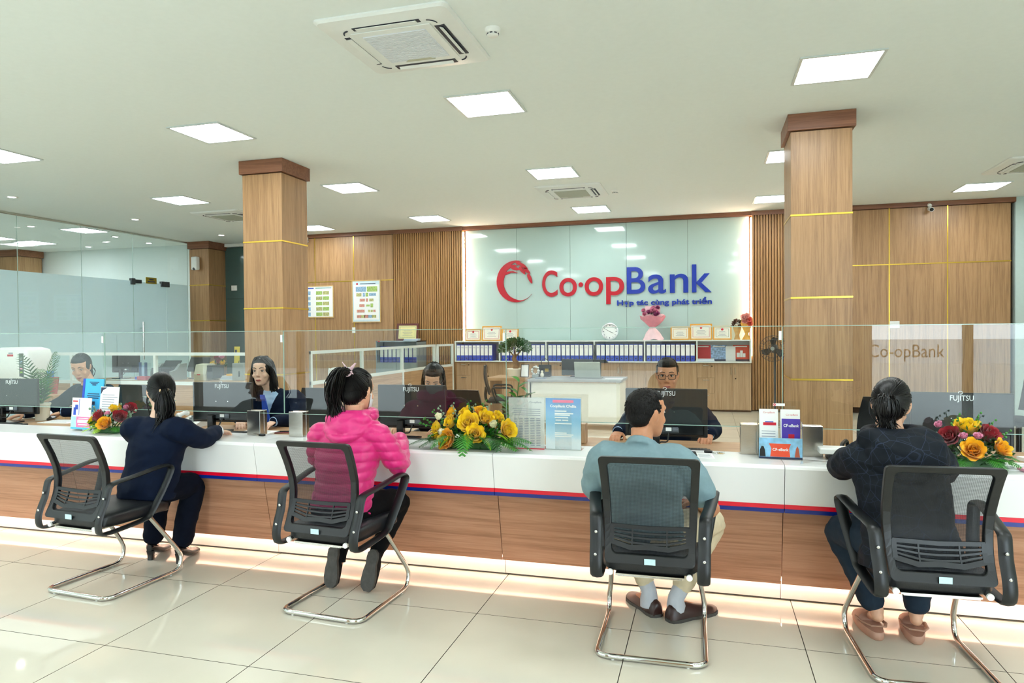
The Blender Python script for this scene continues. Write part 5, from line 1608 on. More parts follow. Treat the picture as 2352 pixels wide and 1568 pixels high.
for s, c, ang in (('L', (.775, 3.60), .12), ('R', (.945, 3.60), -.12)):
    Mx = Matrix.Translation((c[0]-b0[0], c[1]-b0[1], 0)) @ Matrix.Rotation(ang, 4, 'Z')
    mb = MB()
    out = []
    for t in [2*PI*i/24 for i in range(24)]:
        y = .095+.145*math.sin(t); x = (.050+.008*math.sin(t))*math.copysign(abs(math.cos(t))**.75, math.cos(t))
        out.append((x, y))
    n = len(out)
    rr = [[Mx @ Vector((x*k, (y-.095)*k+.095, z)) for x, y in out] for z, k in ((.0, .93), (.008, 1.0), (.030, 1.02), (.040, .97))]
    mb.loft(rr)
    # vamp over the toes
    vr = []
    for t, w, h in ((.10, .052, .085), (.14, .054, .080), (.19, .050, .066), (.225, .034, .05), (.24, .014, .04)):
        vr.append([Mx @ Vector((w*math.cos(x), t, .030+(h-.030)*max(0, math.sin(x))+(-.004 if math.sin(x) < 0 else 0))) for x in [2*PI*i/14 for i in range(14)]])
    mb.loft(vr)
    mb.tube([Mx @ Vector(p) for p in ((-.052, .12, .05), (-.050, .02, .062), (-.03, -.035, .068), (.03, -.035, .068), (.050, .02, .062), (.052, .12, .05))], .009, 8, flat=.5)
    mb.build('clog', CLOG, root)
tie_p = (0.0, -.112, -.005)
def st(fin):
    hair_strands(fin, M, HC, RX, hair_dirs(520, 8, -.92), tie_p, .0024, 1.012, seed=3)
    rn = random.Random(29); T = M @ Vector(tie_p)
    for i in range(380):
        o = Vector((rn.gauss(0, .011), rn.gauss(0, .007), rn.gauss(0, .007)))
        e = hv(rn.gauss(0.0, .02), -.01+rn.gauss(0, .014), -.115+rn.uniform(-.03, .025))
        fin.tube(bez([T+o*.7, T+hv(0, -.035, -.005)+o*1.6, T+hv(0, -.035, -.06)+Vector((o.x*1.7, o.y*1.5, 0)), T+e], 3), [.003]*8+[.0022, .001], 4)
cap_hair(root, b0, M, [(HC, *RX), ((0, -.050, -.025), .068, .060, .065), ((0, .03, .072), .060, .052, .042)], strands=st)
face(root, b0, M, SKIN, 1.0)
off = Matrix.Translation(-Vector(b0)) @ M
mb = MB(); mb.tube([off @ (Vector(tie_p)+Vector((.024*math.cos(a), -.008+.006*math.sin(a), .022*math.sin(a)))) for a in [2*PI*i/14 for i in range(14)]], .006, 8, closed=True)
mb.build('hair_tie', mat('pink_hair_tie', '#dba79b', 0.5, var=0.05), root)
mb = MB()
for s in (-1, 1):
    mb.tube([off @ Vector((s*.031+.024*math.cos(a), .108-.006*abs(math.cos(a)), .008+.018*math.sin(a))) for a in [2*PI*i/16 for i in range(16)]], .0014, 5, closed=True)
    mb.tube([off @ Vector(p) for p in ((s*.054, .098, .012), (s*.076, .01, .012))], .0014, 5)
mb.build('glasses', mat('spectacle_frame', '#2a2524', 0.3, var=0.05), root)

# ------------------------------------------------------------------ tellers (seated behind the counter, facing the hall)
def teller(label, cx, cy, hz, head, yaw, pitch, wrL, wrR, skin, m, roll=0.0, elL=None, elR=None, man=False, pads=None, hands=True, name='jacket', pick=None, mats=None, lean=0.0, voxel=.008):
    b = (cx, cy, 0.0)
    # 'L' is the side towards -X in the picture; the sitter faces -Y
    J = dict(pelvis=(cx, cy+.05, .52), chest=(cx, cy+.01-lean*.5, hz-.36), neck=(cx+(head[0]-cx)*.5, cy-.01-lean, hz-.175), head=head, yaw=yaw, pitch=pitch, roll=roll, face=0.0,
             shL=(cx-.18, cy-lean*.8, hz-.255), shR=(cx+.18, cy-lean*.8, hz-.255), elL=elL or (cx-.25, cy-.10, hz-.46), elR=elR or (cx+.25, cy-.10, hz-.46), wrL=wrL, wrR=wrR,
             hipL=(cx-.09, cy+.02, .5), hipR=(cx+.09, cy+.02, .5), knL=(cx-.12, cy-.36, .5), knR=(cx+.12, cy-.36, .5), anL=(cx-.12, cy-.30, .1), anR=(cx+.12, cy-.30, .1), toeL=(cx-.12, cy-.45, .035), toeR=(cx+.12, cy-.45, .035))
    if hands:
        for s, w in (('L', wrL), ('R', wrR)):
            e = Vector(J['el'+s]); d = (Vector(w)-e); d.z = -abs(d.length)*.25
            J['hand'+s] = (d, (0, 0, -1), -1 if s == 'R' else 1, .45)
    root, body, M, lat = make_person(label, b, J, skin, man)
    g = garment(root, b, J, lat, m, pads or [((cx, cy+.05, .44), .17, .13), (0, .17, .13), (.5, .16, .12), (1, .185, .125), (1.45, .185, .11), (1.75, .145, .09), (2.0, .072, .065)], {'L': ('full', (.070, .060, .046)), 'R': ('full', (.070, .060, .046))}, wrinkle(.007, 7, cx), name=name, pick=pick, mats=mats, voxel=voxel)
    trousers(root, b, J, lat, NAVY_T, [.095, .085, .068, .06, .055], .9)
    for s in ('L', 'R'):
        an, to = Vector(J['an'+s]), Vector(J['toe'+s])
        shoe_loafer(root, b, (an.x, an.y+.04, 0), (to.x, to.y-.05, 0), BLACKC, SOLE, .075, .042)
    return root, M, J, b
def cuffs(root, b, J, m):
    for s in ('L', 'R'):
        w, e = Vector(J['wr'+s]), Vector(J['el'+s])
        d = (w-e).normalized()
        mb = MB(); mb.tube([w-d*.012, w+d*.012], [.040, .038], 16)
        mb.v = [(x-b[0], y-b[1], z-b[2]) for x, y, z in mb.v]
        mb.build('shirt_cuff', m, root)

# leftmost teller, looking down at a phone
hd = (-5.575, 4.99, 1.185)
root, M, J, b0 = teller('teller in dark navy with tied back hair looking down at her phone', -5.53, 5.06, 1.20, hd, R_(206), R_(-22), (-5.82, 4.62, .79), (-5.49, 4.72, .80), SKIN, NAVY, elL=(-5.74, 4.86, .83), elR=(-5.28, 4.88, .82), roll=R_(3))
tie_p = (0.02, -.108, -.03)
def st(fin):
    hair_strands(fin, M, HC, RX, hair_dirs(520, 12, -.92), tie_p, .0024, 1.012, seed=4)
    rn = random.Random(39); T = M @ Vector(tie_p)
    for i in range(380):
        o = Vector((rn.gauss(0, .016), rn.gauss(0, .01), rn.gauss(0, .01)))
        fin.tube(bez([T+o*.7, T+Vector((.02, .02, -.05))+o*1.5, T+Vector((.04+rn.gauss(0, .02), .0, -.18))], 3), [.003]*5+[.0022, .001], 4)
cap_hair(root, b0, M, [(HC, *RX), ((0, -.050, -.025), .068, .060, .065), ((0, .03, .072), .060, .052, .042)], strands=st)
face(root, b0, M, SKIN, 1.0)
cuffs(root, b0, J, SHIRT_B)

# teller with the blue tie
hd = (-3.60, 4.955, 1.165)
def pk(c, n):
    if c.y < 4.97 and c.z > .78 and abs(c.x+3.525) < (c.z-.78)*.34 and n.y < -0.2: return 1
    return 0
root, M, J, b0 = teller('long haired teller in a navy jacket with a bright blue tie', -3.50, 5.03, 1.18, hd, R_(194), R_(-4), (-3.55, 4.60, .79), (-3.26, 4.62, .79), SKIN_F, NAVY, elL=(-3.74, 4.86, .80), elR=(-3.24, 4.88, .80), pick=pk, mats=[NAVY, SHIRT_B], voxel=.0045)
def st(fin):
    rn = random.Random(49)
    for i in range(420):
        s = -1 if i % 2 else 1
        ph = rn.uniform(-2.2, .55)       # angle round the head, from the back to beside the face
        a = Vector((s*.02+rn.uniform(-.01, .01), .03+rn.uniform(-.07, .05), .124))
        mid = Vector((s*.086*math.cos(ph*.7), -.012+.098*math.sin(ph)*.95, .02+rn.uniform(-.02, .02)))
        low = Vector((s*(.078+rn.uniform(-.015, .035))*math.cos(ph*.62), -.012+.092*math.sin(ph)*.95, -.12))
        end = low+Vector((s*rn.uniform(-.01, .03), rn.uniform(-.015, .02), -.14+rn.uniform(-.06, .05)))
        fin.tube([M @ p for p in bez([a, (a+mid)/2*1.10, mid, low, end], 3)], [.0036]*10+[.003, .002, .001], 4)
cap_hair(root, b0, M, [(HC, .084, .106, .104), ((0, -.050, -.05), .078, .060, .09), ((0, .025, .074), .062, .052, .044)], strands=st)
face(root, b0, M, SKIN_F)
cuffs(root, b0, J, SHIRT_B)
mb = MB()
def tie_pts(w0, w1):
    return None
for (x0, z0, w0), (x1, z1, w1) in (((-3.548, .972, .018), (-3.535, .935, .022)), ((-3.535, .935, .016), (-3.50, .72, .038))):
    y = 4.872 if z0 > .95 else 4.874
    mb.add([(x0-w0, y+.010, z0), (x0+w0, y+.010, z0), (x1+w1, y+.002, z1), (x1-w1, y+.002, z1), (x0-w0, y-.006, z0), (x0+w0, y-.006, z0), (x1+w1, y-.012, z1), (x1-w1, y-.012, z1)], [(0, 1, 2, 3), (7, 6, 5, 4), (0, 4, 5, 1), (1, 5, 6, 2), (2, 6, 7, 3), (3, 7, 4, 0)], False)
mb.v = [(x-b0[0], y-b0[1], z-b0[2]) for x, y, z in mb.v]
mb.build('necktie', TIE, root)

# teller in the maroon sweater, head bowed
hd = (-2.055, 4.96, 1.115)
root, M, J, b0 = teller('teller in a dark maroon sweater with her head bowed behind a monitor', -2.03, 5.04, 1.15, hd, R_(196), R_(-30), (-2.2, 4.62, .79), (-1.86, 4.62, .79), SKIN, MAROON, roll=R_(-4), elL=(-2.27, 4.86, .80), elR=(-1.78, 4.86, .80), name='sweater', lean=.03)
def st(fin):
    rn = random.Random(59)
    for i in range(420):
        s = -1 if i % 2 else 1
        ph = rn.uniform(-2.2, .4)
        a = Vector((s*.006+rn.uniform(-.006, .006), .03+rn.uniform(-.09, .045), .122))
        mid = Vector((s*.085*math.cos(ph*.7), -.012+.098*math.sin(ph)*.95, .02+rn.uniform(-.02, .02)))
        low = Vector((s*(.080+rn.uniform(-.012, .02))*math.cos(ph*.62), -.02+.09*math.sin(ph)*.95, -.10))
        end = low+Vector((s*rn.uniform(-.01, .02), rn.uniform(-.015, .01), -.09+rn.uniform(-.04, .03)))
        fin.tube([M @ p for p in bez([a, (a+mid)/2*1.10, mid, low, end], 3)], [.0036]*10+[.003, .002, .001], 4)
cap_hair(root, b0, M, [(HC, .083, .105, .102), ((0, -.050, -.05), .078, .060, .085), ((0, .028, .073), .062, .054, .044)], strands=st)
face(root, b0, M, SKIN, 1.0)

# male teller with glasses
hd = (-.268, 4.95, 1.16)
root, M, J, b0 = teller('male teller with glasses and short black hair in a dark navy jacket', -.27, 5.03, 1.18, hd, R_(182), R_(-6), (-.585, 4.70, .785), (.01, 4.70, .785), SKIN_D, NAVY, elL=(-.56, 4.90, .80), elR=(.04, 4.92, .80), man=True)
def st(fin):
    rn = random.Random(63)
    for i in range(260):
        v = Vector((rn.uniform(-1, 1), rn.uniform(-1, .9), rn.uniform(-.1, 1))).normalized()
        if v.y > 0.45 and v.z < .62: continue
        p = Vector((0, -.010, .036))+Vector((v.x*.078, v.y*.100, v.z*.092))
        q = p+v*.002+Vector((.014*(1 if v.x > -.2 else -1)*(1-abs(v.x)), .008, -.010))
        fin.tube([M @ p, M @ q], [.0035, .0012], 4)
cap_hair(root, b0, M, [((0, -.012, .034), .0785, .100, .094), ((0, -.045, -.01), .068, .060, .06), ((0, .040, .086), .062, .050, .036)], HAIR_S, strands=st)
face(root, b0, M, SKIN_D)
cuffs(root, b0, J, SHIRT_B)
off = Matrix.Translation(-Vector(b0)) @ M
mb = MB()
for s in (-1, 1):
    loop = [(s*.033+.026*math.copysign(abs(math.cos(a))**.6, math.cos(a)), .110-.008*abs(math.cos(a)), .006+.0175*math.copysign(abs(math.sin(a))**.6, math.sin(a))) for a in [2*PI*i/20 for i in range(20)]]
    mb.tube([off @ Vector(p) for p in loop], .0019, 5, closed=True)
    mb.tube([off @ Vector(p) for p in ((s*.059, .100, .012), (s*.075, .05, .012), (s*.077, .0, .008))], .002, 5)
mb.tube([off @ Vector(p) for p in ((-.008, .113, .010), (0, .116, .012), (.008, .113, .010))], .0019, 5)
mb.build('glasses', mat('black_spectacles', '#1c1716', 0.3, var=0.05), root)
# ================================================================== BACK OFFICE: SHELF, CABINETS, BINDERS
def cell(o, root):
    o.parent = root
    o.matrix_parent_inverse = Matrix.Translation(-root.location); return o
sx0, sx1 = -4.82, 0.765
SW = (sx1-sx0)/6
shelf = thing('wall_shelf', 'long white open shelf of blue binders below the logo wall', 'shelf', (-2.03, 12.92, 0.885))
for z0, z1 in ((0.8855, 0.908), (1.275, 1.297)):
    cell(box('board', WHITE_MET, sx0, sx1, 12.75, 13.09, z0, z1), shelf)
for i in range(7):
    x = sx0+SW*i
    x = min(max(x, sx0+0.0125), sx1-0.0125)
    cell(box('divider', WHITE_MET, x-0.0125, x+0.0125, 12.752, 13.088, 0.908, 1.275), shelf)
cell(box('back_board', mat('shelf_back', '#b9bfc4', 0.7, var=0.02), sx0+.01, sx1-.01, 13.075, 13.09, 0.908, 1.275), shelf)
# cabinets under the shelf
CABN = ['far left end of the shelf', 'second from the left under the shelf', 'third from the left under the shelf', 'fourth from the left under the shelf', 'second from the right under the shelf', 'right end of the shelf']
for i in range(6):
    x0, x1 = sx0+SW*i, sx0+SW*(i+1)
    c = thing('storage_cabinet', 'low oak storage cabinet, ' + CABN[i], 'cabinet', ((x0+x1)/2, 12.95, 0), group='low oak cabinets under the shelf')
    w = SW/2
    box('body', WOOD_CAB, -w+.002, w-.002, -0.08, 0.085, 0.03, 0.884, c)
    box('plinth', SLAT_BACK, -w+.01, w-.01, -0.07, 0.08, 0.0, 0.03, c)
    def door(a, b, z0, z1, hx, kind='v'):
        d = MB().cbox(a+.002, b-.002, -0.1, -0.081, z0+.002, z1-.002, 0.002).build('door' if kind == 'v' else 'drawer', WOOD_CAB, c)
        if kind == 'v':
            MB().tube([(hx, -0.1, z1-.20), (hx, -0.122, z1-.195), (hx, -0.122, z1-.075), (hx, -0.1, z1-.07)], .006, 6).build('handle', CHROME, d)
        else:
            MB().tube([((a+b)/2-.06, -0.1, z1-.035), ((a+b)/2-.05, -0.125, z1-.04), ((a+b)/2+.05, -0.125, z1-.04), ((a+b)/2+.06, -0.1, z1-.035)], .006, 6).build('handle', CHROME, d)
        return d
    if i % 2 == 0 or i == 5:
        a = -w
        if i in (2, 5, 0):
            m3 = -w+.31
            for z0, z1 in ((.04, .33), (.33, .61), (.61, .87)):
                d = door(-w, m3, z0, z1, 0, 'd')
            MB().cyl((m3-.05, -0.1, .82), (m3-.05, -0.112, .82), .012, n=10).build('lock', BLACK_GL, d)
            a = m3
        mid = (a+w)/2
        door(a, mid, .04, .87, mid-.035)
        d = door(mid, w, .04, .87, mid+.035)
        MB().cyl((mid+.045, -0.1, .60), (mid+.045, -0.112, .60), .012, n=10).build('lock', BLACK_GL, d)
    else:
        door(-w, 0, .04, .87, -.035); d = door(0, w, .04, .87, .035)
        MB().cyl((.045, -0.1, .60), (.045, -0.112, .60), .012, n=10).build('lock', BLACK_GL, d)
# binders: one built, the others copied
def binder_proto():
    t = thing('binder', 'blue lever arch file with white spine label in the row under the logo', 'binder', (0, 0, 0), group='blue binders on the wall shelf')
    MB().cbox(-.036, .036, -.14, .14, 0, .318, .003).build('cover', BLUE, t)
    box('spine_label', PAPER, -.0345, .0345, -.1425, -.1395, .105, .302, t)
    MB().lathe([(.005, 0), (.012, 0), (.012, .003), (.005, .003)], n=12, M=rot(PI/2, 0, 0, (0, -.139, .05))).build('finger_ring', CHROME, t)
    MB().box(-.024, .024, -.1432, -.1424, .262, .266).box(-.024, .024, -.1432, -.1424, .245, .248).build('label_print', INK, t)
    return t
bp_ = None
ORD = ['first', 'second', 'third', 'fourth', 'fifth', 'sixth', 'seventh', 'eighth', 'ninth', 'tenth']
rn = random.Random(11)
for i in range(5):
    x0 = sx0+SW*i+.03
    n = 10 if i != 0 else 9
    pitch = (SW-.06)/n if i != 0 else .083
    for k in range(n):
        loc = (x0+pitch*(k+.5)+rn.uniform(-.002, .002), 12.915+rn.uniform(-.006, .006), .9085)
        lb = 'blue binder, white spine label, %s from left in the %s shelf bay' % (ORD[k], ORD[i])
        if bp_ is None:
            bp_ = binder_proto(); bp_.location = loc; bp_['label'] = lb
        else:
            dup(bp_, loc, label=lb)
# magazines and paper in the last compartment
def magazine(x, y, z, lean, m, label, bars=True, w=.14, h=.20, title=None):
    t = thing('magazine', label, 'magazine', (x, y, z))
    M = rot(R_(-lean), 0, 0)
    mb = MB(); mb.box(-w, w, -.006, .006, 0, h*1.45, M); mb.build('pages', PAPER, t)
    mb = MB(); mb.box(-w, w, -.0075, -.006, 0, h*1.45, M); c = mb.build('cover', m, t)
    if bars:
        mb = MB(); mb.box(-w*.75, w*.75, -.0085, -.0075, h*1.27, h*1.36, M); mb.build('title_print', PAPER, c)
        mb = MB(); mb.box(-w, w, -.0083, -.0075, 0, h*.16, M); mb.build('lower_band', INK_D, c)
    return t
magazine(-.065, 12.98, .909, 8, mat('crimson_cover', '#c3182f', 0.4, var=0.06), 'red covered magazine at the left of the last shelf bay')
magazine(.215, 12.98, .909, 8, mat('blossom_cover', '#8fb0d6', 0.4, var=0.5, vscale=30), 'magazine with blue and green flowered cover in the last shelf bay')
t = magazine(.60, 12.98, .909, 8, mat('orange_red_cover', '#d2452c', 0.4, var=0.08), 'orange red magazine with white emblem in the last shelf bay')
MB().box(-.075, -.02, -.0095, -.0078, .07, .15, rot(R_(-8), 0, 0)).box(-.015, .03, -.0095, -.0078, .07, .19, rot(R_(-8), 0, 0)).box(.035, .075, -.0095, -.0078, .07, .14, rot(R_(-8), 0, 0)).build('emblem_print', PAPER, t)
t = thing('paper_stack', 'low stack of white booklets in the last shelf bay', 'papers', (-.06, 12.83, .9085))
for k in range(4):
    box('booklet', PAPER if k % 2 else SHIRT_B, -.13+k*.004, .20-k*.003, -.06, .06, .012*k, .012*k+.011, t)
t = thing('white_folder', 'plain white folder leaning in the last shelf bay', 'folder', (.42, 12.95, .9085))
MB().box(-.085, .085, -.006, .006, 0, .27, rot(R_(-9), 0, 0)).build('cover', PAPER, t)
box('pages', SHIRT_W, -.08, .08, -.03, .01, 0, .012, t)

# framed certificates on the shelf
GOLDF = mat('gold_frame', '#d99a3c', 0.35, 0.3, var=0.08)
CERT = mat('certificate_paper', '#f3efe2', 0.7, var=0.02)
def framed(name, label, x0, x1, z0, z1, y, lean, fm, pm, cat='picture', group=None, fw=.022, border=None, seal=None, lines=4):
    w, h = (x1-x0)/2, z1-z0
    t = thing(name, label, cat, ((x0+x1)/2, y, z0), group=group)
    M = rot(R_(-lean), 0, 0)
    mb = MB()
    mb.box(-w, w, -.012, .008, 0, fw, M).box(-w, w, -.012, .008, h-fw, h, M).box(-w, -w+fw, -.012, .008, fw, h-fw, M).box(w-fw, w, -.012, .008, fw, h-fw, M)
    mb.build('frame', fm, t)
    s = MB().box(-w+fw, w-fw, -.004, .004, fw, h-fw, M).build('sheet', pm, t)
    if border:
        b = MB(); q = fw+.025
        for a in ((-w+q, w-q, q, q+.006), (-w+q, w-q, h-q-.006, h-q), (-w+q, -w+q+.006, q, h-q), (w-q-.006, w-q, q, h-q)):
            b.box(a[0], a[1], -.0052, -.004, a[2], a[3], M)
        b.build('border_print', border, s)
    if seal:
        MB().lathe([(.001, 0), (.022, 0), (.022, .0012), (.001, .0012)], n=14, M=M @ rot(PI/2, 0, 0, (0, -.0042, h*.76))).build('seal_print', seal, s)
    if lines:
        b = MB()
        for k in range(lines):
            b.box(-w*.45+.02*(k % 2), w*.45-.02*(k % 2), -.0052, -.004, h*(.30+.09*k), h*(.30+.09*k)+.006, M)
        b.build('text_print', INK, s)
    # a strut so that the frame stands
    MB().box(-.02, .02, .0, .004, 0.0005, h*.6, rot(R_(9), 0, 0, (0, .075, 0))).build('easel_strut', BLACK_PL, t)
    return t
for x0, x1, z1, pos, bd, sl in ((-4.64, -4.305, 1.535, 'left of the left trio', RED, RED), (-4.285, -3.885, 1.59, 'tall middle one of the left trio', RED, RED), (-3.875, -3.535, 1.54, 'right of the left trio', GOLDF, RED)):
    framed('framed_certificate', 'gold framed certificate on the shelf, ' + pos, x0, x1, 1.2975, z1, 12.86, 9, GOLDF, CERT, group='gold framed certificates', border=bd, seal=sl)
for x0, x1, z1, pos, bd in ((-.634, -.295, 1.545, 'left of the right trio', GOLDF), (-.288, .10, 1.59, 'tall middle one of the right trio', RED), (.115, .435, 1.545, 'right of the right trio, with greenish sheet', LEAF_G)):
    framed('framed_certificate', 'gold framed certificate on the shelf, ' + pos, x0, x1, 1.2975, z1, 12.86, 9, GOLDF, CERT, group='gold framed certificates', border=bd, seal=None if x0 < -.5 else RED)
# clock
ck = thing('wall_clock', 'round white clock standing on the shelf below the logo', 'clock', (-1.755, 12.90, 1.2975))
M = rot(R_(-8), 0, 0) @ rot(PI/2, 0, 0, (0, 0, .163))
MB().lathe([(.14, 0), (.163, 0), (.163, .03), (.148, .036), (.14, .03)], n=36, M=M).build('rim', mat('clock_rim', '#dfe6ea', 0.25, 0.4, var=0.03), ck)
MB().lathe([(.001, 0), (.145, 0), (.145, .012), (.001, .012)], n=36, M=M).build('dial', PAPER, ck)
mb = MB()
for k in range(12):
    a = k*PI/6
    mb.box(-.004 if k % 3 else -.007, .004 if k % 3 else .007, .108, .130, .012, .0135, M @ Matrix.Rotation(a, 4, 'Z'))
mb.build('hour_marks', INK_D, ck)
MB().box(-.004, .004, -.015, .075, .0145, .0155, M @ Matrix.Rotation(R_(-115), 4, 'Z')).build('hour_hand', BLACK_GL, ck)
MB().box(-.003, .003, -.02, .105, .016, .017, M @ Matrix.Rotation(R_(60), 4, 'Z')).build('minute_hand', BLACK_GL, ck)
# bouquets on the shelf
WRAP_P = mat('pink_wrapping', '#d98c9b', 0.6, var=0.12, vscale=12)
WRAP_L = mat('pale_pink_wrapping', '#efc9cf', 0.6, var=0.08, vscale=12)
def wrap(parent, rings, m, name, n=22, ph=0.0, amp=.12):
    mb = MB()
    vs = []
    for z, r, yo in rings:
        for i in range(n):
            a = 2*PI*i/n
            q = r*(1+amp*math.sin(a*5+ph+z*9))
            vs.append((q*math.cos(a), yo+q*.55*math.sin(a), z+(.02*math.sin(a*4+ph) if r > .1 else 0)))
    mb.add(vs, [(i*n+j, i*n+(j+1) % n, (i+1)*n+(j+1) % n, (i+1)*n+j) for i in range(len(rings)-1) for j in range(n)], True)
    return mb.build(name, m, parent)
bq = thing('bouquet', 'pink wrapped bouquet of pink roses standing on the shelf', 'flowers', (-.96, 12.90, 1.2975))
wrap(bq, [(0, .19, 0), (.12, .12, 0), (.23, .045, 0), (.25, .045, 0)], WRAP_L, 'lower_wrapping', ph=1)
wrap(bq, [(.23, .04, 0), (.30, .12, 0), (.37, .20, 0), (.44, .225, 0)], WRAP_P, 'outer_wrapping', ph=2)
wrap(bq, [(.28, .06, 0), (.38, .15, 0), (.44, .19, .02), (.47, .20, .03)], WRAP_L, 'inner_wrapping', ph=4)
MB().box(-.14, .14, .02, .024, .40, .63).build('back_wrapping', WRAP_L, bq)
MB().tube([(.05*math.cos(a), .03*math.sin(a), .24) for a in [2*PI*i/12 for i in range(12)]], .012, 6, closed=True).build('ribbon', WRAP_P, bq)
for k in range(15):
    a = rn.uniform(0, 2*PI); q = .15*math.sqrt(rn.random())
    rose(bq, (q*math.cos(a)*1.15, -.05+q*.45*math.sin(a), .53+q*.5*math.sin(a)+rn.uniform(-.02, .02)), (.3*math.cos(a), -1, .5), .045, PINKP if k % 3 else mat('mauve_petal', '#c06a9a', 0.6, var=0.1), .7, seed=200+k)
for k in range(8):
    a = rn.uniform(0, 2*PI)
    blade(bq, (0, 0, .36), (.17*math.cos(a), -.03, .50+.05*math.sin(a)), .02, .02, LEAF_D, 'leaf', n=5)
foliage_ball(bq, (0, 0, .44), .16, .07, .08, 60, LEAF_G, .04, 21)
b2 = thing('dried_bouquet', 'dried dark brown bouquet in kraft wrapping on the shelf', 'flowers', (.530, 12.90, 1.2975))
wrap(b2, [(0, .05, 0), (.08, .03, 0), (.2, .065, 0), (.25, .07, 0)], mat('kraft_paper', '#c9a368', 0.8, var=0.15), 'wrapping', ph=.5)
foliage_ball(b2, (0, 0, .27), .08, .06, .08, 260, mat('dried_brown', '#4a3226', 0.8, var=0.3), .04, 22, 'dried_flowers')
b3 = thing('coral_bouquet', 'coral lily bouquet in gold net wrapping at the right end of the shelf', 'flowers', (.690, 12.85, 1.2975))
wrap(b3, [(0, .075, 0), (.10, .025, 0), (.28, .10, 0), (.36, .085, .01)], mat('gold_net', '#e0a848', 0.6, var=0.15), 'wrapping', ph=.2)
CORAL = mat('coral_petal', '#f07f6c', 0.6, var=0.12)
for k, (x, z) in enumerate(((-.03, .33), (.04, .36), (.0, .42), (.05, .29), (-.05, .40))):
    rose(b3, (x, -.05, z), (x*3, -1, .4), .052, CORAL if k % 2 else mat('blush_petal', '#f4b9ae', 0.6, var=0.1), 1.0, 'lily', seed=230+k)
for k in range(6):
    blade(b3, (0, 0, .2), (.10*math.cos(k*1.1), -.03, .34+.05*math.sin(k)), .02, .015, LEAF_D, 'leaf', n=5)

# posters and switches on the left panelling
SHEET_B = mat('pale_blue_sheet', '#cfe4ec', 0.5, var=0.02)
def poster(label, x0, x1, z0, z1, two=False):
    t = thing('framed_poster', label, 'poster', ((x0+x1)/2, 13.03, (z0+z1)/2))
    w, h = (x1-x0)/2, (z1-z0)/2
    mb = MB(); mb.box(-w, w, 0, .019, -h, -h+.02).box(-w, w, 0, .019, h-.02, h).box(-w, -w+.02, 0, .019, -h+.02, h-.02).box(w-.02, w, 0, .019, -h+.02, h-.02)
    mb.build('frame', mat('pale_wood_frame', '#cdab72', 0.4, var=0.08), t)
    return t, w, h
t, w, h = poster('framed poster of green banknote pictures beside the left column', -8.60, -7.68, 1.81, 2.50)
s_ = box('sheet', PAPER, -w+.02, w-.02, .006, .015, -h+.02, h-.02, t)
box('heading_print', mat('teal_print', '#2f8f86', 0.6, var=0.1), 0.02, w-.05, .004, .006, h-.06, h-.045, s_)
box('heading_print', BLUE, -w+.06, -.02, .004, .006, h-.065, h-.045, s_)
NOTE = [mat('note_green', '#a3bf6a', 0.6, var=0.45, vscale=60), mat('note_olive', '#b8b77c', 0.6, var=0.5, vscale=60), mat('note_blue', '#8fb0cc', 0.6, var=0.45, vscale=60), mat('note_red', '#cc8f80', 0.6, var=0.45, vscale=60)]
for r in range(5):
    for c_ in range(4):
        x = -.37+.195*c_ if c_ < 2 else .11+.165*(c_-2)
        z = .19-.115*r
        box('banknote_print', NOTE[2] if c_ < 2 else NOTE[(r+c_) % 2], x-.075, x+.075, .004, .006, z-.038, z+.038, s_)
t, w, h = poster('framed pale blue poster of banknotes on the left panelling', -7.245, -6.57, 1.695, 2.59)
s_ = box('sheet', SHEET_B, -w+.02, w-.02, .006, .015, -h+.02, h-.02, t)
box('white_field', PAPER, -w+.045, w-.045, .005, .006, -h+.06, h-.10, s_)
box('heading_print', INK_D, -.14, .22, .0042, .006, h-.085, h-.070, s_)
MB().lathe([(.001, 0), (.022, 0), (.022, .0015), (.001, .0015)], n=14, M=rot(PI/2, 0, 0, (-.21, .006, h-.078))).build('emblem_print', RED, s_)
for row, items in enumerate(([(-.12, .12, .055, 2), (.14, .12, .055, 0)], [(-.17, .06, .035, 1), (-.05, .025, .04, 2), (.02, .03, .04, 0), (.15, .08, .03, 2)], [(-.09, .06, .03, 3), (.02, .02, .035, 3), (.12, .05, .03, 1)], [(-.1, .06, .03, 3), (.04, .04, .02, 0), (.13, .03, .04, 0)], [(-.13, .09, .03, 3), (.07, .025, .025, 1), (.13, .025, .025, 1), (.19, .025, .025, 3)], [(-.17, .05, .03, 3), (-.08, .05, .03, 1), (.0, .05, .033, 3), (.09, .05, .03, 2), (.18, .05, .03, 1)])):
    for x, a, b, m_ in items:
        z = .255-.115*row
        box('banknote_print', NOTE[m_], x-a, x+a, .0035, .005, z-b, z+b, s_)
def switch(label, x, z, n):
    t = thing('switch_plate', label, 'switch', (x, 13.044, z))
    MB().cbox(-.038*n, .038*n, -.008, .0055, -.06, .06, .003).build('plate', WHITE_PL, t)
    for k in range(n):
        MB().cbox(-.038*n+.076*k+.012, -.038*n+.076*(k+1)-.012, -.012, -.008, -.04, .04, .002).build('rocker', WHITE_PL, t)
    return t
switch('single white switch plate under the pale blue poster', -7.21, 1.535, 1)
switch('double white switch plate on the right panelling', 3.10, 1.54, 2)
switch('white access control plate on the dark glass wall', -10.72, 2.55, 2).location = (-10.72, 13.73, 2.56)

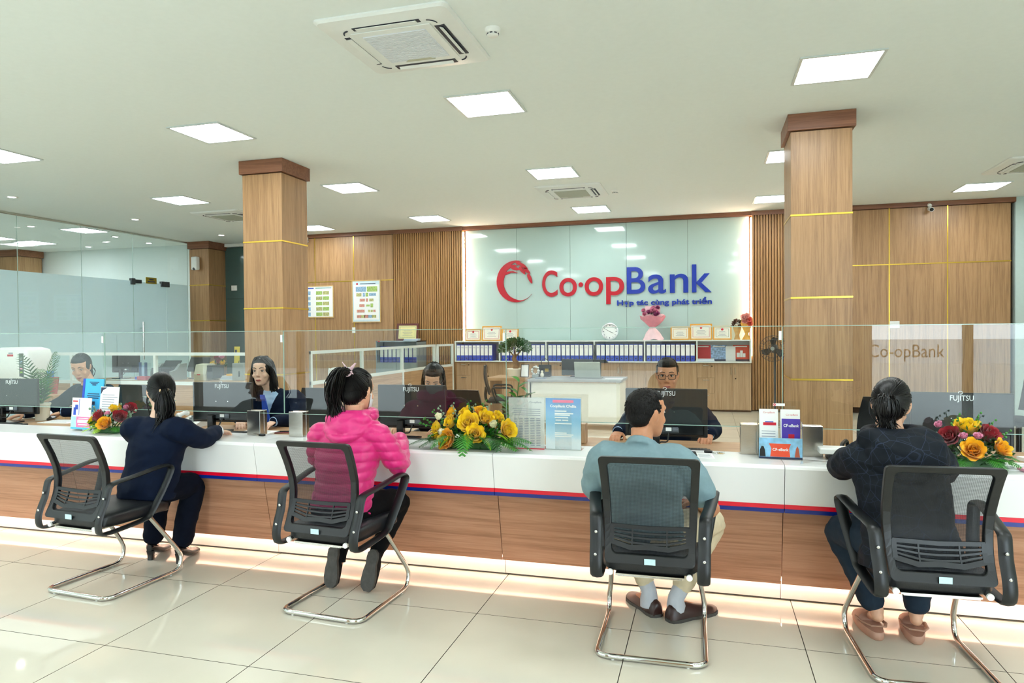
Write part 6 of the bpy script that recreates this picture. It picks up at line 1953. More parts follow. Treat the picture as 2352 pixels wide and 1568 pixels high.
# grey filing cabinet with certificate
fc_ = thing('filing_cabinet', 'grey metal filing cabinet with glass doors full of binders', 'cabinet', (-5.93, 12.62, 0))
GREYM = mat('grey_metal', '#8b9aa0', 0.45, 0.2, var=0.03)
mb = MB(); mb.box(-.45, .45, .24, .25, 0, 1.31).box(-.45, -.43, -.2, .25, 0, 1.31).box(.43, .45, -.2, .25, 0, 1.31).box(-.45, .45, -.2, .25, 1.29, 1.31).box(-.45, .45, -.2, .25, .0, .05).box(-.43, .43, -.19, .24, .86, .88)
mb.build('body', GREYM, fc_)
for s in (-1, 1):
    d = MB().box(min(0, s*.43)+.003, max(0, s*.43)-.003, -.21, -.2, .06, .86).build('door', GREYM, fc_)
    MB().box(s*.04-.01, s*.04+.01, -.225, -.21, .45, .6).build('handle', CHROME, d)
    d = MB().box(min(0, s*.43)+.003, max(0, s*.43)-.003, -.207, -.203, .89, 1.285).build('glass_door', ACRYLIC, fc_)
box('label_print', RED, -.40, -.36, -.206, -.2015, 1.292, 1.308, fc_)
for k in range(9):
    bq_ = dup(bp_, (-6.29+.09*k, 12.64, .8805), label='blue lever arch file, %s from the left inside the grey filing cabinet' % ORD[k], group='binders in the grey cabinet')
framed('framed_certificate', 'cream certificate in a dark red frame on the grey cabinet', -6.02, -5.55, 1.3105, 1.66, 12.62, 8, mat('mahogany_frame', '#5a1f1c', 0.35, var=0.1), mat('cream_sheet', '#ece0a0', 0.6, var=0.03), fw=.04, border=LEAF_G)
t = thing('paper_stack', 'pile of loose white paper on the grey filing cabinet', 'papers', (-5.62, 12.48, 1.3105))
for k in range(4):
    MB().box(-.16+.006*k, .15+.004*k, -.06, .06, .011*k, .011*k+.010, rot(0, 0, .03*k-.04)).build('sheet_bundle', PAPER if k % 2 else SHIRT_B, t)

# low partitions with white rails
def partition(label, p0, p1, z0, z1, posts, base_m=WOOD_H):
    """p0, p1 floor points"""
    a, b = Vector((*p0, 0)), Vector((*p1, 0))
    d = (b-a); Ln = d.length; ang = math.atan2(d.y, d.x)
    t = thing('desk_partition', label, 'partition', a, ang)
    box('top_rail', WHITE_MET, 0, Ln, -.022, .022, z1-.04, z1, t)
    box('middle_rail', WHITE_MET, 0, Ln, -.022, .022, z0, z0+.045, t)
    box('lower_panel', WOOD_DESK, .005, Ln-.005, -.015, .015, .05, z0, t)
    box('base_rail', WHITE_MET, 0, Ln, -.02, .02, 0, .05, t)
    ps = [0]+[q*Ln for q in posts]+[Ln]
    for q in ps:
        q = min(max(q, .02), Ln-.02)
        box('post', WHITE_MET, q-.02, q+.02, -.023, .023, .05, z1-.001, t)
    for q0, q1 in zip(ps[:-1], ps[1:]):
        MB().box(q0+.022, q1-.022, -.003, .003, z0+.045, z1-.04).build('pane', glass('partition_glass', (.95, .98, .965), 1.45), t)
    return t
partition('white railed glass desk partition left of the left column', (-9.35, 7.58), (-5.56, 7.58), .80, 1.235, (.19, .57))
partition('white railed glass partition running back from the left column', (-4.985, 7.84), (-4.985, 12.10), .80, 1.245, (.33, .66))
partition('short white railed partition turning to the shelf', (-4.95, 12.13), (-4.86, 12.74), .80, 1.245, ())
def loop_rail(label, x, y):
    t = thing('metal_loop_rail', label, 'rail', (x, y, 0))
    MB().tube(bez([(-.02, 0, 0), (-.02, 0, .9), (0.0, 0, .98), (.10, 0, 1.0), (.34, 0, 1.0), (.40, 0, .96), (.42, 0, .88), (.42, 0, 0)], 4), .02, 10).build('tube', WHITE_MET, t)
loop_rail('white bent tube rail behind the left column partition', -4.86, 8.15)

# ================================================================== BACK LEFT WORK AREA
dk = thing('back_desk', 'long oak desk with printers behind the left partition', 'desk', (-8.1, 9.2, 0))
MB().cbox(-1.75, 1.75, -.42, .38, .72, .75, .003).build('desktop', WOOD_DESK, dk)
for x in (-1.7, 0.0, 1.7):
    box('side_panel', WOOD_CAB, x-.015, x+.015, -.4, .36, 0, .72, dk)
box('modesty_panel', WOOD_CAB, -1.68, 1.68, .3, .315, .2, .72, dk)
dz = .7505
LOGO_W = mat('white_logo_print', '#e8eaec', 0.5, var=0.02)
def monitor(label, x, y, z, w, h, tilt=0, rz=0, logo=True, foot=.12, loc_label=True, group='office monitors'):
    """seen from behind: the screen faces +Y"""
    t = thing('monitor', label, 'monitor', (x, y, z), rz, group=group)
    b0_ = foot
    mb = MB(); mb.cbox(-w/2, w/2, -.012, .012, b0_, b0_+h, .006)
    case = mb.build('casing', BLACK_PL, t)
    box('screen', mat('screen_glass', '#1b2733', 0.12, var=0.05), -w/2+.012, w/2-.012, .0121, .0135, b0_+.025, b0_+h-.012, case)
    mb = MB(); mb.cbox(-w*.46, w*.46, -.034, -.0125, b0_+.012, b0_+h*.27, .008); mb.build('rear_housing', BLACK_GL, case)
    mb = MB(); mb.cbox(-w*.10, w*.16, -.0385, -.034, b0_+.03, b0_+h*.20, .002); lab = mb.build('connector_panel', DGREY, case)
    box('rating_label', PAPER, .0, w*.07, -.0395, -.0385, b0_+.04, b0_+.062, lab)
    mb = MB()
    for k in range(4): mb.box(w*.08, w*.15, -.0395, -.0385, b0_+.04+.007*k, b0_+.043+.007*k)
    mb.build('fine_print', INK, lab)
    mb = MB(); mb.cbox(-.025-.06, .025-.06, -.075, -.032, .012, b0_+h*.20, .006); mb.build('stand', BLACK_GL, t)
    mb = MB(); mb.cbox(-.06-.11, -.06+.11, -.13, .06, 0.0005, .012, .004); mb.build('stand_foot', BLACK_GL, t)
    mb = MB(); mb.tube(bez([(.02, -.045, b0_+.03), (.01, -.07, b0_-.02), (-.03, -.075, .05), (-.05, -.06, .02)], 4), .005, 6); mb.build('cable', BLACK_PL, t)
    for sx_ in (-.05, .05):
        MB().cyl((sx_, -.0125, b0_+h*.52), (sx_, -.0135, b0_+h*.52), .004, n=8).build('screw', CHROME, case)
    if logo:
        o = text('FUJITSU', .042, LOGO_W, (0, -.0127, b0_+h*.855), FRONT, case, 'logo', .0004, 'CENTER', sx=.82, bold=.0004)
        mb = MB(); mb.tube([(-.006+.010*math.cos(a), -.013, b0_+h*.855+.044+.008*math.sin(a)) for a in [R_(200)-i*R_(300)/14 for i in range(15)]], .0018, 5)
        mb.build('logo', LOGO_W, case)
    return t
monitor('black office monitor on the back desk seen from behind', -9.33, 9.2, dz, .50, .30, rz=R_(8), logo=False, foot=.10)
def rack(label, x, y, z, m, n=3, w=.2):
    t = thing('brochure_rack', label, 'brochure rack', (x, y, z))
    MB().box(-w/2, w/2, 0, .10, 0, .012).box(-w/2, w/2, .09, .10, 0, .26).box(-w/2-.004, -w/2, -.005, .10, 0, .16).box(w/2, w/2+.004, -.005, .10, 0, .16).build('holder', ACRYLIC, t)
    for k in range(n):
        box('leaflet', m if k % 2 == 0 else SHIRT_B, -w/2+.01+k*w/n, -w/2+(k+1)*w/n-.004, .04-.01*k, .046-.01*k, .013, .27-.05*(k % 2), t)
    return t
NAVYP = mat('navy_leaflet', '#27487a', 0.4, var=0.2, vscale=30)
rack('clear rack of navy leaflets beside the back monitor', -8.97, 9.15, dz, NAVYP)
rack('clear rack of navy leaflets nearest the partition post', -8.74, 9.2, dz, NAVYP, 2, .17)
def printer(label, x, y, z, w, d, h, m1, m2):
    t = thing('printer', label, 'printer', (x, y, z))
    mb = MB(); mb.prism([(-d/2, 0.0005), (d/2, 0.0005), (d/2, h), (d*.1, h*.98), (-d*.2, h*.62), (-d/2, h*.55)], -w/2, -w/2+.05, 'X'); mb.build('side_cover', m1, t)
    mb = MB(); mb.prism([(-d/2, 0.0005), (d/2, 0.0005), (d/2, h), (d*.1, h*.98), (-d*.2, h*.62), (-d/2, h*.55)], w/2-.05, w/2, 'X'); mb.build('side_cover', m1, t)
    box('carriage', m2, -w/2+.05, w/2-.05, -d*.35, d*.45, .03, h*.8, t)
    mb = MB(); mb.box(-w/2+.05, w/2-.05, -.004, .004, 0, h*.55, rot(R_(-35), 0, 0, (0, d*.1, h*.72))); mb.build('lid', m2, t)
    mb = MB(); mb.box(-w/2+.08, w/2-.08, -d*.55, -d*.1, 0, .004, rot(R_(-6), 0, 0, (0, 0, .035))); mb.build('paper', PAPER, t)
    return t
printer('grey passbook printer with paper in its tray', -8.33, 9.05, dz, .42, .32, .26, GREY_PL, DGREY)
t = thing('scanner', 'black tilted screen device behind the grey printer', 'printer', (-8.05, 9.35, dz))
MB().box(-.18, .18, -.02, .02, 0, .24, rot(R_(-25), 0, 0, (0, 0, .12))).build('head', BLACK_PL, t)
MB().box(-.03, .03, -.03, .03, .012, .2).build('stand', BLACK_PL, t)
MB().cbox(-.1, .1, -.08, .08, 0.0005, .012, .004).build('stand_foot', BLACK_PL, t)
t = thing('cash_counter', 'beige banknote counting machine on the back desk', 'machine', (-7.60, 9.1, dz))
mb = MB(); mb.prism([(-.15, 0.0005), (.15, 0.0005), (.15, .20), (.05, .26), (-.10, .25), (-.15, .10)], -.16, .06, 'X'); mb.build('casing', mat('beige_plastic', '#cfccb8', 0.45, var=0.03), t)
box('hopper', DGREY, .062, .17, -.12, .14, .03, .235, t)
box('display', mat('dark_display', '#222a30', 0.2, var=0.05), .07, .16, -.123, -.12, .14, .20, t)
box('stripe_print', RED, -.10, -.04, -.153, -.15, .085, .10, t)
t = thing('flower_vase', 'small bunch of red and yellow roses on the back desk', 'flowers', (-7.68, 9.45, dz))
MB().lathe([(.001, 0.0), (.035, 0.0), (.045, .08), (.03, .16), (.04, .2), (.03, .2), (.001, .15)], n=16).build('vase', WHITE_PL, t)
for k, (x, z, m_) in enumerate(((-.02, .34, REDP), (.08, .36, PINKP), (-.10, .25, YEL), (.09, .26, YEL), (.02, .28, REDP))):
    rose(t, (x, -.04, z), (x, -.3, .4), .05, m_, .8, seed=300+k)
foliage_ball(t, (0, 0, .22), .12, .08, .08, 60, LEAF_D, .05, 31)
t = thing('speaker_box', 'grey boxed speaker with a bottle picture beside the left column', 'box', (-7.02, 9.15, dz))
MB().cbox(-.11, .11, -.1, .1, 0.0005, .27, .008).build('case', mat('silver_grey_box', '#a7adad', 0.4, 0.2, var=0.03), t)
MB().lathe([(.001, 0), (.022, 0), (.022, .075), (.011, .10), (.011, .125), (.001, .125)], n=12, M=rot(0, 0, 0, (0.02, -.085, .06))).build('bottle_print', BLACK_PL, t)
MB().tube([(-.06, 0, .27), (-.06, 0, .30), (.06, 0, .30), (.06, 0, .27)], .006, 6).build('handle', DGREY, t)
t = thing('document_tray', 'pile of pale blue papers and yellow box on the back desk', 'papers', (-7.27, 9.2, dz))
for k in range(5): box('sheet_bundle', SHIRT_B if k % 2 else PAPER, -.13+.01*k, .12, -.1, .1, .014*k+.0005, .014*k+.013, t)
box('yellow_packet', YEL2, .0, .11, -.11, -.02, .0715, .10, t)
t = thing('notice_stand', 'yellow plastic sign standing on the back desk', 'sign', (-7.40, 9.5, dz))
MB().box(-.05, .05, -.004, .004, 0, .52, rot(R_(-3), 0, 0)).build('board', mat('yellow_sign', '#d6c23a', 0.5, var=0.05), t)
MB().box(-.05, .05, -.05, .05, 0.0005, .006).build('base', ACRYLIC, t)
box('icon_print', DGREY, -.02, .02, -.006, -.004, .40, .47, t)
framed('framed_certificate', 'small cream certificate in a dark frame behind the left column', -7.10, -6.72, 1.02, 1.32, 9.52, 5, BLACK_PL, CERT, fw=.03, lines=3).location = (-6.91, 9.50, dz+.0)
bpy.context.view_layer.update()
t = thing('certificate_stand', 'dark box under the small certificate on the back desk', 'box', (-6.91, 9.50, dz))
t.location = (-6.70, 9.3, dz)
MB().cbox(-.06, .06, -.08, .08, 0.0005, .2, .006).build('case', DGREY, t)
t = thing('desk_papers', 'loose white sheets on the near edge of the back desk', 'papers', (-9.1, 8.92, dz))
MB().box(-.28, .1, -.06, .06, 0.0005, .004).box(-.1, .32, -.08, .04, .0045, .009).build('sheets', PAPER, t)
t = thing('red_stamp_box', 'small red stamp box on the back desk', 'box', (-8.72, 8.93, dz))
MB().cbox(-.08, .10, -.05, .05, 0.0005, .06, .006).build('case', RED, t)
MB().cbox(-.14, -.09, -.03, .03, 0.0005, .05, .006).build('blue_ink_pad', BLUE, t)
# second desk and the rounded white machine at far left
dl = thing('left_desk', 'oak desk with papers behind the leftmost teller', 'desk', (-8.55, 6.75, 0))
MB().cbox(-.75, .95, -.35, .35, .72, .75, .003).build('desktop', WOOD_DESK, dl)
for x in (-.7, .9): box('side_panel', WOOD_CAB, x-.015, x+.015, -.33, .33, 0, .72, dl)
t = thing('white_machine', 'white rounded office machine with a keypad behind the palm', 'machine', (-8.76, 6.95, dz))
mb = MB()
def rr(w, d, z, r=.05):
    p = []
    for cx, cy, a0 in ((w-r, d-r, 0), (-w+r, d-r, 90), (-w+r, -d+r, 180), (w-r, -d+r, 270)):
        for k in range(5):
            a = R_(a0+22.5*k); p.append((cx+r*math.cos(a), cy+r*math.sin(a), z))
    return p
mb.loft([rr(.29, .18, 0.0005), rr(.31, .2, .02), rr(.31, .2, .48), rr(.29, .185, .545), rr(.22, .13, .575)])
mb.build('casing', WHITE_PL, t)
box('keypad', DGREY, .20, .27, -.203, -.198, .20, .50, t)
for k in range(5): box('key', [LEAF_L, PINKP, GREY_PL, SHIRT_B, GREY_PL][k], .215, .255, -.206, -.203, .24+.045*k, .265+.045*k, t)
box('brand_print', RED, .0, .10, -.2025, -.198, .46, .485, t)
box('brand_print', INK, .02, .09, -.2025, -.198, .495, .51, t)
rack('rack of blue leaflets next to the white machine', -8.22, 6.85, dz, mat('blue_leaflet', '#3d74b8', 0.4, var=0.1), 1, .13)
t = thing('red_folder', 'dark red folder standing on the desk behind the leftmost teller', 'folder', (-7.86, 6.62, dz))
MB().box(-.07, .07, -.006, .006, 0.0, .21, rot(R_(-8), 0, 0)).build('cover', mat('brick_red_cover', '#9c3a34', 0.5, var=0.08), t)
t = thing('paper_stack', 'stack of white forms on the desk behind the leftmost teller', 'papers', (-8.05, 6.50, dz))
for k in range(3): box('sheet_bundle', PAPER, -.2+.01*k, .2-.02*k, -.08, .08, .02*k+.0005, .02*k+.019, t)

# ================================================================== MANAGER'S DESK AND SIDE TABLE
md = thing('manager_desk', 'white fronted manager desk with a grey top below the logo wall', 'desk', (-2.0, 10.45, 0))
GREYTOP = mat('grey_desktop', '#9fa0a2', 0.3, var=0.08, vscale=4)
MB().cbox(-.62, .80, -.42, .42, .715, .75, .004).build('desktop', GREYTOP, md)
box('front_panel', mat('cream_panel', '#efeade', 0.35, var=0.01), -.60, .72, -.36, -.345, .09, .70, md)
for x in (-.60, .745): MB().cbox(x-.03, x+.03, -.36, .36, 0.0005, .715, .006).build('leg_panel', CREAM, md)
st_ = thing('side_table', 'oak side table with bonsai beside the manager desk', 'table', (-2.98, 10.55, 0))
MB().cbox(-.36, .32, -.30, .40, .705, .7545, .003).build('tabletop', WOOD_DESK, st_)
for x in (-.33, .29): box('side_panel', WOOD_CAB, x-.02, x+.02, -.28, .38, 0, .705, st_)
bo.location = (-2.97, 10.60, .755)
t = thing('laptop', 'open silver grey laptop seen from behind on the manager desk', 'laptop', (-1.76, 10.42, .7505))
MB().cbox(-.20, .20, -.02, .24, 0.0005, .014, .004).build('keyboard_base', GREY_PL, t)
MB().cbox(-.20, .20, -.006, .006, 0.0, .25, .005, rot(R_(14), 0, 0, (0, -.015, .01))).build('lid', mat('laptop_lid', '#b9c2ba', 0.3, 0.3, var=0.02), t)
t = thing('monitor', 'dark wide monitor behind the laptop on the manager desk', 'monitor', (-1.98, 10.72, .7505))
MB().cbox(-.25, .25, -.012, .012, .02, .28, .006).build('casing', DGREY, t)
MB().cbox(-.1, .1, -.08, .08, 0.0005, .012, .004).cbox(-.02, .02, -.04, .0, .012, .1, .003).build('stand', BLACK_GL, t)
t = thing('router', 'black network router with an upright aerial behind the laptop', 'router', (-1.72, 10.84, .7505))
MB().prism([(-.24, .22), (.22, .22), (.18, .27), (-.20, .27)], -.04, .03, 'Y').build('casing', BLACK_PL, t)
MB().cyl((.0, 0, .27), (.0, 0, .50), .012, .007, n=8).build('aerial', BLACK_PL, t)
MB().box(-.10, .10, -.03, .03, 0.0005, .22).build('stand', DGREY, t)
t = thing('handbag', 'black handbag with gold clasp on the manager desk', 'handbag', (-2.50, 10.70, .7505))
MB().cbox(-.10, .10, -.05, .05, 0.0005, .19, .012).build('body', BLACK_PL, t)
MB().tube(bez([(-.06, 0, .19), (-.055, 0, .25), (0, 0, .285), (.055, 0, .25), (.06, 0, .19)], 4), .006, 6).build('handle', DGREY, t)
box('clasp', GOLD, .01, .07, -.056, -.05, .08, .13, t)
box('flap', DGREY, -.095, .095, -.054, -.05, .13, .185, t)
framed('photo_frame', 'small framed card with a red foot beside the bonsai', -2.83, -2.70, .7555, .96, 10.42, 12, mat('dark_card_frame', '#5a4a44', 0.5, var=0.1), PAPER, fw=.008, lines=0)
t = thing('crystal_trophy', 'clear cut crystal ornament beside the bonsai', 'ornament', (-2.58, 10.38, .7505))
for k in range(9): MB().ell((.05*math.cos(k*.7), .02*math.sin(k), .11+.06*math.sin(k*.7)), .022, .022, .022, None, 8, 6).build('bead', CHROME if k % 2 else WHITE_PL, t)
MB().cbox(-.05, .05, -.03, .03, 0.0005, .05, .006).build('base', GREY_PL, t)
t = thing('desk_papers', 'white sheets near the right end of the manager desk', 'papers', (-1.33, 10.28, .7505))
MB().box(-.14, .12, -.06, .06, 0.0005, .006).build('sheets', PAPER, t)
t = thing('small_basket', 'little pile of papers and a cream figurine on the desk corner', 'ornament', (-2.42, 10.16, .7505))
MB().box(-.10, .06, -.05, .05, 0.0005, .02).build('papers', INK, t)
MB().ell((.0, 0, .06), .03, .03, .04, None, 10, 8).ell((.0, 0, .11), .02, .02, .02, None, 8, 6).build('figurine', CREAM, t)
# standing fan by the right column
t = thing('standing_fan', 'dark standing fan half hidden behind the right column', 'fan', (1.02, 11.3, 0))
MB().lathe([(.001, 0.0), (.2, 0.0), (.2, .02), (.05, .05), (.001, .05)], n=24).build('base', DGREY, t)
MB().cyl((0, 0, .05), (0, 0, 1.15), .018, n=10).build('pole', DGREY, t)
MB().ell((0, .06, 1.18), .06, .11, .07, None, 14, 10).build('motor', DGREY, t)
cg = MB()
M = rot(0, 0, R_(-12), (-.03, -.05, 1.18))
for k in range(28):
    a = 2*PI*k/28
    cg.tube([M @ Vector((.03*math.cos(a), -.075, .03*math.sin(a))), M @ Vector((.14*math.cos(a), -.07, .14*math.sin(a))), M @ Vector((.195*math.cos(a), -.03, .195*math.sin(a))), M @ Vector((.20*math.cos(a), 0, .20*math.sin(a))), M @ Vector((.14*math.cos(a), .05, .14*math.sin(a)))], .002, 4)
for r_, y_ in ((.2, 0), (.14, -.07), (.06, -.077)):
    cg.tube([M @ Vector((r_*math.cos(a), y_, r_*math.sin(a))) for a in [2*PI*i/24 for i in range(24)]], .004, 5, closed=True)
cg.build('cage', DGREY, t)
for k in range(3):
    Q = M @ Matrix.Rotation(k*2*PI/3, 4, 'Y')
    b_ = MB(); b_.add([Q @ Vector(p) for p in ((.02, -.01, .02), (.07, -.03, .16), (.0, -.02, .18), (-.05, .01, .12), (-.02, .0, .03))], [(0, 1, 2, 3, 4)], False)
    b_.add([Q @ (Vector(p)+Vector((0, .004, 0))) for p in ((.02, -.01, .02), (.07, -.03, .16), (.0, -.02, .18), (-.05, .01, .12), (-.02, .0, .03))], [(4, 3, 2, 1, 0)], False)
    b_.build('fan_blade', BLACK_PL, t)
MB().lathe([(.001, 0), (.032, 0), (.028, .02), (.001, .024)], n=16, M=M @ rot(PI/2, 0, 0, (0, -.06, 0))).build('hub', GREY_PL, t)

# ================================================================== TELLER CHAIRS
def office_chair(label, x, y, rz, group='black office chairs behind the counter'):
    """task chair; the sitter faces local +Y"""
    t = thing('office_chair', label, 'chair', (x, y, 0), rz, group=group)
    mb = MB(); mb.loft([rr(.20, .20, .43, .06), rr(.235, .23, .445, .07), rr(.235, .23, .475, .07), rr(.21, .21, .495, .07)]); mb.build('seat', SEAT_F, t)
    g = []
    nz, nx = 10, 8
    for side in (0, 1):
        for i in range(nz+1):
            u = i/nz; z = .56+.42*u
            hw = .20+.025*math.sin(PI*u)-(.03*u)
            for j in range(nx+1):
                v = -1+2*j/nx
                g.append((v*hw, -.215-.06*u+.05*math.sin(PI*u)*-.6+.02*v*v-(.02 if side else 0), z))
    n1 = (nz+1)*(nx+1)
    fs = []
    for i in range(nz):
        for j in range(nx):
            a = i*(nx+1)+j
            fs.append((a, a+1, a+nx+2, a+nx+1)); fs.append((n1+a+nx+1, n1+a+nx+2, n1+a+1, n1+a))
    edge = [j for j in range(nx+1)]+[i*(nx+1)+nx for i in range(1, nz+1)]+[nz*(nx+1)+j for j in range(nx-1, -1, -1)]+[i*(nx+1) for i in range(nz-1, 0, -1)]
    for a, b in zip(edge, edge[1:]+edge[:1]): fs.append((a, n1+a, n1+b, b))
    mb = MB(); mb.add(g, fs, True); mb.build('backrest', BLACK_PL, t)
    MB().tube(bez([(0, -.10, .43), (0, -.24, .44), (0, -.275, .52), (0, -.265, .66)], 4), .022, 8).build('back_bracket', BLACK_PL, t)
    for s in (-1, 1):
        MB().tube(bez([(s*.235, .10, .44), (s*.275, .12, .56), (s*.28, .10, .655), (s*.28, -.05, .665), (s*.27, -.16, .655), (s*.255, -.14, .55), (s*.235, -.10, .44)], 4), .014, 8).build('armrest', BLACK_PL, t)
    MB().cyl((0, 0, .10), (0, 0, .43), .028, n=12).build('gas_column', BLACK_GL, t)
    mb = MB()
    for k in range(5):
        a = 2*PI*k/5+.3
        mb.tube([(0, 0, .10), (.14*math.cos(a), .14*math.sin(a), .085), (.26*math.cos(a), .26*math.sin(a), .065)], [.024, .02, .015], 8)
    mb.build('base', BLACK_PL, t)
    for k in range(5):
        a = 2*PI*k/5+.3
        MB().cyl((.26*math.cos(a)-.02*math.sin(a), .26*math.sin(a)+.02*math.cos(a), .026), (.26*math.cos(a)+.02*math.sin(a), .26*math.sin(a)-.02*math.cos(a), .026), .026, n=12).build('caster', BLACK_PL, t)
    return t
oc = office_chair('black office chair of the teller with the blue tie', -3.42, 5.22, R_(176))
dup(oc, (-5.50, 5.24, 0), R_(180), 'black office chair of the leftmost teller')
dup(oc, (-2.03, 5.24, 0), R_(183), 'black office chair of the teller in the maroon sweater')
dup(oc, (-.27, 5.24, 0), R_(180), 'black office chair of the male teller')
dup(oc, (1.20, 5.22, 0), R_(165), 'empty black office chair before the hooded woman')
dup(oc, (3.25, 8.6, 0), R_(115), 'black office chair near the right wall')
dup(oc, (-7.75, 8.55, 0), R_(-25), 'black office chair at the back desk', 'other office chairs')
dup(oc, (-2.90, 9.72, 0), R_(-75), 'black office chair beside the side table', 'other office chairs')
# ================================================================== THINGS ON THE TELLER DESK
DT = .7405
monitor('black monitor at the left end, before the teller looking down', -5.68, 4.42, DT, .50, .30, rz=R_(6), foot=.075)
monitor('black monitor before the teller with the blue tie', -3.52, 4.36, DT, .50, .30, rz=R_(4), foot=.075)
monitor('black monitor before the teller in the maroon sweater', -1.97, 4.36, DT, .50, .30, rz=R_(2), foot=.075)
monitor('black monitor before the male teller with glasses', -.245, 4.36, DT, .50, .30, rz=R_(0), foot=.075)
monitor('black monitor at the right end, behind the flowers', 1.37, 4.36, DT, .50, .30, rz=R_(-3), foot=.075)
def keyboard(label, x, y, rz=0.0, w=.44):
    t = thing('keyboard', label, 'keyboard', (x, y, DT), rz, group='black keyboards')
    MB().cbox(-w/2, w/2, -.07, .07, 0.0005, .016, .004).build('tray', BLACK_PL, t)
    mb = MB()
    n = int(w/.021)
    for r in range(5):
        for k in range(n):
            mb.box(-w/2+.012+k*.0195, -w/2+.029+k*.0195, -.058+r*.023, -.039+r*.023, .0165, .021)
    o = mb.build('keys', DGREY, t); o['kind'] = 'stuff'
    return t
keyboard('black keyboard before the leftmost teller', -5.60, 4.24)
keyboard('black keyboard before the teller with the blue tie', -3.42, 4.24)
keyboard('black keyboard before the maroon sweater', -2.02, 4.22)
keyboard('black keyboard before the male teller', -.16, 4.24, w=.36)
def paper(label, x, y, z, w, d, rz=0.0, m=PAPER, h=.004):
    t = thing('document', label, 'papers', (x, y, z), rz)
    MB().box(-w/2, w/2, -d/2, d/2, 0.0005, h).build('sheets', m, t)
    mb = MB()
    for k in range(6): mb.box(-w*.38, w*.38-(.1*w if k % 2 else 0), -d*.38+k*d*.13, -d*.38+k*d*.13+.004, h, h+.0006)
    mb.build('text_print', INK, t)
    return t
paper('white form lying before the leftmost teller', -5.30, 4.55, DT, .30, .21, .1)
paper('white papers beside the telephone', -3.95, 4.30, DT, .30, .21, -.1)
paper('white forms by the monitor of the blue tie teller', -3.20, 4.32, DT, .26, .20, .05, h=.012)
paper('white papers beside the monitor stand of the maroon teller', -1.66, 4.38, DT, .24, .2, 0, h=.03)
paper('white forms at the right end of the teller desk', 1.85, 4.35, DT, .34, .22, .2, h=.02)
def phone(label, x, y, z, m, rz=0, scr=None):
    t = thing('mobile_phone', label, 'phone', (x, y, z), rz)
    MB().cbox(-.036, .036, -.075, .075, 0.0005, .009, .003).build('casing', m, t)
    box('screen', BLACK_GL, -.032, .032, -.07, .07, .009, .0096, t)
    return t
phone('mobile phone in a dark red case beside the blue tie teller', -3.02, 4.42, DT, mat('dark_red_case', '#7a2a34', 0.4, var=0.05), R_(-65))
t = phone('dark mobile phone in the hand of the leftmost teller', -5.50, 4.60, .80, BLACK_PL, R_(30))
t.rotation_euler = (R_(20), R_(-15), R_(60)); t.location = (-5.555, 4.645, .772)
t = thing('telephone', 'white desk telephone beside the navy suited woman', 'telephone', (-3.97, 4.56, DT), R_(10))
MB().prism([(-.10, .0005), (.10, .0005), (.10, .075), (-.10, .035)], -.085, .095, 'X').build('base', WHITE_PL, t)
mb = MB(); mb.tube(bez([(-.10, -.05, .085), (-.085, -.01, .10), (-.085, .04, .105), (-.10, .085, .095)], 4), [.022]*3+[.016]*7+[.022]*3, 10); mb.build('handset', WHITE_PL, t)
for r in range(3):
    for k in range(4): MB().cbox(.0+.022*k-.02, .016+.022*k-.02, -.05+.03*r, -.03+.03*r, .045+.012*r, .062+.012*r, .003).build('key', GREY_PL, t)
mb = MB(); mb.tube(bez([(-.10, -.08, .06), (-.14, -.12, .02), (-.05, -.16, .008), (.08, -.15, .008)], 5), .005, 6); mb.build('cord', GREY_PL, t)
t = thing('notebook', 'open account book and pen before the blue tie teller', 'book', (-3.72, 4.16, DT), R_(-8))
MB().box(-.14, .0, -.09, .09, .0005, .012).box(.002, .14, -.09, .09, .0005, .010).build('pages', PAPER, t)
MB().cyl((-.05, -.06, .016), (.09, .05, .03), .005, n=8).build('pen', GREY_PL, t)
t = thing('dark_folder', 'flat black folder beneath the account book', 'folder', (-3.90, 4.16, DT), R_(4))
MB().cbox(-.15, .04, -.06, .10, .0005, .014, .004).build('cover', BLACK_PL, t)
t = thing('desk_calculator', 'black desk calculator at the back of the teller desk', 'calculator', (.95, 4.30, DT))
MB().cbox(-.07, .07, -.08, .08, .0005, .02, .004).build('casing', BLACK_PL, t)
MB().box(-.055, .055, .03, .06, .02, .022).build('display', GREY_PL, t)
t = thing('wooden_box', 'small brown wooden box behind the blue leaflet', 'box', (-.735, 4.46, DT))  # plain brown box, partly covered by the leaflet
MB().cbox(-.08, -.03, -.05, .05, .0005, .13, .004).build('case', WOOD_CAB, t)

# ================================================================== THINGS ON THE COUNTER TOP
# --- stand with blue booklet and white sheets
t = thing('brochure_stand', 'clear stand with blue booklet and white leaflets beside the red roses', 'brochure stand', (-4.30, 3.945, CT), R_(-6))
MB().box(-.15, .23, -.004, .0, .0005, .33, rot(R_(-8), 0, 0)).box(-.15, .12, -.06, .05, .0005, .005).box(-.15, .12, -.062, -.058, .005, .17, rot(R_(-4), 0, 0)).build('acrylic_stand', ACRYLIC, t)
SKY = mat('sky_blue_cover', '#3fb4ea', 0.45, var=0.03)
bk = MB().box(-.135, .075, -.012, -.005, .12, .375, rot(R_(-6), 0, 0)).build('blue_booklet', SKY, t)
MB().box(-.137, -.115, -.0135, -.012, .12, .375, rot(R_(-6), 0, 0)).build('spine_tape', BLUE, bk)
mb = MB()
for z, w in ((.35, .05), (.34, .035), (.33, .02), (.265, .06), (.25, .065), (.235, .055)): mb.box(-.02-w, -.02+w, -.0135, -.012, z-.003, z+.003, rot(R_(-6), 0, 0))
mb.build('text_print', INK_D, bk)
MB().box(-.05, .0, -.0135, -.012, .185, .21, rot(R_(-6), 0, 0)).build('emblem_print', INK_D, bk)
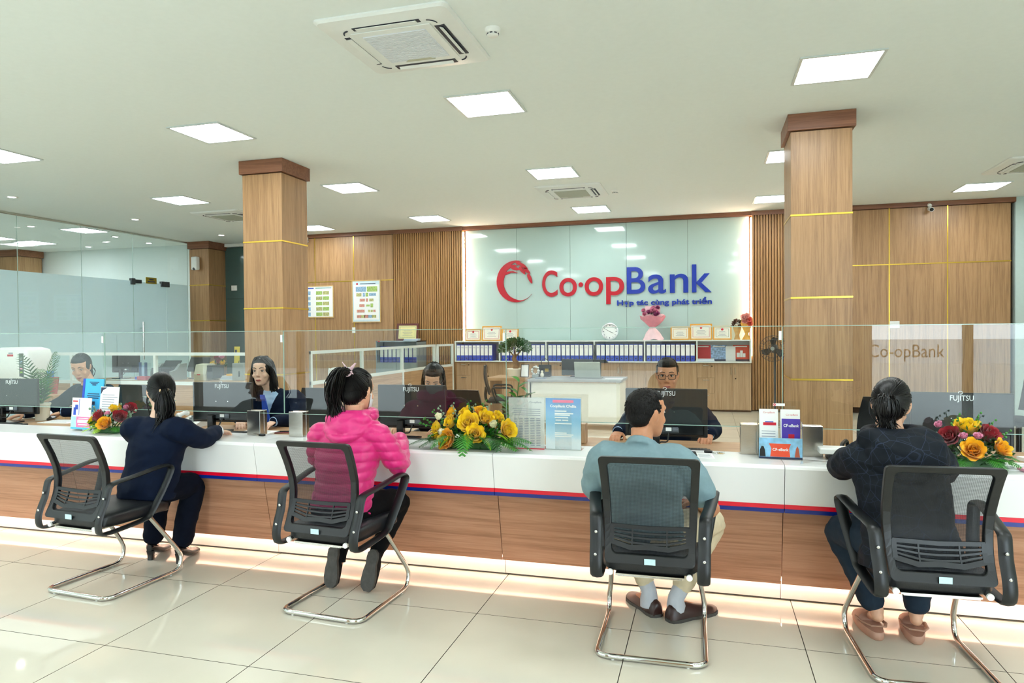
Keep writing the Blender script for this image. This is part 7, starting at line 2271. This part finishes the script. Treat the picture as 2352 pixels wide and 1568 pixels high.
sh_ = MB().box(.06, .245, -.018, -.013, .06, .32, rot(R_(-6), 0, 0)).build('white_sheet', PAPER, t)
MB().prism([(.065, .315), (.065, .265), (.085, .295), (.13, .315)], -.0205, -.018, 'Y', rot(R_(-6), 0, 0)).build('corner_print', INK_D, sh_)
mb = MB()
for k in range(11): mb.box(.085, .235-(.03 if k % 3 else 0), -.0195, -.018, .09+.017*k, .094+.017*k, rot(R_(-6), 0, 0))
mb.build('text_print', INK, sh_)
fr_ = MB().box(-.15, .05, -.072, -.068, .01, .235, rot(R_(-5), 0, 0)).build('front_leaflet', PAPER, t)
MB().box(-.15, .05, -.0735, -.072, .01, .022, rot(R_(-5), 0, 0)).build('blue_foot_print', SKY, fr_)
pk_ = MB().box(-.095, .05, -.0735, -.072, .024, .10, rot(R_(-5), 0, 0)).build('pink_panel_print', mat('pink_print', '#f07aa6', 0.5, var=0.04), fr_)
MB().box(-.15, -.096, -.0735, -.072, .024, .10, rot(R_(-5), 0, 0)).build('sky_panel_print', mat('sky_print', '#a8d4ef', 0.5, var=0.15, vscale=30), fr_)
MB().box(-.08, .035, -.0748, -.0735, .056, .078, rot(R_(-5), 0, 0)).box(-.07, .02, -.0748, -.0735, .040, .046, rot(R_(-5), 0, 0)).box(-.07, .03, -.0748, -.0735, .086, .090, rot(R_(-5), 0, 0)).build('text_print', PAPER, pk_)
MB().box(-.13, -.105, -.0735, -.072, .11, .165, rot(R_(-5), 0, 0)).box(-.115, -.085, -.0735, -.072, .15, .185, rot(R_(-5), 0, 0)).build('figure_print', BLUE, fr_)
MB().box(-.075, -.071, -.0735, -.072, .11, .23, rot(R_(-5), 0, 0)).build('divider_print', BLUE, fr_)
MB().box(-.14, -.09, -.0735, -.072, .205, .215, rot(R_(-5), 0, 0)).build('heading_print', RED, fr_)
# --- white price notice and blue leaflet
def acr(label, x0, x1, y, h, name='sign_holder'):
    t = thing(name, label, 'sign', ((x0+x1)/2, y, CT))
    w = (x1-x0)/2
    MB().box(-w-.004, w+.004, -.004, -.001, .0005, h+.004).box(-w-.004, w+.004, .003, .006, .0005, h+.004).box(-w-.004, w+.004, -.004, .09, .0005, .004).build('acrylic_stand', ACRYLIC, t)
    return t, w
t, w = acr('white printed price notice in a clear stand with a red foot', -1.135, -.918, 3.90, .305)
s_ = box('sheet', PAPER, -w, w, -.001, .003, .005, .303, t)
box('red_edge', RED, -w, w, -.0055, -.004, .0005, .006, t)
text('Co-opBank', .016, INK, (.02, -.0015, .272), FRONT, s_, 'lettering', .0001)
mb = MB()
for k in range(4): mb.box(-.085+.01*(k % 2), .085, -.002, -.001, .235-.012*k, .2375-.012*k)
for k in range(17):
    for a, b in ((-.075, -.058), (-.045, -.022), (-.012, .014), (.024, .05), (.06, .085)): mb.box(a, b, -.002, -.001, .178-.0098*k, .1815-.0098*k)
mb.build('table_print', INK, s_)
t, w = acr('pale blue mobile banking leaflet in a clear stand', -.910, -.702, 3.905, .305)
def grad_print():
    m = bpy.data.materials.new('blue_cloud_print'); m.use_nodes = True
    nt = m.node_tree; b = nt.nodes['Principled BSDF']; b.inputs['Roughness'].default_value = .4
    tc = nt.nodes.new('ShaderNodeTexCoord'); sp = nt.nodes.new('ShaderNodeSeparateXYZ'); nt.links.new(tc.outputs['Object'], sp.inputs[0])
    nz = nt.nodes.new('ShaderNodeTexNoise'); nz.inputs['Scale'].default_value = 25; nt.links.new(tc.outputs['Object'], nz.inputs['Vector'])
    ad = nt.nodes.new('ShaderNodeMath'); ad.operation = 'MULTIPLY_ADD'; ad.inputs[1].default_value = .05; nt.links.new(nz.outputs['Fac'], ad.inputs[0]); nt.links.new(sp.outputs['Z'], ad.inputs[2])
    r = nt.nodes.new('ShaderNodeValToRGB'); e = r.color_ramp.elements
    e[0].position = .07; e[0].color = lin('#eef6fb'); e[1].position = .33; e[1].color = lin('#6fa6e6')
    k = e.new(.12); k.color = lin('#bfe2f5'); k = e.new(.20); k.color = lin('#9ad0f2')
    nt.links.new(ad.outputs[0], r.inputs[0]); nt.links.new(r.outputs[0], b.inputs['Base Color'])
    return m
s_ = box('sheet', grad_print(), -w, w, -.001, .003, .005, .303, t)
text('CoopBank CFeBiz', .021, PAPER, (0, -.0015, .250), FRONT, s_, 'lettering', .0002, 'CENTER', bold=.0006)
MB().cbox(-.062, .062, -.0022, -.001, .277, .293, .0004).build('pink_banner_print', mat('rose_print', '#f07a9a', .5, var=.05), s_)
mb = MB()
for z, a, b in ((.228, -.05, .02), (.214, -.05, .06), (.205, -.05, .04), (.19, -.05, .03), (.175, -.045, -.012), (.175, -.005, .03), (.155, -.05, .05), (.10, -.05, .02), (.09, -.05, .06), (.08, -.05, .05)): mb.box(a, b, -.002, -.001, z-.003, z+.003)
mb.build('text_print', PAPER, s_)
# --- e-bank brochure holder on the right
t = thing('brochure_holder', 'clear brochure holder with white and purple leaflets and an orange front', 'brochure stand', (.377, 3.93, CT))
MB().box(-.112, .112, .03, .034, .0005, .305).box(-.112, .112, -.05, .034, .0005, .004).box(-.112, -.109, -.05, .03, .004, .20).box(.109, .112, -.05, .03, .004, .20).box(-.0015, .0015, -.045, .03, .004, .20).build('acrylic_stand', ACRYLIC, t)
a_ = MB().box(-.102, -.006, -.004, .004, .03, .262, rot(R_(-4), 0, 0)).build('white_leaflet', PAPER, t)
text('Co-opBank', .013, RED, (-.085, -.0185, .243), rot(PI/2, 0, 0), a_, 'lettering', .0001)
MB().box(-.082, -.016, -.0055, -.004, .175, .190, rot(R_(-4), 0, 0)).build('red_banner_print', RED, a_)
MB().box(-.072, -.030, -.0055, -.004, .191, .196, rot(R_(-4), 0, 0)).build('blue_banner_print', BLUE, a_)
mb = MB()
for k in range(4): mb.box(-.09, -.02, -.005, -.004, .10+.014*k, .103+.014*k, rot(R_(-4), 0, 0))
mb.build('text_print', INK, a_)
PURP = mat('purple_print', '#4b35a8', 0.4, var=0.12, vscale=20)
b_ = MB().box(.006, .104, -.006, .004, .03, .262, rot(R_(-4), 0, 0)).build('purple_leaflet', PAPER, t)
MB().box(.012, .104, -.0075, -.006, .03, .212, rot(R_(-4), 0, 0)).build('purple_panel_print', PURP, b_)
text('Co-opBank', .013, RED, (.03, -.0205, .233), rot(PI/2, 0, 0), b_, 'lettering', .0001)
text('CF-eBank', .021, PAPER, (.018, -.0205, .172), rot(PI/2, 0, 0), b_, 'lettering', .0003, bold=.0005, fit=.078)
MB().box(.045, .075, -.0085, -.0075, .105, .13, rot(R_(-4), 0, 0)).build('red_stamp_print', RED, b_)
f_ = MB().box(-.108, .108, -.054, -.050, .004, .115).build('front_card', mat('sea_sky_print', '#8cc4e6', 0.4, var=0.25, vscale=25), t)
MB().box(-.108, .108, -.0555, -.054, .004, .014).build('navy_foot_print', INK_D, f_)
MB().prism([(-.052, .016), (.048, .016), (.042, .06), (.052, .086), (-.058, .086), (-.046, .06)], -.0555, -.054, 'Y').build('orange_panel_print', mat('orange_print', '#ea5230', 0.4, var=0.08), f_)
text('CF-eBank', .020, PAPER, (-.001, -.0558, .048), FRONT, f_, 'lettering', .0003, 'CENTER', bold=.0005)
MB().prism([(.07, .016), (.096, .016), (.09, .06), (.083, .075), (.076, .06)], -.0555, -.054, 'Y').build('windmill_print', mat('brick_print', '#b0563c', .5, var=.1), f_)
MB().prism([(-.105, .016), (-.075, .016), (-.078, .05), (-.085, .07), (-.095, .072), (-.104, .05)], -.0555, -.054, 'Y').build('figure_print', BLACK_PL, f_)
MB().box(-.03, .03, .0285, .030, .278, .292).build('brand_label', PAPER, t)
MB().lathe([(.003, 0), (.0065, 0), (.0065, .001), (.003, .001)], n=14, M=rot(PI/2, 0, 0, (-.022, .0285, .285))).build('emblem_print', RED, t)
# --- keys, calculators, tray
def keys(label, x, y, rz):
    t = thing('key_bunch', label, 'keys', (x, y, CT), rz)
    MB().cbox(-.045, .0, -.012, .012, .0005, .014, .004).build('key_fob', BLACK_PL, t)
    MB().tube([(.018+.016*math.cos(a), .016*math.sin(a), .004) for a in [2*PI*i/16 for i in range(16)]], .0016, 6, closed=True).build('key_ring', CHROME, t)
    for k, a in enumerate((-.7, -.2, .5)):
        Q = rot(0, 0, a, (.03, 0, .0035+.002*k))
        MB().box(.0, .04, -.003, .003, -.001, .001, Q).lathe([(.001, -.001), (.009, -.001), (.009, .001), (.001, .001)], n=12, M=Q).build('key', STEEL if k else GOLD, t)
    return t
keys('bunch of keys with black fob near the teal shirted man', .03, 4.0, R_(-8))
keys('small bunch of keys beside the navy sleeved hand', -2.93, 3.99, R_(170))
t = thing('desk_calculator', 'dark calculator on the counter before the teal shirted man', 'calculator', (-.10, 3.90, CT), R_(5))
MB().cbox(-.075, .045, -.05, .06, .0005, .014, .004).build('casing', BLACK_PL, t)
MB().box(-.06, .03, .02, .05, .014, .016).build('display', INK_D, t)
for r in range(3):
    for k in range(4): MB().box(-.064+.025*k, -.046+.025*k, -.04+.019*r, -.026+.019*r, .014, .018).build('key', DGREY, t)
paper('white slip beside the dark calculator', -.01, 3.90, CT, .09, .16, .1, h=.002)
t = thing('card_reader', 'white topped card terminal on a dark foot near the hooded woman', 'machine', (.675, 3.97, CT))
MB().cbox(-.06, .09, -.05, .05, .0005, .03, .006).build('foot', BLACK_PL, t)
MB().cbox(-.10, .13, -.055, .06, .031, .062, .006).build('tray', WHITE_PL, t)
t = thing('ticket_slip', 'crumpled clear plastic sleeve on the counter edge', 'papers', (.55, 3.82, CT))
MB().add([(-.09, -.05, .001), (.10, -.045, .003), (.12, .05, .002), (-.07, .06, .006), (.0, .0, .010)], [(0, 1, 4), (1, 2, 4), (2, 3, 4), (3, 0, 4)], False).build('sleeve', ACRYLIC, t)
paper('white and pink forms at the right end of the counter', 1.50, 3.93, CT, .20, .22, -.15, h=.006)
t = thing('pink_slip', 'folded pink paper on the counter at the right edge', 'papers', (1.53, 3.83, CT), R_(10))
MB().box(-.08, .08, -.03, .03, .0005, .012, rot(0, R_(3), 0)).build('sheet', PINKP, t)
